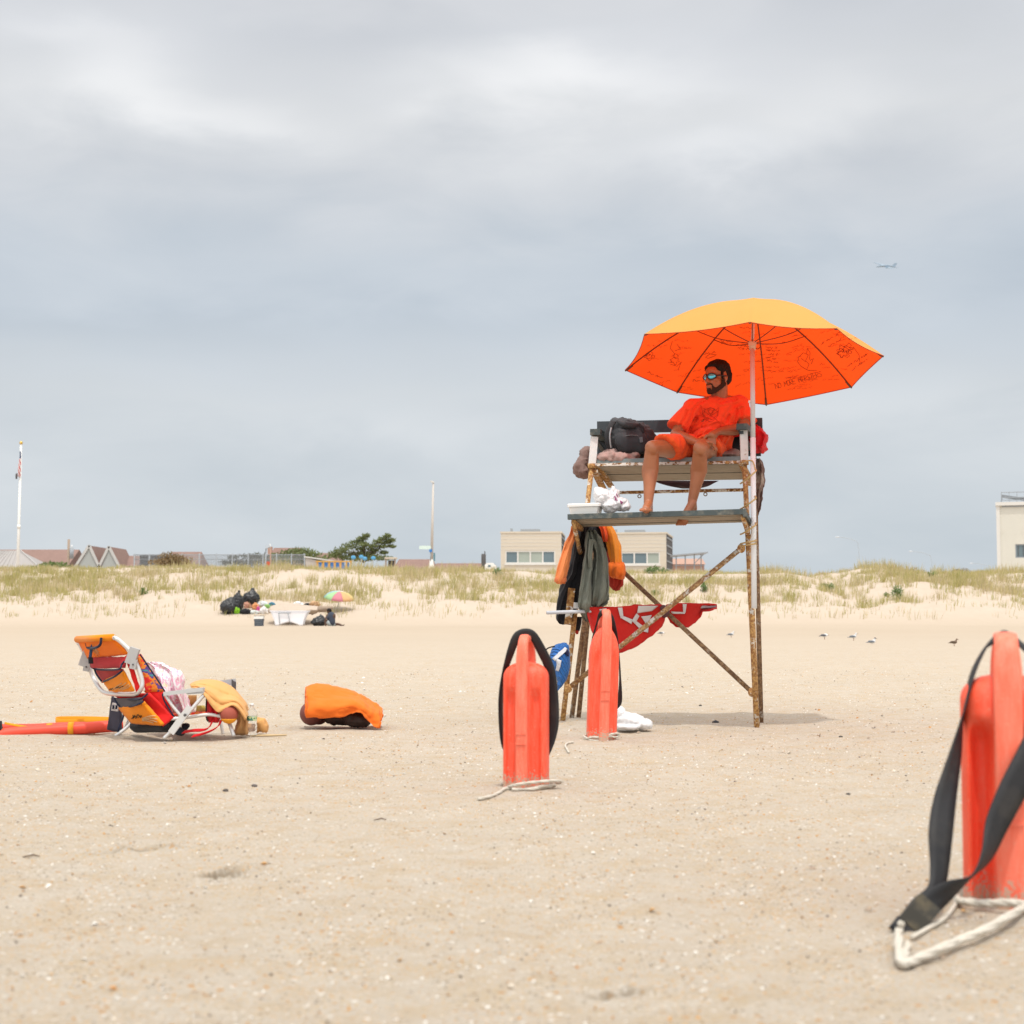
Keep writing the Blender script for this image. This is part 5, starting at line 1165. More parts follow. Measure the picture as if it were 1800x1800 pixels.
# blue quilted bag on the left leg
def blue_bag():
    r = thing('quilted_bag', 'shiny blue quilted bag with a white strap, hung on the left front leg', 'bag', P(985, 1180, 11.6))
    m, t, b = new_mat('quilted_blue'); co = t.coord('Object'); wv = t.node('ShaderNodeTexWave', ins={'Scale': 17, 'Distortion': 1.2}); wv.bands_direction = 'DIAGONAL'; t.l.new(co, wv.inputs[0])
    put(t, b, 'Base Color', t.mix(t.noise(co, 9, 3), (.012, .10, .38), (.03, .19, .55))); put(t, b, 'Normal', t.bump(wv.outputs[1], .9, .014)); b.inputs['Roughness'].default_value = .38
    mb = loft(densify([(1130, 985, 996, 11.62, .02), (1134, 974, 999.5, 11.62, .05), (1143, 968, 1001.5, 11.61, .07), (1158, 966, 1003, 11.6, .08), (1172, 970, 1002, 11.6, .075), (1184, 975, 1000, 11.6, .06), (1195, 978, 996, 11.6, .045), (1206, 979, 989, 11.6, .025), (1215, 979.5, 982, 11.6, .006)], 4), 36); mb.ripple(.008, 10, 3)
    link_mesh('pouch', mb, m, r); T = bvh(mb); q = MB(); patch(T, [(993, 1137.5), (998, 1142), (976, 1162), (971, 1157.5)], .008, q, 8, th=.008); patch(T, [(977, 1157), (987, 1161), (985, 1171), (979, 1168)], .008, q, 5, th=.006); patch(T, [(979, 1167), (985.5, 1170), (982, 1180), (977, 1178)], .008, q, 5, th=.006)
    link_mesh('white_strap', q, cloth('strap_white', (.62, .63, .66)), r)
    s = ppath([(955, 1146, 11.6), (964, 1139, 11.56), (975, 1136, 11.54)], 5); link_mesh('carry_strap', MB().tube(s, .005, 6), C_black, r)
    q = MB(); patch(T, [(996, 1140), (1000, 1146), (999, 1154), (993, 1148)], .008, q, 5, th=.008); link_mesh('navy_trim', q, cloth('navy', (.01, .012, .05)), r)
blue_bag()
# white tub and plastic bags
def tub():
    r = thing('plastic_tub', 'white lidded plastic tub standing on the footrest', 'tub', P(1025, 902, 11.6)); c = (P(997, 902, 11.58) + P(1052, 900.5, 11.54)) / 2; hw = .115
    u = uu; v = bk; z = V((0, 0, 1)); c = P(1025, 902.5, 11.53) + bk * .10
    def box_ring(h, k): return [c + u * (hw * k * a) + v * (.085 * k * b_) + z * h for a, b_ in ((-1, -.8), (-.93, -1), (.93, -1), (1, -.8), (1, .8), (.93, 1), (-.93, 1), (-1, .8))]
    Mt = simple('tub_white', (.80, .79, .76), .4, .04)
    link_mesh('tub_body', MB().loops([box_ring(0, .9), box_ring(.05, .985)]), Mt, r, smooth=False); link_mesh('lid', MB().loops([box_ring(.052, 1.08), box_ring(.070, 1.08), box_ring(.076, 1.03)]), Mt, r, smooth=False)
tub()
def film(name, c): return simple(name, c, .45, .05, 5, spec=.5, bump=.5, bscale=26, bdist=.02, trans=.18)
def white_bag():
    mb = heap([(1062, 878, 11.62, 14, 16, .085), (1055, 870, 11.62, 9, 10, .07), (1079, 876, 11.62, 9, 18, .07), (1078, 866, 11.62, 5, 9, .03), (1088, 886, 11.6, 14, 11, .08), (1098, 891, 11.58, 10, 6, .07), (1072, 890, 11.6, 16, 9, .09), (1050, 866, 11.62, 4, 8, .04), (1077, 860, 11.62, 3, 5, .02), (1086, 868, 11.62, 3, 6, .03)], .007, .022, 11, 6, 1)
    o = solo('shopping_bag', mb, film('white_film', (.80, .79, .80)), 'crumpled white plastic shopping bag on the footrest beside the tub', 'bag')
    T = bvh(mb); q = marks(T, [[(1083, 868), (1086, 873), (1082, 877), (1085, 880)], [(1088, 866), (1091, 872)], [(1090, 880), (1095, 884)], [(1091, 883), (1093, 886)], [(1080, 872), (1083, 876), (1081, 879)]], .004, .006); tag_ = link_mesh('print', q, simple('print_plum', (.36, .06, .20), .6), o)
white_bag()
wb = heap([(1098, 1266, 11.1, 17, 14, .11), (1112, 1268, 11.1, 20, 13, .12), (1130, 1273, 11.08, 15, 9, .1), (1090, 1256, 11.1, 9, 13, .07), (1140, 1274, 11.06, 6, 7, .06), (1105, 1277, 11.05, 24, 6, .1), (1120, 1263, 11.08, 6, 5, .06), (1086, 1248, 11.1, 4, 6, .04)], .007, .014, 7, 4, 3)
solo('plastic_bag', wb, film('white_film2', (.80, .80, .80)), 'crumpled white plastic bag lying on the sand behind a rescue can', 'bag')
# ================================================================== the lifeguard
def skin_material():
    m, t, b = new_mat('skin'); co = t.coord('Object'); n = t.noise(co, 14, 4, .6); n2 = t.noise(co, 60, 4, .6)
    put(t, b, 'Base Color', t.mix(n, (.315, .106, .044), (.42, .155, .068))); b.inputs['Roughness'].default_value = .42; b.inputs['Specular IOR Level'].default_value = .5
    b.inputs['Subsurface Weight'].default_value = .08; b.inputs['Subsurface Radius'].default_value = (.02, .008, .004); b.inputs['Subsurface Scale'].default_value = .5
    put(t, b, 'Normal', t.bump(n2, .12, .002)); return m
M_skin = skin_material(); M_hair = simple('hair_black', (.014, .009, .007), .75, .3, 60, bump=.9, bscale=170, bdist=.006)
def beard_material():
    return simple('beard', (.040, .022, .014), .85, .3, 60, bump=.8, bscale=200, bdist=.004)
M_shirt = cloth('shirt_orange', (.95, .105, .032), .05, trans=.06); M_short = cloth('shorts_orange', (.95, .120, .028), .06, trans=.06)
def person():
    r = thing('person', 'barefoot bearded man in orange shirt, shorts and mirrored sunglasses sitting on the lifeguard chair', 'person', P(1240, 800, 12.0))
    HC = P(1260.5, 664, 12.07); hs = 1.0
    yaw = radians(52); Fd = V((-sin(yaw), -cos(yaw), -.06)).normalized(); Sd = V((-Fd.y, Fd.x, 0)).normalized() * -1; Sd = V((cos(yaw), -sin(yaw), 0)); Ud = Sd.cross(Fd) * -1
    if Ud.z < 0: Ud = -Ud
    A = (Sd, Fd, Ud)
    def h(s, f, u): return HC + (Sd * s + Fd * f + Ud * u) * hs
    mb = MB()
    # head
    mb.ell(h(0, -.014, .038), (.077, .098, .088), A, 24, 16).ell(h(0, .034, -.035), (.061, .062, .078), A, 20, 14).ell(h(0, .052, .045), (.060, .040, .045), A)
    mb.ell(h(0, .070, -.104), (.030, .025, .024), A)
    for s in (-1, 1):
        mb.cap(h(s * .060, -.008, -.055), h(s * .026, .062, -.104), .020, .018).ell(h(s * .040, .060, -.022), (.026, .026, .022), A)
        mb.ell(h(s * .077, -.016, -.012), (.009, .017, .027), A).ell(h(s * .081, -.023, -.006), (.008, .011, .017), A)
        mb.cap(h(s * .012, .086, .022), h(s * .044, .070, .024), .012, .011)
        mb.ell(h(s * .032, .076, .002), (.013, .012, .010), A)
        mb.ell(h(s * .014, .098, -.036), (.010, .012, .008), A)
    mb.cap(h(0, .090, .012), h(0, .112, -.030), .009, .013).ell(h(0, .110, -.033), (.014, .013, .011), A)
    mb.cap(h(-.020, .089, -.064), h(.020, .089, -.064), .008, .008).cap(h(-.017, .089, -.076), h(.017, .089, -.076), .009, .009).ell(h(0, .080, -.070), (.032, .02, .02), A)
    # neck and trunk
    nb = P(1264, 705, 12.14); mb.cap(h(0, -.026, -.04), nb, .060, .070)
    pel, bel, chs = P(1246, 786, 12.02), P(1249, 762, 12.04), P(1254, 732, 12.12)
    mb.ell(pel, (.165, .13, .12)).ell(bel, (.15, .11, .13)).ell(chs, (.17, .115, .15))
    shR, shL = P(1216, 717, 12.0), P(1299, 712, 12.16); mb.cap(shR, nb, .06, .055).cap(shL, nb, .065, .055)
    # right arm (towards the backpack) lying over the lap
    elR, wrR = P(1187, 764, 11.86), P(1226, 778, 11.62); up = shR.lerp(elR, .45)
    mb.chain([shR, up, elR], [.060, .052, .040]); mb.chain([elR, elR.lerp(wrR, .35), wrR], [.041, .043, .027])
    palmR = P(1240, 780, 11.55); mb.cap(wrR, palmR, .026, .030).cap(wrR + V((.01, 0, .01)), palmR + V((0, .02, .012)), .022, .026)
    for k in range(4):
        b0 = palmR + V((.022, .022 - .019 * k, .006 - .005 * k)); L = (.036, .042, .040, .032)[k]
        b1 = b0 + V((.8, -.25, -.2)).normalized() * L; b2 = b1 + V((.55, -.25, -.75)).normalized() * L * .7; b3 = b2 + V((.2, -.2, -.95)).normalized() * L * .5
        mb.chain([palmR, b0, b1, b2, b3], [.013, .0105, .0095, .0088, .0078], 10)
    mb.chain([palmR + V((-.01, .01, .01)), palmR + V((.012, -.045, .012)), palmR + V((.045, -.065, -.002))], [.014, .011, .009], 10)
    # left arm: elbow behind the arm post, hand hanging over the right wrist
    elL, wrL = P(1309, 753, 12.04), P(1262, 759, 11.74); mb.chain([shL, shL.lerp(elL, .5), elL], [.062, .054, .044]); mb.chain([elL, elL.lerp(wrL, .4), wrL], [.044, .045, .028])
    palmL = P(1251, 765, 11.63); mb.cap(wrL, palmL, .027, .029).cap(wrL + V((-.01, .01, -.01)), palmL + V((.012, .015, -.012)), .024, .026)
    for k in range(4):
        b0 = palmL + V((-.018 + .014 * k, -.004, -.022 - .004 * k)); L = (.036, .043, .041, .034)[k]; sp = -.42 + .24 * k
        b1 = b0 + V((sp - .35, -.2, -.85)).normalized() * L; b2 = b1 + V((sp - .25, .05, -1)).normalized() * L * .8; b3 = b2 + V((sp, .25, -1)).normalized() * L * .5
        mb.chain([palmL, b0, b1, b2, b3], [.013, .0105, .0096, .0088, .0078], 10)
    mb.chain([palmL, palmL + V((-.040, -.022, -.004)), palmL + V((-.062, -.030, -.030)), palmL + V((-.072, -.030, -.050))], [.015, .011, .010, .008], 10)
    # legs
    for (hip, kn, an, calf, foot) in (((1226, 789, 12.02), (1146.5, 787, 11.50), (1139.5, 884, 11.47), (1144, 826, 11.52), 'R'), ((1254, 792, 12.02), (1231, 788, 11.46), (1216.5, 882, 11.56), (1229.5, 826, 11.54), 'L')):
        hp, k_, a_, c_ = P(*hip), P(*kn), P(*an), P(*calf)
        mb.chain([hp, hp.lerp(k_, .5) - V((0, 0, .006)), k_], [.096, .078, .056]); mb.ell(k_ + V((0, -.018, -.008)), (.045, .042, .05))
        mb.chain([k_ + V((0, .02, -.02)), c_ + V((0, .02, 0)), c_.lerp(a_, .55) + V((0, .008, 0)), a_], [.053, .061, .043, .034]); mb.ell(c_ + V((-.012, .03, -.01)), (.054, .05, .10))
        if foot == 'R':
            he = a_ + V((.005, .035, -.055)); ba = a_ + V((-.030, -.150, -.056)); mb.chain([a_, he], [.034, .033]).cap(a_ + V((0, -.01, -.012)), ba, .034, .030).cap(he, ba, .030, .030)
            for q in range(5):
                t0 = ba + V((-.036 + .018 * q, -.006 + .005 * abs(q - 1), -.006)); mb.cap(t0, t0 + V((-.006, -.042 + .005 * q, -.006)), .0135 - .001 * q, .010 - .0008 * q, 10)
        else:
            he = a_ + V((.01, .03, -.05)); ba = a_ + V((-.075, -.05, -.135)); mb.chain([a_, he], [.034, .032]).cap(a_ + V((0, -.012, -.015)), ba, .034, .029).cap(he, ba, .030, .028)
            for q in range(5):
                t0 = ba + V((-.030 + .017 * q, -.03 + .012 * q, -.012)); mb.cap(t0, t0 + V((-.020, -.022, -.028)), .0135 - .001 * q, .010 - .0008 * q, 10)
    body = link_mesh('body', fuse(mb, .0062, 2), M_skin, r)
    # hair, beard, sunglasses
    hb = MB().ell(h(0, -.026, .064), (.080, .099, .080), A, 24, 16).ell(h(0, -.060, .018), (.075, .074, .086), A, 20, 14).ell(h(0, .018, .096), (.058, .058, .036), A)
    for s in (-1, 1): hb.cap(h(s * .070, .014, .062), h(s * .073, .016, -.012), .014, .008).ell(h(s * .066, .028, .074), (.018, .03, .03), A)
    hm = fuse(hb, .006, 2); hm.ripple(.006, 45, 3); link_mesh('hair', hm, M_hair, r)
    bb = MB().ell(h(0, .072, -.107), (.033, .025, .024), A).cap(h(-.024, .0945, -.0525), h(.024, .0945, -.0525), .0050, .0050).ell(h(0, .0935, -.092), (.014, .007, .009), A)
    for s in (-1, 1): bb.cap(h(s * .0625, -.004, -.056), h(s * .028, .063, -.106), .0200, .0205).cap(h(s * .0715, .010, -.018), h(s * .063, -.002, -.056), .008, .018).cap(h(s * .026, .0885, -.055), h(s * .031, .072, -.094), .0045, .012)
    bm_ = fuse(bb, .0055, 1); bm_.ripple(.004, 60, 5); link_mesh('beard', bm_, beard_material(), r)
    M_frame = simple('frame_black', (.012, .013, .016), .3, .1, spec=.6); sg = MB()
    def rim(s, k): return [h(s * .038 + s * .034 * k * cos(a), .1075 - .020 * abs(s * .038 + s * .034 * k * cos(a)) / .067 * 1.6 + .004, .005 + .0225 * k * sin(a) * (1 - .25 * cos(a))) for a in [2 * pi * i / 20 for i in range(20)]]
    g = MB()
    for s in (-1, 1):
        q = rim(s, 1.0); g.tube(q + [q[0]], .0042, 8); g.cap(h(s * .064, .078, .008), h(s * .081, .050, .009), .0055, .005).cap(h(s * .081, .050, .009), h(s * .086, -.030, .004), .005, .004)
    g.cap(h(-.008, .108, .008), h(.008, .108, .008), .004, .004)
    gl = link_mesh('sunglasses', g, M_frame, r)
    m, t, b = new_mat('mirror_lens'); b.inputs['Base Color'].default_value = (.09, .66, .97, 1); b.inputs['Metallic'].default_value = .6; b.inputs['Roughness'].default_value = .10; b.inputs['Coat Weight'].default_value = .6
    for s in (-1, 1):
        q = rim(s, .95); c = sum(q, V((0, 0, 0))) / 20 + Fd * .004; l = MB(); rings = [[c.lerp(p, f) + Fd * (.004 * (1 - f * f)) for p in q] for f in (.05, .4, .75, 1)] 
        l.loops(rings, 0, cap=True); link_mesh('lens', l, m, gl)
    # shirt
    sm = MB()
    sm.ell(pel + V((0, 0, .02)), (.185, .145, .12), n=24).ell(bel, (.172, .130, .14), n=24).ell(chs, (.190, .135, .165), n=24).ell(P(1272, 728, 12.16), (.13, .12, .14))
    sm.cap(shR, nb - V((.02, 0, .04)), .074, .07).cap(shL, nb - V((-.02, 0, .04)), .080, .07)
    def sleeve(a, b_, r0, r1):
        d = (b_ - a).normalized(); u = d.orthogonal().normalized(); w_ = d.cross(u); sm.loops([[lerp(a, b_, t) + (u * cos(2 * pi * k / 20) + w_ * sin(2 * pi * k / 20)) * lerp(r0, r1, t) for k in range(20)] for t in (0, .33, .66, 1)])
    sm.ell(shR, .074); sm.ell(shL, .082)
    sleeve(shR, P(1193, 753, 11.90), .066, .073); sleeve(shL, P(1307, 742, 12.08), .076, .078)
    # loose front hanging onto the thigh, and the side panel reaching the seat
    sm.cap(P(1232, 768, 11.90), P(1262, 772, 11.92), .07, .08).cap(P(1266, 770, 11.96), P(1264, 795, 11.90), .075, .035).cap(P(1256, 775, 11.88), P(1258, 790, 11.86), .05, .03)
    s2 = fuse(sm, .0075, 3)
    nv = []
    for p in s2.v:                                     # pulled folds running from the far shoulder down to the lap
        q = V(((p.x - p.z * .55) * 15, p.y * 3, (p.z + p.x * .5) * 3.2)); q2 = V((p.x * 9, p.y * 9, p.z * 9))
        k = sstep(P(1250, 715, 12).z, P(1250, 745, 12).z, p.z)
        d = (p - V((P(1252, 745, 12.1).x, 12.12, p.z))).normalized(); rd = 1 - 2 * abs(noise.noise(q * .9 + V((4, 4, 4)))); nv.append(p + d * (.036 * (.6 + .4 * k) * noise.noise(q) + .026 * rd * (.5 + .5 * k) + .008 * noise.noise(q2) + .009 * (1 - 2 * abs(noise.noise(q * 2.1 + V((9, 2, 1))))) * (.3 + .7 * k) - .006))
    cre = [[(1203, 759), (1209, 746), (1215, 734), (1218, 720)], [(1212, 758), (1219, 746), (1225, 736)], [(1206, 756), (1224, 745), (1244, 736)], [(1212, 764), (1234, 752), (1262, 744)], [(1224, 770), (1248, 758), (1280, 750)], [(1292, 750), (1291, 736), (1296, 720)], [(1284, 748), (1290, 732), (1302, 718)], [(1266, 708), (1280, 704), (1294, 702)], [(1236, 706), (1226, 712), (1219, 720)], [(1196, 748), (1204, 735), (1208, 722)], [(1300, 740), (1304, 728), (1304, 716)], [(1268, 792), (1272, 776), (1280, 762)], [(1256, 776), (1266, 766), (1276, 758)], [(1276, 742), (1282, 730)], [(1232, 716), (1228, 726)]]
    def seg_d(px, py, a, b_):
        dx, dy = b_[0] - a[0], b_[1] - a[1]; t_ = clamp(((px - a[0]) * dx + (py - a[1]) * dy) / (dx * dx + dy * dy)); return math.hypot(px - a[0] - dx * t_, py - a[1] - dy * t_)
    for i_, p in enumerate(nv):                        # pulled creases of the cloth: a valley with a soft ridge beside it
        q = p - CAM; z_ = q.dot(FW); px, py = 900 + FPX * q.dot(RT) / z_, 900 - FPX * q.dot(UP) / z_
        dd = min(seg_d(px, py, a, b_) for ln in cre for a, b_ in zip(ln, ln[1:]))
        if dd < 9: nv[i_] = p + V((.1, 1, .15)) * (.010 * exp(-(dd / 1.6) ** 2) - .016 * exp(-((dd - 4.0) / 1.8) ** 2))
    s2.v = nv
    sh = link_mesh('shirt', s2, M_shirt, r); T = bvh(s2)
    em = [loopy(1249, 727, 12, 18, .12), [(1234, 716), (1240, 720), (1249, 716), (1258, 721), (1264, 716), (1262, 730), (1256, 738), (1249, 742), (1240, 737), (1235, 728), (1234, 716)], [(1236, 738), (1244, 733), (1254, 728), (1263, 722)], [(1237, 722), (1246, 729), (1255, 734), (1262, 740)], loopy(1249, 724, 4, 10, .3), [(1244, 720), (1249, 729), (1255, 720)], [(1240, 741), (1246, 736)], [(1256, 735), (1262, 741)]]
    link_mesh('chest_print', marks(T, em, .0016, .003), simple('print_ink', (.50, .060, .026), .9), sh)
    ring = [nb + (V((cos(a) * .072, sin(a) * .062, -.028 + .012 * cos(a) - .014 * sin(a) * -1 * .0)) ) for a in [2 * pi * i / 24 for i in range(25)]]
    link_mesh('collar', MB().tube([p + V((-.004, -.015, -.004 + .02 * ((p.y - nb.y) / .062 * .5))) for p in ring], .0085, 8), M_shirt, sh)
    # shorts
    so = MB(); so.ell(pel - V((0, 0, .01)), (.180, .145, .11), n=24)
    def leg(a, b_, r0, r1):
        d = (b_ - a).normalized(); u = d.cross(V((0, 0, 1))).normalized(); w_ = u.cross(d); so.loops([[lerp(a, b_, t) + (u * cos(2 * pi * k / 24) * 1.06 + w_ * sin(2 * pi * k / 24)) * lerp(r0, r1, t) + d * (.085 * t * sin(2 * pi * k / 24)) for k in range(24)] for t in (0, .3, .6, 1)])
    hR, kR, hL, kL = P(1226, 788, 12.0), P(1146.5, 785, 11.50), P(1254, 791, 12.0), P(1231, 787, 11.46)
    leg(hR, hR.lerp(kR, .70), .110, .090); leg(hL, hL.lerp(kL, .50), .110, .098); so.ell(P(1210, 792, 11.86), (.10, .08, .045)).cap(P(1185, 797, 11.74), P(1215, 793, 11.84), .03, .05)
    s3 = fuse(so, .0095, 2).ripple(.010, 8, 7, (1, 1, .5)); link_mesh('shorts', s3, M_short, r)
person()

# the far sitter beside the camp table
def far_person():
    d = 82.6; r = thing('person', 'person in dark top crouching on the sand beside the black trash bag', 'person', P(580, 1100, d)); mb = MB(); q = lambda x, y, k=0: P(x, y, d + k)
    mb.ell(q(578, 1074.5), (.11, .13, .135)).cap(q(579, 1078), q(581, 1082), .06, .08).cap(q(584, 1083), q(581, 1094), .19, .2).cap(q(582, 1097), q(572, 1092, -.2), .13, .08).cap(q(572, 1092, -.2), q(573, 1101, -.25), .07, .05)
    mb.cap(q(583, 1098, .1), q(594, 1097, .1), .1, .07).cap(q(594, 1097, .1), q(603, 1100, .1), .07, .045).cap(q(603, 1100, .1), q(605, 1098, 0), .045, .03)
    mb.chain([q(576, 1081, -.15), q(572, 1087, -.25), q(575, 1091, -.3)], [.06, .05, .04])
    link_mesh('body', fuse(mb, .03, 2), simple('far_skin', (.10, .055, .038), .6), r)
    link_mesh('hair', MB().ell(q(578.5, 1072.7), (.125, .145, .11)).ell(q(580, 1075, .03), (.1, .1, .12)), M_hair, r)
    link_mesh('shirt', fuse(MB().cap(q(582, 1082), q(582.5, 1093), .21, .215).cap(q(577, 1082, -.12), q(574, 1086, -.2), .09, .075), .03, 2), cloth('navy_top', (.055, .065, .09)), r)
    link_mesh('shorts', fuse(MB().cap(q(581, 1096), q(575, 1094, -.15), .17, .12).cap(q(582, 1098, .1), q(588, 1097.5, .1), .15, .1), .03, 2), cloth('pale_shorts', (.42, .47, .48)), r)
far_person()
# ================================================================== rescue cans
def can_plastic(bar=False):
    m, t, b = new_mat('can_plastic'); co = t.coord('Object'); n = t.noise(co, 7, 5, .6); st = t.coord('Object', (9, 9, 1.2)); n2 = t.noise(st, 6, 6, .65); n3 = t.noise(co, 90, 4, .7)
    col = t.mix(n, (.86, .135, .072), (.90, .175, .098)) if bar else t.mix(n, (.88, .080, .032), (.94, .105, .045)); f = t.math('MULTIPLY', t.math('SUBTRACT', n2, .40, clamp=True), 2.0, clamp=True)
    col = t.mix(t.math('MULTIPLY', f, 1.0 if bar else .5), col, (.88, .28, .19)); col = t.mix(t.math('MULTIPLY', t.math('SUBTRACT', n3, .58, clamp=True), 2.2, clamp=True), col, (.66, .42, .28))
    sp = t.node('ShaderNodeSeparateXYZ'); t.l.new(co, sp.inputs[0]); lowz = t.math('SUBTRACT', 1, t.math('DIVIDE', sp.outputs[2], .14), clamp=True)
    stuck = t.math('MULTIPLY', t.math('GREATER_THAN', t.math('ADD', n3, t.math('MULTIPLY', lowz, .34)), .74), .85); col = t.mix(stuck, col, (.48, .40, .30))
    scr = t.noise(t.coord('Object', (30, 30, 2.2)), 7, 4, .7); col = t.mix(t.math('MULTIPLY', t.math('SUBTRACT', scr, .62, clamp=True), 3.0, clamp=True), col, (.80, .40, .32))
    put(t, b, 'Base Color', col); put(t, b, 'Roughness', t.math('ADD', t.math('MULTIPLY', n2, .3), .36)); b.inputs['Specular IOR Level'].default_value = .35
    b.inputs['Subsurface Weight'].default_value = .12; b.inputs['Subsurface Radius'].default_value = (.03, .006, .003); b.inputs['Subsurface Scale'].default_value = .6
    put(t, b, 'Normal', t.bump(n3, .12, .002)); return m
M_can = can_plastic(); M_bar = can_plastic(True); M_rope = simple('white_rope', (.58, .535, .46), .9, .2, 60, bump=.8, bscale=120, bdist=.004, dirt=(.48, .40, .30), dirt_amt=.4, dscale=20)
M_web = simple('black_webbing', (.020, .020, .022), .62, .2, 20, spec=.35, bump=.5, bscale=240, bdist=.002, dirt=(.10, .085, .07), dirt_amt=.25, dscale=7)
def rescue_can(label, base, W, Hs, Ht, yaw, D=None, taper=.0, lean=0, bar=.27, flute=.34):
    """moulded buoy: four lobes, deep flutes, a strap-like handle over the top. W width, Hs shoulder height, Ht handle height"""
    D = D or W * .80; r = thing('rescue_can', label, 'rescue can', base, 'red rescue cans standing in the sand')
    cy, sy = cos(yaw), sin(yaw)
    def T(x, y, z): return base + V((x * cy - y * sy + lean * z, x * sy + y * cy, z))
    n = 144; rings = []; N = 70
    for i in range(N + 1):
        t = i / N; z = lerp(-.10, Hs, t)
        u = clamp((z - (Hs - .085 - taper)) / (.085 + taper)); sc = sqrt(max(0, 1 - (u * .985) ** (2.6 if taper < .05 else 1.9))) * (1 - .05 * (1 - clamp(z / Hs)) * 0)
        fl = flute * (1 - sstep(Hs * .70, Hs * .82, z))
        ring = []
        for j in range(n):
            a = 2 * pi * j / n; c, s = cos(a), sin(a)
            e = (abs(c) ** 3.2 + abs(s) ** 3.2) ** (-1 / 3.2)          # rounded rectangle
            x_, y_ = W / 2 * c * e * sc, D / 2 * s * e * sc
            gv = exp(-((abs(x_) / (W / 2) - .57) / .215) ** 4) * (1 if abs(y_) > D * .18 else 0)
            ring.append(T(x_, y_ * (1 - fl * gv), z))
        rings.append(ring)
    mb = MB().loops(rings); body = link_mesh('body', mb, M_can, r)
    bw = W * bar / 2                                                   # handle bar front, over the top and down the back
    yb = D / 2 + .014; path = [(-yb, -.10), (-yb, Hs * .25), (-yb - .004, Hs * .55), (-yb + .002, Hs * .84), (-yb * .80, lerp(Hs, Ht, .45)), (-yb * .42, lerp(Hs, Ht, .92)), (0, Ht - .012), (yb * .42, lerp(Hs, Ht, .92)), (yb * .80, lerp(Hs, Ht, .45)), (yb, Hs * .84), (yb, Hs * .5), (yb, -.10)]
    pts = smooth_path([V((0, y, z)) for y, z in path], 7); rings = []
    for i, p in enumerate(pts):
        tg = (pts[min(i + 1, len(pts) - 1)] - pts[max(i - 1, 0)]).normalized(); nn = V((1, 0, 0)).cross(tg); ww = bw * (1 - .18 * sstep(Hs, Ht, p.z)); ring = []
        for k in range(16):
            a = 2 * pi * k / 16; cx = math.copysign(abs(cos(a)) ** .6, cos(a)); sx = math.copysign(abs(sin(a)) ** .6, sin(a))
            q = V((cx * ww, 0, 0)) + p + nn * sx * .017; ring.append(T(q.x, q.y, q.z))
        rings.append(ring)
    link_mesh('handle', MB().loops(rings), M_bar, r)
    for zz, hh in ((Hs * .36, .004), (Hs * .44, .004)):                # moulded ledges on the bar
        link_mesh('ledge', MB().box(T(0, -yb - .017, zz), V((cy, sy, 0)) * bw * .86, V((-sy, cy, 0)) * .006, (0, 0, hh)), M_bar, r, smooth=False)
    return r, T
B1 = G(925, 1384); k1 = B1.y / FPX
can1, T1 = rescue_can('weathered red rescue can with wide black strap, standing in the middle of the sand', B1, 78 * k1, 218 * k1, 262 * k1, radians(-13), bar=.27, flute=.34)
B2 = G(1057, 1300); k2_ = B2.y / FPX
can2, T2 = rescue_can('tall slim red rescue can in front of the lifeguard chair', B2, 52 * k2_, 196 * k2_, 224 * k2_, radians(6), taper=.11, bar=.34, flute=.20, lean=.035)
B3 = G(1776, 1583); k3 = B3.y / FPX
can3, T3 = rescue_can('closest red rescue can, cut by the photo edge, with strap and buckle hanging', B3, 156 * k3, 392 * k3, 458 * k3, radians(-15), bar=.31, flute=.78)
def webbing(name, parent, pts, wid, th=.004, k=7, label=None):
    p = smooth_path(pts, k); n = len(p); w_ = smooth_path(wid, k)
    o = link_mesh(name, MB().ribbon(p, w_, th), M_web, parent); return o
def Pk(x, y, b, dd=0): return P(x, y, b.y + dd)
wv = lambda b, px, dy=0, dz=0: V((px * b.y / FPX, dy, dz))
# strap of the middle can: over the handle, bulging either side
webbing('strap', can1, [Pk(893, 1330, B1, .03), Pk(883, 1300, B1, .03), Pk(880, 1240, B1, .03), Pk(884, 1195, B1, .03), Pk(898, 1145, B1, 0), Pk(908, 1121, B1, -.005), Pk(921, 1113, B1, 0), Pk(936, 1117, B1, 0), Pk(950, 1140, B1, .02), Pk(966, 1175, B1, .04), Pk(972, 1220, B1, .05), Pk(973, 1270, B1, .05), Pk(966, 1305, B1, .05), Pk(955, 1335, B1, .05)],
        [wv(B1, 2, .03), wv(B1, 3, .028), wv(B1, 3.5, .028), wv(B1, 3.5, .024), wv(B1, 6, .014, -.006), wv(B1, 5, .004, -.018), wv(B1, 0, .003, -.022), wv(B1, -4, .003, -.019), wv(B1, -7, .006, -.012), wv(B1, -8, .010, -.006), wv(B1, -9, .010), wv(B1, -9, .010), wv(B1, -8.5, .012), wv(B1, -6, .02)])
webbing('strap', can2, [Pk(1046, 1200, B2, .1), Pk(1038, 1165, B2, .1), Pk(1042, 1125, B2, .08), Pk(1050, 1093, B2, .03), Pk(1056, 1079, B2, -.02), Pk(1064, 1075.5, B2, 0), Pk(1073, 1083, B2, .01), Pk(1080, 1105, B2, .03), Pk(1086, 1135, B2, .08), Pk(1090, 1190, B2, .1), Pk(1089, 1232, B2, .1), Pk(1082, 1246, B2, .1)],
        [wv(B2, 3, .02), wv(B2, 3.5, .02), wv(B2, 2, .02), wv(B2, 1.5, .02), wv(B2, 3, .003, -.010), wv(B2, 1, .003, -.017), wv(B2, -3.5, .003, -.010), wv(B2, -3.2, .010, -.002), wv(B2, -1, .022), wv(B2, -1, .02), wv(B2, -4, .014), wv(B2, -3, .014)])
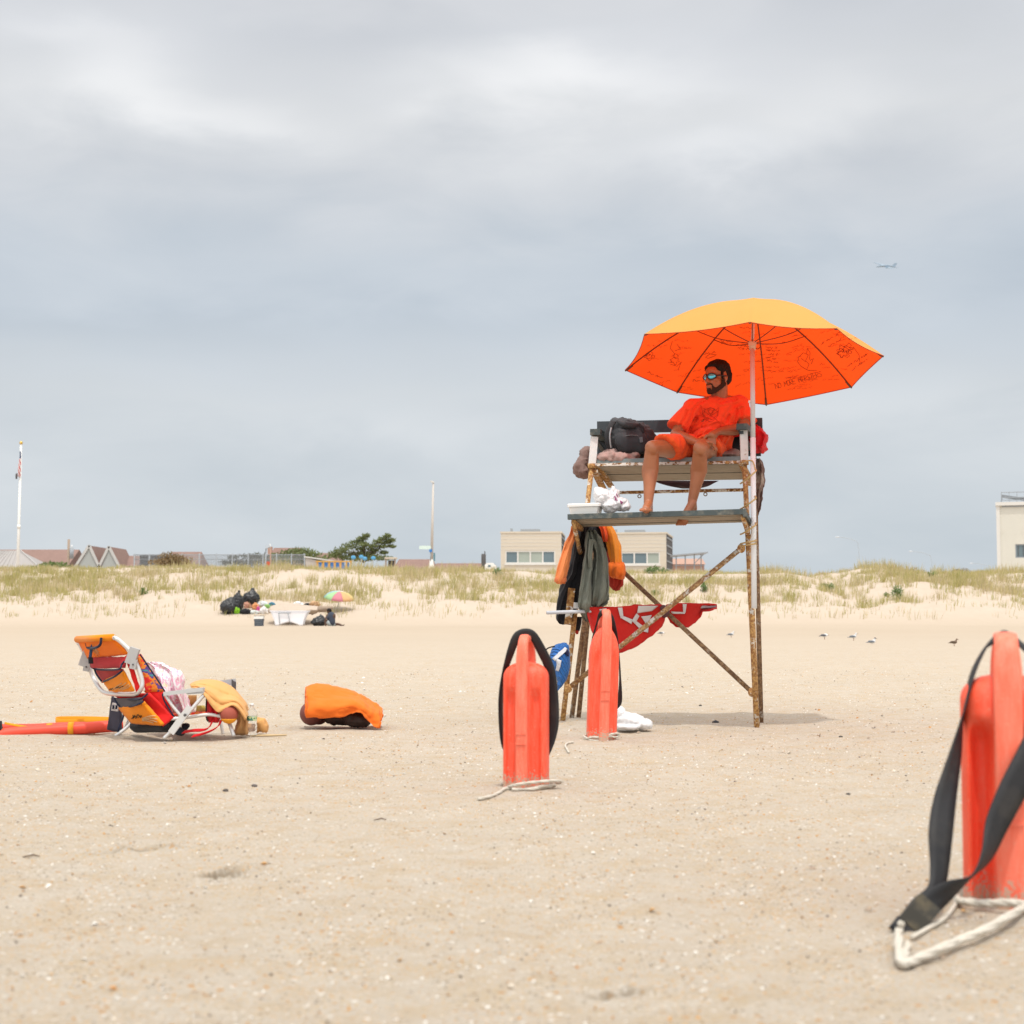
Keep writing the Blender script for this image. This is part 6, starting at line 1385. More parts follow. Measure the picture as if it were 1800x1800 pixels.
# strap of the closest can: from the handle down to the buckle, and back up across its front
webbing('strap', can3, [Pk(1790, 1128, B3, .02), Pk(1768, 1116, B3, .0), Pk(1745, 1126, B3, .0), Pk(1726, 1150, B3, .0), Pk(1708, 1190, B3, -.02), Pk(1694, 1250, B3, -.05), Pk(1678, 1330, B3, -.10), Pk(1662, 1400, B3, -.15), Pk(1654, 1460, B3, -.2), Pk(1652, 1520, B3, -.24), Pk(1646, 1560, B3, -.28), Pk(1625, 1590, B3, -.33), Pk(1598, 1627, B3, -.40)],
        [wv(B3, 2, .02, .01), wv(B3, 3, .02, .012), wv(B3, 8, .004, .018), wv(B3, 4, .02, .008), wv(B3, 3, .034, .002), wv(B3, 6, .034), wv(B3, 15, .022), wv(B3, 21, .012), wv(B3, 22, .01), wv(B3, 18, .014), wv(B3, 16, .014, -.006), wv(B3, 18, .006, -.018), wv(B3, 18, .006, -.020)], k=9)
webbing('strap', can3, [Pk(1850, 1255, B3, -.10), Pk(1812, 1330, B3, -.14), Pk(1780, 1390, B3, -.17), Pk(1752, 1450, B3, -.2), Pk(1734, 1505, B3, -.24), Pk(1706, 1542, B3, -.28), Pk(1668, 1566, B3, -.33), Pk(1632, 1590, B3, -.37), Pk(1600, 1628, B3, -.43)],
        [wv(B3, 26, .01, -.012), wv(B3, 26, .01, -.014), wv(B3, 24, .012, -.016), wv(B3, 20, .016, -.016), wv(B3, 13, .03, -.014), wv(B3, 5, .034, -.010), wv(B3, 6, .020, -.028), wv(B3, 16, .006, -.024), wv(B3, 18, .006, -.022)], k=9)
webbing('strap', can3, [Pk(1784, 1124, B3, .02), Pk(1800, 1138, B3, .02), Pk(1822, 1156, B3, .0), Pk(1852, 1180, B3, -.02), Pk(1862, 1220, B3, -.06), Pk(1850, 1256, B3, -.10)], [wv(B3, 4, .02, .008), wv(B3, 5, .02, .008), wv(B3, 6, .02, .01), wv(B3, 12, .02, .0), wv(B3, 20, .016, -.004), wv(B3, 24, .01, -.012)], k=8)
link_mesh('buckle', MB().ribbon([Pk(1634, 1586, B3, -.385), Pk(1615, 1608, B3, -.415), Pk(1597, 1629, B3, -.435)], [wv(B3, 16, 0, -.022)] * 3, .016), simple('worn_patch', (.042, .038, .030), .6, .4, 14, dirt=(.16, .125, .07), dirt_amt=.55, dscale=14), can3, smooth=False)
link_mesh('strap_end', MB().ribbon([Pk(1599, 1627, B3, -.432), Pk(1590, 1638, B3, -.44), Pk(1583, 1646, B3, -.445)], [wv(B3, 17, 0, -.024)] * 3, .014).ripple(.003, 30, 2), M_web, can3)
def rope(label, pts, rad, d=None, k=8, group=None, strands=True):
    p = smooth_path([V(q) for q in pts], k); mb = MB()
    if strands:
        for s in range(3):
            q = []
            for i, c in enumerate(p):
                t_ = (p[min(i + 1, len(p) - 1)] - p[max(i - 1, 0)]).normalized(); u = t_.orthogonal().normalized(); w_ = t_.cross(u); a = i * .55 * 6 / k + s * 2 * pi / 3
                q.append(c + (u * cos(a) + w_ * sin(a)) * rad * .38)
            mb.tube(q, rad * .68, 7)
    else: mb.tube(p, rad, 9)
    return solo('rope', mb, M_rope, label, 'rope', group)
def sand_pt(px, py, up=.008):
    g_ = G(px, py); return V((g_.x, g_.y, ground(g_.x, g_.y) + up))
# rope round the foot of the middle can with a tail
f1 = lambda a, rr, z: B1 + V((cos(a) * rr * (78 * k1 / 2), sin(a) * rr * (78 * k1 * .40), z))
rope('frayed white rope coiled at the foot of the middle rescue can, tail lying left', [f1(2.6, 1.3, .01), f1(1.8, 1.25, .01), f1(.8, 1.35, .015), f1(.1, 1.5, .02), f1(-.35, 1.55, .035), P(962, 1373, B1.y - .12), P(930, 1376, B1.y - .15), P(905, 1380, B1.y - .16), sand_pt(890, 1388), sand_pt(876, 1397), sand_pt(862, 1403), sand_pt(841, 1408)], .0075, k=12)
rope('second turn of white rope round the foot of the middle rescue can', [sand_pt(884, 1389), sand_pt(905, 1390), sand_pt(930, 1390.5), sand_pt(955, 1388), sand_pt(973, 1385), P(974, 1380, B1.y - .05), P(955, 1382, B1.y - .13), P(925, 1387, B1.y - .15), sand_pt(900, 1391)], .0065, k=12)
f2 = lambda a, rr, z: B2 + V((cos(a) * rr * (52 * k2_ / 2) , sin(a) * rr * (52 * k2_ * .42), z))
rope('white rope wrapped twice round the foot of the slim rescue can', [f2(-.1 + pi * 2 * i / 12, 1.16, .012 + .012 * sin(i * 1.3) + .02 * (cos(pi * 2 * i / 12) > .3)) for i in range(26)], .0075, k=9)
rope('short loose end of white rope on the sand beside the slim can', [sand_pt(1008, 1307), sand_pt(998, 1308.5), sand_pt(994, 1313), sand_pt(997, 1320), sand_pt(1000, 1325)], .006, k=8)
# thick rope of the closest can
rope('thick white rope from the buckle along the sand, before the closest can', [P(1584, 1623, B3.y - .45), P(1580, 1640, B3.y - .47), sand_pt(1581, 1690, .02), sand_pt(1588, 1707, .016), sand_pt(1620, 1696, .018), sand_pt(1680, 1672, .022), sand_pt(1735, 1650, .024), sand_pt(1790, 1616, .022), sand_pt(1840, 1590, .02)], .0115, k=10)
rope('short strand of white rope hanging from the buckle', [P(1598, 1640, B3.y - .44), P(1597, 1655, B3.y - .46), sand_pt(1591, 1690, .015), sand_pt(1586, 1706, .012)], .011, k=8)
rope('grey white rope lying across the foot of the closest can', [sand_pt(1682, 1586, .012), sand_pt(1690, 1597, .02), sand_pt(1730, 1602, .022), sand_pt(1770, 1606, .03), sand_pt(1810, 1604, .022), sand_pt(1850, 1600, .02)], .0115, k=9)
rope('thin grey cord running from the buckle towards the closest can', [sand_pt(1603, 1655, .01), sand_pt(1630, 1638, .008), sand_pt(1662, 1618, .008), sand_pt(1683, 1590, .01)], .006, k=8, strands=False)

# ================================================================== soft rescue tube on the left
def rescue_tube():
    d = G(100, 1290).y; r = thing('rescue_tube', 'red foam rescue tube with yellow bands lying on the sand behind the beach chair', 'rescue tube', G(90, 1292))
    M_foam = simple('red_foam', (.74, .07, .035), .5, .1, 8, spec=.4); M_yel = cloth('yellow_web', (.74, .30, .02), .1)
    q = lambda x, y, k=0: P(x, y, d + k)
    mb = loft  # noqa
    pts = smooth_path([q(-90, 1300, -.12), q(-30, 1297, -.1), q(20, 1289, -.06), q(80, 1284.5, -.02), q(135, 1281, .02), q(188, 1277, .08), q(215, 1275, .12)], 6)
    rr = [.030 + .012 * sstep(0, 10, i) * (1 if i < 30 else 1) for i in range(len(pts))]
    link_mesh('foam', MB().tube(pts, [x * .98 for x in rr], 16), M_foam, r)
    pts2 = smooth_path([q(-60, 1280, .1), q(10, 1279, .06), q(60, 1278.5, .06), q(110, 1276, .06), q(150, 1275, .1)], 6); link_mesh('foam', MB().tube(pts2, .026, 14), M_foam, r)
    for x, y in ((87, 1284), (125, 1281.5), (0, 1292)):
        c = q(x, y, 0); link_mesh('band', MB().tube([c - V((.018, 0, -.002)), c + V((.018, .004, .003))], .047, 18), M_yel, r)
    s = smooth_path([q(8, 1271, -.03), q(28, 1275, -.045), q(52, 1279, -.05), q(72, 1280.5, -.05)], 6); link_mesh('webbing', MB().ribbon(s, [V((0, .004, .007))] * len(s), .004), M_yel, r)
    # broad yellow harness loop standing on edge
    s = smooth_path([q(150, 1288, .3), q(108, 1285, .26), q(99, 1272, .22), q(103, 1264, .2), q(120, 1260, .2), q(150, 1260.5, .2), q(195, 1262, .25), q(215, 1265, .3)], 7)
    s = smooth_path([q(215, 1270, .42), q(160, 1268, .36), q(110, 1268, .27), q(98, 1270, .2), q(108, 1273, .14), q(150, 1272.5, .16), q(215, 1271, .22)], 7); link_mesh('harness', MB().ribbon(s, [V((0, 0, .036))] * len(s), .005), M_yel, r)
    link_mesh('clip', MB().box(q(-2, 1277, -.08), (.02, 0, -.004), (0, .02, 0), (-.006, 0, .04)), C_black, r, smooth=False)
rescue_tube()

# ================================================================== the low beach chair
def beach_chair():
    N, F = 10.42, 10.95; n = lambda x, y, k=0: P(x, y, N + k); f = lambda x, y, k=0: P(x, y, F + k)
    r = thing('beach_chair', 'low orange and red backpack beach chair with bent aluminium frame, seen from behind', 'beach chair', G(290, 1292))
    M_fr = simple('satin_aluminium', (.70, .69, .67), .35, .06, 4, metal=.45, spec=.5); M_or = cloth('chair_orange', (.88, .195, .012), .1, trans=.06); M_rd = cloth('chair_red', (.72, .022, .020), .1, trans=.05); M_yl = cloth('chair_amber', (.86, .265, .014), .1, trans=.06); M_nv = cloth('chair_navy', (.018, .022, .045)); M_bk = cloth('chair_black', (.022, .022, .024))
    tb = lambda nm, pts, rad, m=M_fr, par=r, k=6: link_mesh(nm, MB().tube(smooth_path(pts, k), rad, 12), m, par)
    # frames
    tb('top_rail', [f(139, 1133), f(137, 1127), f(141, 1123.5), n(195, 1121.5, .05), n(203, 1122), n(212, 1128), n(232, 1147), n(239, 1154)], .0145)
    tb('back_frame', [f(139, 1131), f(146, 1144), f(151, 1156), f(156, 1172), f(165, 1193), f(176, 1211, -.1), f(190, 1219, -.18), n(225, 1220.5, .15), n(240, 1219.5, .04), n(248, 1211), n(250, 1198), n(245, 1180), n(238, 1163)], .0145)
    for c, sx in ((f(151, 1158, -.02), 1), (n(233, 1153, -.02), 1)):
        link_mesh('hinge', MB().box(c, (.030, 0, -.010), (0, .022, 0), (.018, 0, .052)).box(c + V((.012, -.018, -.055)), (.02, 0, -.004), (0, .012, 0), (.006, 0, .03)), simple('hinge_grey', (.42, .41, .40), .5, .1), r, smooth=False)
        link_mesh('bolt', MB().ell(c + V((.012, -.034, -.055)), (.006, .006, .006)), M_dark, r)
    # fabric panels: quads in pixels with depth on each corner
    def panel(nm, c, m, th=.008, sag=.0, par=r, ns=10):
        a, b, cc, dd = [V(x) for x in c]; rows = []
        for i in range(ns + 1):
            s = i / ns; rows.append([lerp(lerp(a, b, j / ns), lerp(dd, cc, j / ns), s) + V((-.25, -.7, -.3)) * (sag * sin(pi * s) * sin(pi * j / ns)) for j in range(ns + 1)])
        mb = MB().sheet(rows, th); mb.ripple(.004, 16, len(nm)); return link_mesh(nm, mb, m, par), bvh(mb)
    pa, ta = panel('head_panel', (f(136.5, 1124), n(199, 1120.5), n(226, 1150), f(153, 1157, -.03)), M_or, .010, .012)
    link_mesh('head_roll', MB().tube([f(136, 1124), n(198, 1120.5)], .024, 14), M_yl, pa)
    p2, t2 = panel('mesh_pocket', (f(157, 1156, -.05), n(222, 1155), n(219, 1174, -.02), f(161, 1174, -.06)), cloth('mesh_red', (.40, .025, .03), .15), .01, .03)
    pr, tr_ = panel('red_side', (n(220, 1154, .02), n(226, 1150, .02), n(247, 1212, .02), n(240, 1216, .02)), M_rd, .012)
    p3, t3 = panel('low_pocket', (f(182, 1197, -.1), n(217, 1180), n(236, 1215), f(194, 1215, -.2)), M_yl, .014, .02)
    panel('pocket_inside', (f(168, 1178, -.02), n(216, 1176, .06), n(220, 1190, .06), f(180, 1200, -.02)), cloth('inside_red', (.42, .05, .05), .2), .008)
    for pth in ([f(162, 1174, -.08), f(175, 1177, -.12), n(208, 1176.5, -.03), n(214, 1168, -.03), n(219, 1162, -.03)], [f(166, 1176, -.06), f(170, 1186, -.08), f(178, 1197, -.12)], [f(182, 1198, -.14), n(200, 1190, .02), n(215, 1179, -.02)]): tb('binding', pth, .0065, M_nv)
    M_tan = simple('sand_print', (.62, .40, .20), .9, .2); M_blk = simple('black_print', (.035, .03, .015), .9)
    q = marks(t3, [[(196, 1213), (206, 1206), (214, 1201)], [(201, 1213), (214, 1206), (222, 1200)], [(208, 1213), (219, 1208), (226, 1203)], [(214, 1213), (224, 1209), (229, 1205)]], .003, .010); link_mesh('palm_print', q, M_tan, p3)
    q = marks(t3, [scr for scr in scrawl(random.Random(4), 192, 1213, 26, -.2, 2.6)], .0028, .011); link_mesh('script_print', q, M_blk, p3)
    q = marks(ta, [[(163, 1141), (170, 1145), (175, 1152)], [(163, 1144), (169, 1148), (172, 1154)], [(166, 1140), (174, 1146)]], .0025, .010); link_mesh('palm_print', q, M_tan, pa)
    # lower pouch
    p4, t4 = panel('lower_red', (f(201, 1222, -.2), n(262, 1219), n(306, 1262), n(286, 1275, -.04)), M_rd, .014, .0)
    p5, t5 = panel('lower_pocket', (f(210, 1243, -.24), n(252, 1234, -.03), n(287, 1274, -.06), f(232, 1270, -.30)), M_yl, .022, .02)
    p6, _ = panel('pouch_mouth', (f(202, 1228, -.22), n(250, 1226, -.02), n(248, 1238, -.03), f(212, 1244, -.26)), cloth('mouth_dark', (.09, .08, .085)), .012)
    for pth in ([f(201, 1228, -.24), f(215, 1229, -.28), n(244, 1229.5, -.05), n(254, 1224, -.05), n(260, 1219, -.05)], [f(202, 1230, -.24), f(210, 1241, -.28), f(222, 1243, -.3), n(240, 1239, -.06), n(252, 1233, -.06)]): tb('binding', pth, .0065, M_nv)
    q = marks(t5, [[(250, 1263), (262, 1259), (274, 1258)], [(250, 1264), (263, 1262), (277, 1264)], [(250, 1265), (262, 1265), (276, 1269)], [(250, 1267), (258, 1267), (270, 1271)]], .0032, .016); link_mesh('palm_print', q, M_tan, p5)
    q = marks(t5, scrawl(random.Random(9), 231, 1264, 18, -.12, 4) + scrawl(random.Random(10), 233, 1260, 15, -.1, 3), .0028, .017); link_mesh('script_print', q, M_blk, p5)
    # printed inner face showing past the near frame tube
    m, t, b = new_mat('jungle_print'); co = t.coord('Object'); w1 = t.noise(co, 9, 3, .6, 1.5); w2 = t.noise(co, 14, 2, .5, 2.0, 1)
    sw = t.node('ShaderNodeSeparateColor'); t.l.new(w2, sw.inputs[0])
    col = t.ramp(w1, [(0, (.72, .025, .02)), (.42, (.72, .03, .02)), (.46, (.72, .20, .02)), (.53, (.75, .22, .02)), (.56, (.10, .05, .20)), (.60, (.13, .06, .25)), (.63, (.05, .28, .27)), (.68, (.30, .28, .05)), (.74, (.60, .48, .38))], 'CONSTANT'); put(t, b, 'Base Color', col); b.inputs['Roughness'].default_value = .9
    panel('inner_face', (n(241, 1151, .03), n(247, 1150, .06), n(291, 1216, .06), n(256, 1216, .04)), m, .012)
    panel('inner_face', (n(252, 1214, .05), n(290, 1214, .06), n(306, 1262, .05), n(270, 1230, .05)), M_rd, .012)
    tb('edge_binding', [n(246, 1150, .0), n(268, 1182, .0), n(289, 1215, .0), n(286, 1221, .0), n(290, 1234, .0), n(307, 1262, .0)], .0055, M_nv)
    # base pouch, straps, hang flap
    link_mesh('base_pouch', fuse(MB().cap(f(236, 1276, -.2), n(288, 1276, .0), .035, .036).cap(f(240, 1281, -.2), n(296, 1278, .05), .030, .036).cap(n(288, 1270, .02), n(304, 1268, .05), .03, .02), .012, 2), M_bk, r)
    p7, _ = panel('back_flap', (f(198, 1224, -.03), f(212, 1244, -.08), f(213, 1288, -.1), f(190, 1283, -.05)), cloth('flap_navy', (.045, .04, .055)), .022)
    link_mesh('flap_label', MB().box(f(202.5, 1243, -.16), (.020, .004, -.004), (.002, .006, 0), (.003, 0, .026)).box(f(202.5, 1243, -.16), (.001, 0, 0), (0, .001, 0), (0, 0, .001)), simple('label_white', (.62, .58, .56), .8), p7, smooth=False)
    for dx in (-3, 2.4): link_mesh('label_mark', MB().box(f(202.2 + dx, 1243, -.178), (.006, 0, -.001), (0, .002, 0), (.001, 0, .013)), M_nv, p7, smooth=False)
    tb('hanging_strap', [f(219, 1246, -.1), f(216, 1262, -.12), f(209, 1280, -.14), f(208, 1287, -.14)], .007, M_nv)
    M_bl = cloth('strap_blue', (.035, .085, .17)); s = [f(150, 1124, -.08), f(152, 1132, -.11), f(155, 1139, -.13), n(168, 1138.5, .12), n(176, 1133, .05), n(178, 1121, .05)]; tb('carry_handle', s, .009, M_nv)
    s = smooth_path([f(167, 1129, -.20), f(163, 1133, -.20), f(160.5, 1142, -.20), f(159, 1152, -.20), f(158.5, 1160, -.2)], 5); link_mesh('carry_strap', MB().ribbon(s, [V((.010, .003, 0))] * len(s), .006), M_bl, r)
    link_mesh('strap_clip', MB().box(f(159.5, 1161, -.2), (.014, 0, 0), (0, .01, 0), (-.002, 0, .022)), M_bk, r, smooth=False)
    # legs, arms
    tb('leg', [n(358, 1222, -.02), n(340, 1243, -.03), n(324, 1262, -.04), n(306, 1281, -.05), n(288, 1298, -.05)], .0125); tb('arm_strut', [n(290, 1221), n(305, 1243), n(322, 1263)], .0115)
    link_mesh('pivot_plate', MB().box(n(317.5, 1265.5, -.07), V((.062, 0, .085)), (0, .010, 0), V((-.018, 0, .013))), M_fr, r, smooth=False); link_mesh('bolt', MB().ell(n(325, 1257, -.10), (.010, .006, .010)), M_dark, r)
    link_mesh('armrest', MB().beam(n(289, 1219.5, 0), n(358, 1211.5, -.02), .05, .026), simple('arm_grey', (.50, .50, .49), .5, .05), r, smooth=False); link_mesh('arm_end', MB().beam(n(330, 1215.5, -.005), n(359, 1214, -.015), .048, .036), simple('arm_grey2', (.46, .46, .46), .5, .05), r, smooth=False)
    link_mesh('armrest', MB().beam(f(372, 1204, 0), f(413, 1198, -.02), .05, .04), simple('arm_grey3', (.44, .45, .47), .5, .05), r, smooth=False); link_mesh('arm_end', MB().box(f(411, 1204, -.03), (.012, 0, -.01), (0, .022, 0), (0, 0, .03)), M_dark, r, smooth=False)
    tb('leg', [f(239, 1262, -.1), f(224, 1278, -.12), f(208, 1290, -.14), f(203, 1293, -.14)], .0125); tb('leg', [f(238, 1240, .0), f(228, 1262, .0), f(220, 1280, .0)], .010)
    tb('leg', [n(398, 1262, .1), n(405, 1276, .06), n(411, 1294, .04)], .0125); tb('leg', [f(386, 1262, 0), f(390, 1280, 0), f(392, 1290, 0)], .011)
    st_, _ = panel('seat_cloth', (n(304, 1258, .02), n(366, 1253, .0), f(372, 1250, 0), f(300, 1252, 0)), m, .012, 0)
    tb('seat_rail', [n(300, 1264, .0), n(335, 1260, .0), n(368, 1256, .0), n(400, 1262, .02)], .012)
beach_chair()
solo('sandal', heap([(312, 1284, 10.5, 10, 6, .05), (318, 1288, 10.5, 8, 5, .05), (326, 1277, 10.6, 7, 6, .05)], .012, .01, 12, 2), cloth('dark_rubber', (.03, .034, .045)), 'dark sandals tucked under the pivot of the beach chair', 'sandal')
# towel, red tote, cloth and ball on the chair
def towel():
    m, t, b = new_mat('pink_stripe_towel'); co = t.coord('Object', (11, 3, 3.5)); w_ = t.noise(co, 1.6, 4, .55, 1.8)
    put(t, b, 'Base Color', t.ramp(w_, [(0, (.82, .79, .79)), (.36, (.82, .79, .79)), (.40, (.78, .30, .48)), (.45, (.82, .55, .65)), (.47, (.83, .81, .81)), (.54, (.83, .81, .81)), (.565, (.74, .18, .36)), (.60, (.82, .60, .68)), (.62, (.83, .80, .80)), (.66, (.82, .60, .22)), (.70, (.83, .80, .78))], 'LINEAR')); b.inputs['Roughness'].default_value = .95; b.inputs['Sheen Weight'].default_value = .2
    put(t, b, 'Normal', t.bump(t.noise(t.coord('Object'), 120, 3), .4, .004))
    rows = densify([(1164, 256, 268, 10.75, .04), (1170, 254, 296, 10.75, .09), (1180, 256, 316, 10.75, .13), (1192, 262, 324, 10.75, .16), (1205, 272, 325, 10.75, .17), (1218, 282, 326, 10.75, .17), (1232, 292, 332, 10.75, .16), (1246, 301, 338, 10.75, .15), (1257, 308, 344, 10.75, .12), (1261, 314, 338, 10.75, .05)], 4)
    mb = loft(rows, 44, 3, .03, .4, 0, 7, .012); mb.ripple(.018, 9, 6, (1, 1, .5)); solo('towel', mb, m, 'pink and white striped towel bundled in the seat of the beach chair', 'towel')
    solo('towel_corner', loft(densify([(1240, 346, 360, 10.8, .03), (1250, 344, 363, 10.8, .05), (1257, 345, 362, 10.8, .03)], 3), 24, 2, .01), cloth('olive_yellow', (.46, .37, .09), .35, dirt=(.12, .25, .25), dirt_amt=.6, dscale=18), 'patterned yellow cloth end lying on the seat behind the red tote', 'cloth')
towel()
def tote():
    M_rd2 = cloth('tote_red', (.60, .018, .022), .12); r = thing('tote_bag', 'bright red cloth tote with long straps hanging at the front of the beach chair', 'bag', P(378, 1270, 10.5))
    mb = loft(densify([(1226, 364, 372, 10.5, .02), (1236, 363, 380, 10.5, .04), (1248, 362.5, 386, 10.48, .05), (1260, 362, 388, 10.48, .055), (1268, 364, 386, 10.48, .045), (1271, 368, 382, 10.48, .02)], 4), 32, 3, .018, .4); link_mesh('bag', mb.ripple(.008, 12, 2), M_rd2, r)
    for pts in ([(374, 1266, 10.43), (368, 1278, 10.42), (358, 1283, 10.4), (340, 1284, 10.4), (322, 1287, 10.42)], [(389, 1264, 10.44), (384, 1276, 10.42), (370, 1285, 10.38), (352, 1291, 10.34), (338, 1294, 10.33)]):
        s = ppath(pts, 6); link_mesh('strap', MB().ribbon(s, [V((.010, .004, .010))] * len(s), .005), M_rd2, r)
    tb = ppath([(363, 1228, 10.46), (362.5, 1245, 10.44), (363, 1262, 10.44), (366, 1268, 10.44)], 5); link_mesh('binding', MB().tube(tb, .005, 6), C_black, r)
tote()
def ball():
    c = P(402.5, 1255.5, 10.42); r = thing('beach_ball', 'worn red and amber ball half covered by the tan cloth', 'ball', c - V((0, 0, .06)))
    link_mesh('ball', MB().ell(c, (15.5 * 10.42 / FPX, .055, 16 * 10.42 / FPX), n=24, m=16), simple('worn_red', (.36, .085, .055), .7, .25, 12), r)
    b = MB(); 
    for i in range(6):
        pass
    rings = []
    for i in range(5):
        a = -1.35 + i * .22; rings.append([c + V((cos(q) * cos(a) * 16.2, 0, 0)) * 10.42 / FPX + V((0, sin(q) * cos(a) * .058, sin(a) * 16.6 * 10.42 / FPX)) for q in [2 * pi * k / 24 for k in range(24)]])
    link_mesh('band', MB().loops(rings), simple('amber', (.78, .32, .02), .6), r)
ball()
def tan_cloth():
    M_tan2 = cloth('tan_cotton', (.68, .36, .13), .1, trans=.06)
    top = smooth_path([V((x, y, 0)) for x, y in ((334, 1203), (345, 1197.5), (365, 1194.5), (385, 1197), (400, 1203), (413, 1212), (425, 1226), (434, 1238), (438, 1252))], 9)
    bot = smooth_path([V((x, y, 0)) for x, y in ((336, 1208), (351, 1212.5), (361, 1225), (371, 1240), (383, 1252), (395, 1247), (408, 1240), (420, 1249), (431, 1266))], 9)
    rows = []
    for iv in range(41):
        v = iv / 40; row = []
        for iu, (a_, b_) in enumerate(zip(top, bot)):
            q = a_.lerp(b_, v); u = iu / (len(top) - 1); ph = v * 15 + u * 3.2 + 1.3 * noise.noise(V((u * 2, v * 2, 5)))
            fold = .034 * (abs(sin(ph * .5)) ** .7 - .5) * min(1, v * 5) + .012 * noise.noise(V((u * 9, v * 7, 2)))
            row.append(P(q.x, q.y + 1.3 * sin(ph) * sin(pi * v), 10.72 - .30 * sin(min(1, v * 1.15) * pi / 2) - .02 * sin(pi * u) - fold))
        rows.append(row)
    a = MB().sheet(rows, .006)
    b = loft(densify([(1240, 412, 436, 10.6, .05), (1255, 415, 435, 10.6, .06), (1272, 416, 436, 10.6, .06), (1288, 408, 436, 10.6, .05), (1292, 412, 434, 10.6, .02)], 4), 30, 2, .02)
    c = heap([(455, 1270, 10.75, 9, 7, .06), (462, 1275, 10.75, 7, 8, .06), (450, 1280, 10.75, 8, 6, .05), (466, 1281, 10.75, 5, 5, .05)], .012, .022, 14, 3)
    d = loft(densify([(1222, 331, 346, 10.8, .02), (1235, 331, 345, 10.8, .03), (1246, 333, 340, 10.8, .015)], 3), 20, 1, .01)
    r = thing('tan_shirt', 'tan cotton shirt thrown over the front of the beach chair down to the sand', 'shirt', P(400, 1288, 10.6))
    link_mesh('shirt_body', a, M_tan2, r); link_mesh('shirt_tail', b.ripple(.01, 10, 1), cloth('tan_back', (.50, .27, .11), .12), r); link_mesh('sleeve', c, M_tan2, r); link_mesh('inner_fold', d, cloth('tan_fold', (.42, .22, .08), .12), r)
tan_cloth()
def bottle():
    d = 10.62; r = thing('water_bottle', 'clear plastic water bottle with green label standing on the sand', 'bottle', P(442, 1292, d))
    m, t, b = new_mat('clear_plastic'); b.inputs['Base Color'].default_value = (.96, .97, .97, 1); b.inputs['Transmission Weight'].default_value = .92; b.inputs['Roughness'].default_value = .06; b.inputs['IOR'].default_value = 1.18
    k = d / FPX; base = P(442, 1293, d); H_ = 57 * k
    prof = [(0, .4), (.0, .88), (.03, 1), (.10, .98), (.12, .92), (.15, .98), (.22, 1), (.24, .93), (.27, .99), (.34, 1), (.36, .94), (.39, .97), (.44, .95), (.62, .95), (.66, 1), (.74, .86), (.82, .50), (.87, .32), (.90, .30)]
    ring = lambda z, q: [base + V((cos(a) * q * 9.8 * k, sin(a) * q * 9.8 * k, z * H_)) for a in [2 * pi * i / 28 for i in range(28)]]
    link_mesh('bottle_body', MB().loops([ring(z, q) for z, q in prof]), m, r)
    ml, t, b = new_mat('bottle_label'); co = t.coord('Object'); sp = t.node('ShaderNodeSeparateXYZ'); t.l.new(co, sp.inputs[0]); n_ = t.noise(co, 26, 2)
    put(t, b, 'Base Color', t.ramp(n_, [(0, (.06, .20, .14)), (.44, (.06, .20, .14)), (.5, (.50, .58, .30)), (.62, (.55, .62, .58))], 'CONSTANT')); b.inputs['Roughness'].default_value = .5
    link_mesh('label_wrap', MB().loops([ring(z, .985) for z in (.46, .50, .56, .60)], cap=False), ml, r); link_mesh('cap', MB().loops([ring(z, .36) for z in (.905, .96)] + [ring(.975, .3)]), simple('cap_white', (.75, .77, .78), .4), r)
bottle()
solo('stick', MB().tube([sand_pt(440, 1295.5, .008), sand_pt(470, 1295, .009), sand_pt(504, 1294, .008)], [.006, .007, .005], 8), simple('pale_stick', (.62, .46, .26), .8), 'thin pale stick lying on the sand before the bottle', 'stick')

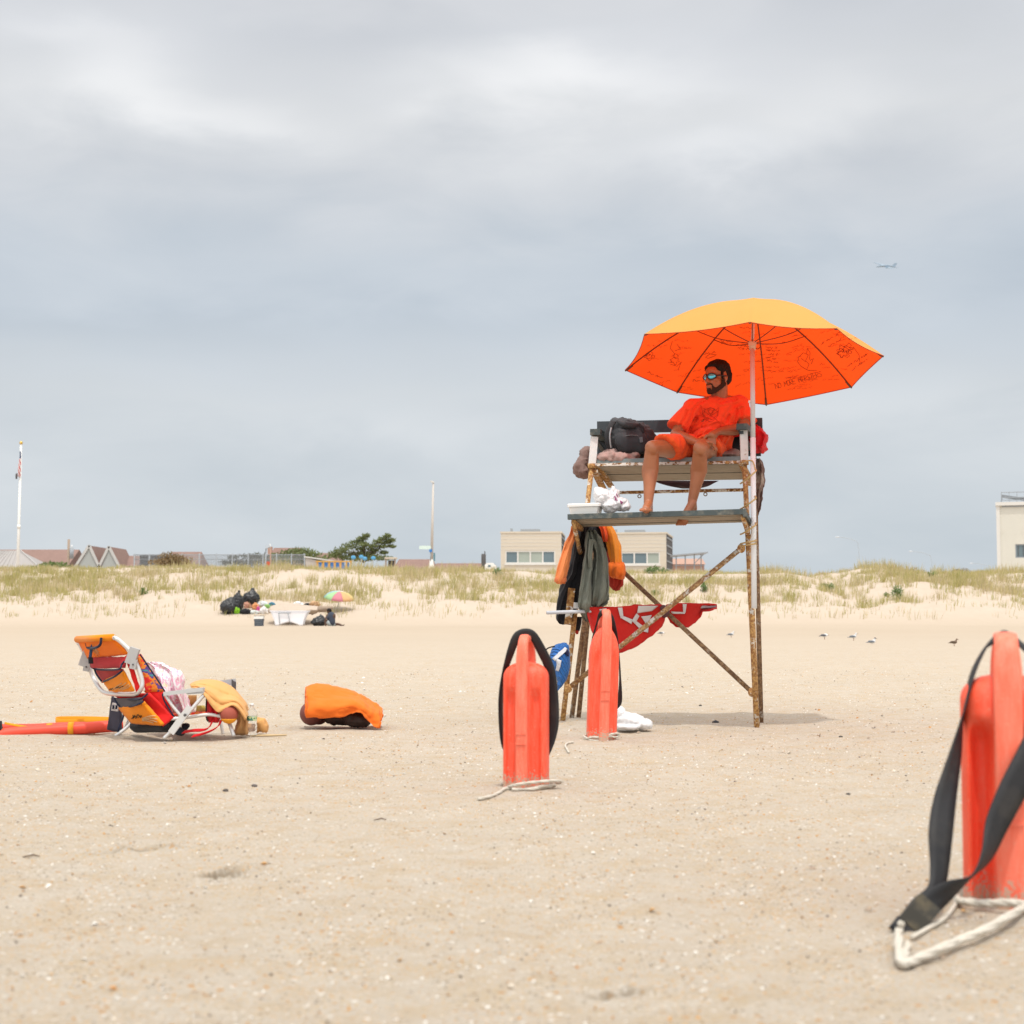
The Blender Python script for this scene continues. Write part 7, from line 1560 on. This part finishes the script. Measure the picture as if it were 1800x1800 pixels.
# ================================================================== orange cloth over the balls
def ball_pile():
    k = 11.42; sph = lambda x, y, rx, ry, dd=0: MB().ell(P(x, y, k + dd), (rx * k / FPX, rx * k / FPX, ry * k / FPX), n=26, m=18)
    M_b1 = simple('maroon_leather', (.19, .065, .055), .6, .25, 14, bump=.3, bscale=90); M_b2 = simple('brown_leather', (.050, .030, .024), .6, .3, 14, bump=.3, bscale=60)
    solo('ball', sph(548, 1254, 21, 21), M_b1, 'maroon ball peeking out at the left of the orange towel', 'ball'); solo('ball', sph(560, 1260, 16, 14, .12), M_b1, 'dark red ball squashed under the orange towel', 'ball')
    h1 = heap([(590, 1262, k, 20, 12, .08), (606, 1262, k, 16, 13, .08), (583, 1252, k, 12, 12, .08)], .012, .012, 12, 2); h2 = heap([(625, 1264, k - .05, 22, 13, .09), (638, 1266, k - .05, 14, 11, .08), (620, 1252, k, 14, 12, .08)], .012, .016, 12, 4)
    solo('shoe', h1, M_b2, 'dark brown shoe in shade under the middle of the orange towel', 'shoe'); solo('shoe', h2, M_b2, 'dark brown shoe nearest the folded end of the orange towel', 'shoe')
    cols = [(538, 1214, 1240), (539, 1208, 1262), (545, 1205.5, 1262), (556, 1203, 1262), (568, 1203.5, 1263), (580, 1205, 1262.5), (592, 1208, 1261), (604, 1211, 1260), (612, 1213, 1257), (618, 1215, 1254), (626, 1218, 1252), (634, 1222, 1253), (640, 1225, 1258), (648, 1230, 1268), (656, 1235, 1277), (662, 1239, 1279), (667, 1243, 1278), (671, 1245, 1262)]
    xs = []
    for i in range(len(cols) - 1):
        for q in range(5): xs.append(tuple(lerp(a, b, q / 5) for a, b in zip(cols[i], cols[i + 1])))
    xs.append(cols[-1]); rows = []
    for i in range(30):
        t = i / 29; row = []
        for (x, yt, yb) in xs:
            if t < .45:                                   # far side and top, going over the crest
                s = t / .45; a = s * pi / 2; dy = k + .30 - .30 * sin(a) * .55 - .0; z0 = lerp(yb, yt, sin(a)); row.append(P(x, lerp(yt + (yb - yt) * .75, yt, sin(a)), k + .38 * cos(a) + .02))
            else:
                s = (t - .45) / .55; y = lerp(yt, yb, s); row.append(P(x, y, k + .02 - .24 * sin(min(1, s * 1.25) * pi / 2) + .012 * sin(x * .16 + s * 4) * s + .012 * sin(s * 9 + x * .03)))
        rows.append(row)
    mb = MB().sheet(rows, .007); mb.ripple(.013, 8, 3, (.38, 1, 1.7)); solo('towel', mb, cloth('towel_orange', (.88, .185, .024), .07, trans=.08), 'bright orange towel draped over balls and shoes on the open sand', 'towel')
ball_pile()

# ================================================================== gulls
def gull(label, px, py, size, kind, face=1, sit=False, yaw=0.0, preen=False):
    d = G(px, py).y; b = P(px, py, d); s = size * .86; r = thing('gull', label, 'gull', b, 'gulls resting on the beach')
    cy, sy = cos(yaw) * face, sin(yaw); q = lambda x, y, z: b + V((x * cy * s, (y + x * sy) * s, z * s))
    lg = .05 if sit else .20; body = {'w': (.74, .73, .72), 'g': (.62, .62, .62), 'b': (.20, .14, .10)}[kind]; wing = {'w': (.10, .11, .13), 'g': (.17, .19, .22), 'b': (.12, .085, .06)}[kind]; head = {'w': (.70, .69, .68), 'g': (.62, .62, .62), 'b': (.20, .14, .10)}[kind]
    mb = MB(); mb.ell(q(.02, 0, lg + .17), (.24 * s, .14 * s, .15 * s)).ell(q(.14, 0, lg + .20), (.17 * s, .13 * s, .15 * s)).cap(q(-.12, 0, lg + .16), q(-.46, 0, lg + .10), .09 * s, .025 * s)
    hd = q(.27, 0, lg + .22) if preen else q(.27, 0, lg + .47); mb.cap(q(.18, 0, lg + .25), hd, .09 * s, .075 * s).ell(hd, (.085 * s, .075 * s, .078 * s))
    link_mesh('body', fuse(mb, max(.008, .025 * s), 1), simple('plumage', body, .8, .08), r)
    for sd in (-1, 1): link_mesh('wing', MB().ell(q(-.08, sd * .12, lg + .20), (.26 * s, .04 * s, .10 * s)).cap(q(-.25, sd * .07, lg + .17), q(-.56, sd * .02, lg + .10), .05 * s, .012 * s), simple('wing_feather', wing, .8, .15), r)
    if kind == 'g' and sit: link_mesh('hood', MB().ell(hd + V((0, 0, .015 * s)), (.09 * s, .082 * s, .075 * s)), simple('hood_dark', (.05, .05, .055), .8), r)
    link_mesh('beak', MB().tube([hd + V((.06 * cy * s, 0, -.005)), hd + V((.20 * cy * s, 0, -.04 * s))], [.026 * s, .006 * s], 8), simple('beak_dark', (.10, .06, .04), .5), r)
    if not sit:
        for sd in (-1, 1): link_mesh('leg', MB().tube([q(.02, sd * .06, lg + .05), q(.03, sd * .06, 0), q(.10, sd * .06, -.004)], .014 * s, 6), simple('gull_leg', (.25, .10, .06), .6), r)
gull('white gull seen through the chair frame left of the right legs', 1285, 1121, .36, 'g', 1)
gull('white breasted gull bending to preen, first of the four to the right', 1449, 1124, .40, 'w', 1, preen=True)
gull('slim grey winged gull standing upright between preening and sitting gulls', 1500, 1126, .38, 'g', 1)
gull('dark hooded gull sitting low on the sand', 1533, 1132.5, .36, 'g', 1, sit=True)
gull('brown speckled young gull standing alone near the closest rescue can', 1677, 1136, .32, 'b', 1)
gull('pale gull half hidden behind the lowest edge of the red flag', 1163, 1118, .34, 'w', 1, preen=True)

# ================================================================== airliner
def airliner():
    d = 2300; c = P(1556, 466.5, d); k = d / FPX; r = thing('airliner', 'distant pale blue jet airliner banking in the cloudy sky', 'aeroplane', c); M_air = simple('airliner_skin', (.24, .31, .38), .4, .05); M_air2 = simple('airliner_tail', (.20, .32, .42), .4)
    q = lambda x, y, dd=0: P(x, y, d + dd)
    link_mesh('fuselage', MB().tube([q(1540.5, 469.5), q(1543, 468.8), q(1549, 467.6), q(1560, 467.2), q(1569, 468.5), q(1575, 470.5)], [.3 * k, 1.3 * k, 1.9 * k, 1.9 * k, 1.3 * k, .4 * k], 14), M_air, r)
    def wing(pts, nm, th=.35): 
        mb = MB(); t_ = V((0, 0, th * k)); p = [q(*x) for x in pts]; mb.loops([[x + t_ for x in p], [x - t_ for x in p]]); link_mesh(nm, mb, M_air, r, smooth=False)
    wing([(1552, 466.5, 0), (1560, 466.8, 0), (1541, 462, 16), (1535.5, 461.5, 18)], 'wing'); wing([(1554, 468.5, 0), (1562, 468.5, 0), (1571, 471.5, -17), (1566, 472, -18)], 'wing')
    wing([(1568, 467.8, 0), (1573, 469, 0), (1577, 463, .5), (1572.5, 462.5, .5)], 'tail_fin'); wing([(1569, 469, 0), (1574, 470, 0), (1579, 470.3, -6), (1575, 470.3, -6)], 'tailplane')
    for x, y, dd in ((1548, 466.6, 7), (1559, 470.6, -7)): link_mesh('engine', MB().tube([q(x - 2.2, y, dd), q(x + 2, y, dd)], [.9 * k, .7 * k], 10), M_air2, r)
airliner()

# ================================================================== small litter on the sand
def pebble(label, px, py, sz, col, seed, name='pebble', cat='stone', flat=.6):
    g_ = G(px, py); mb = MB().ell(g_ + V((0, 0, sz * flat * .4)), (sz, sz * .7, sz * flat), n=14, m=10).ripple(sz * .35, .7 / sz, seed); solo(name, mb, simple('litter', col, .8, .3, 30), label, cat)
pebble('dark twisted pebble left of the middle rescue can, lower of two', 396, 1391, .013, (.10, .085, .075), 1); pebble('dark twisted pebble left of the middle rescue can, upper of two', 447, 1383, .013, (.13, .11, .10), 2)
pebble('flat dark box shaped stone in the umbrella shadow', 1258, 1270.5, .024, (.055, .055, .06), 3, flat=.5); pebble('small dark stone in front of the closest rescue can', 1491, 1397, .010, (.11, .10, .09), 4)
pebble('tiny dark stone by the right chair legs, on the open sand', 1478, 1296, .012, (.10, .09, .08), 5); pebble('dark chip of stone on the sand behind the chair legs', 1231, 1241, .013, (.10, .09, .08), 6)
for i, (px, py, L, a, lb) in enumerate(((1710, 1207, .07, -.1, 'dark bent twig lying above the middle of the right side sand'), (55, 1508, .055, .35, 'thin brown twig lying near the long footprint'), (668, 1443, .05, .5, 'short brown twig left of the middle rescue can foot'), (1441, 1297, .05, 1.45, 'thin black twig standing upright right of the umbrella shadow'))):
    p = G(px, py); e = V((cos(a), .25 if a < 1 else .02, sin(a) if a > 1 else 0)).normalized() * L; mb = MB().tube([p + V((0, 0, .004)) - e * (.5 if a < 1 else 0), p + e * .1 + V((0, 0, .01)), p + e * .5 + V((0, 0, .004))], [.002, .0034, .0015], 6); solo('twig', mb, simple('twig_brown', (.12, .08, .05), .9), lb, 'twig')
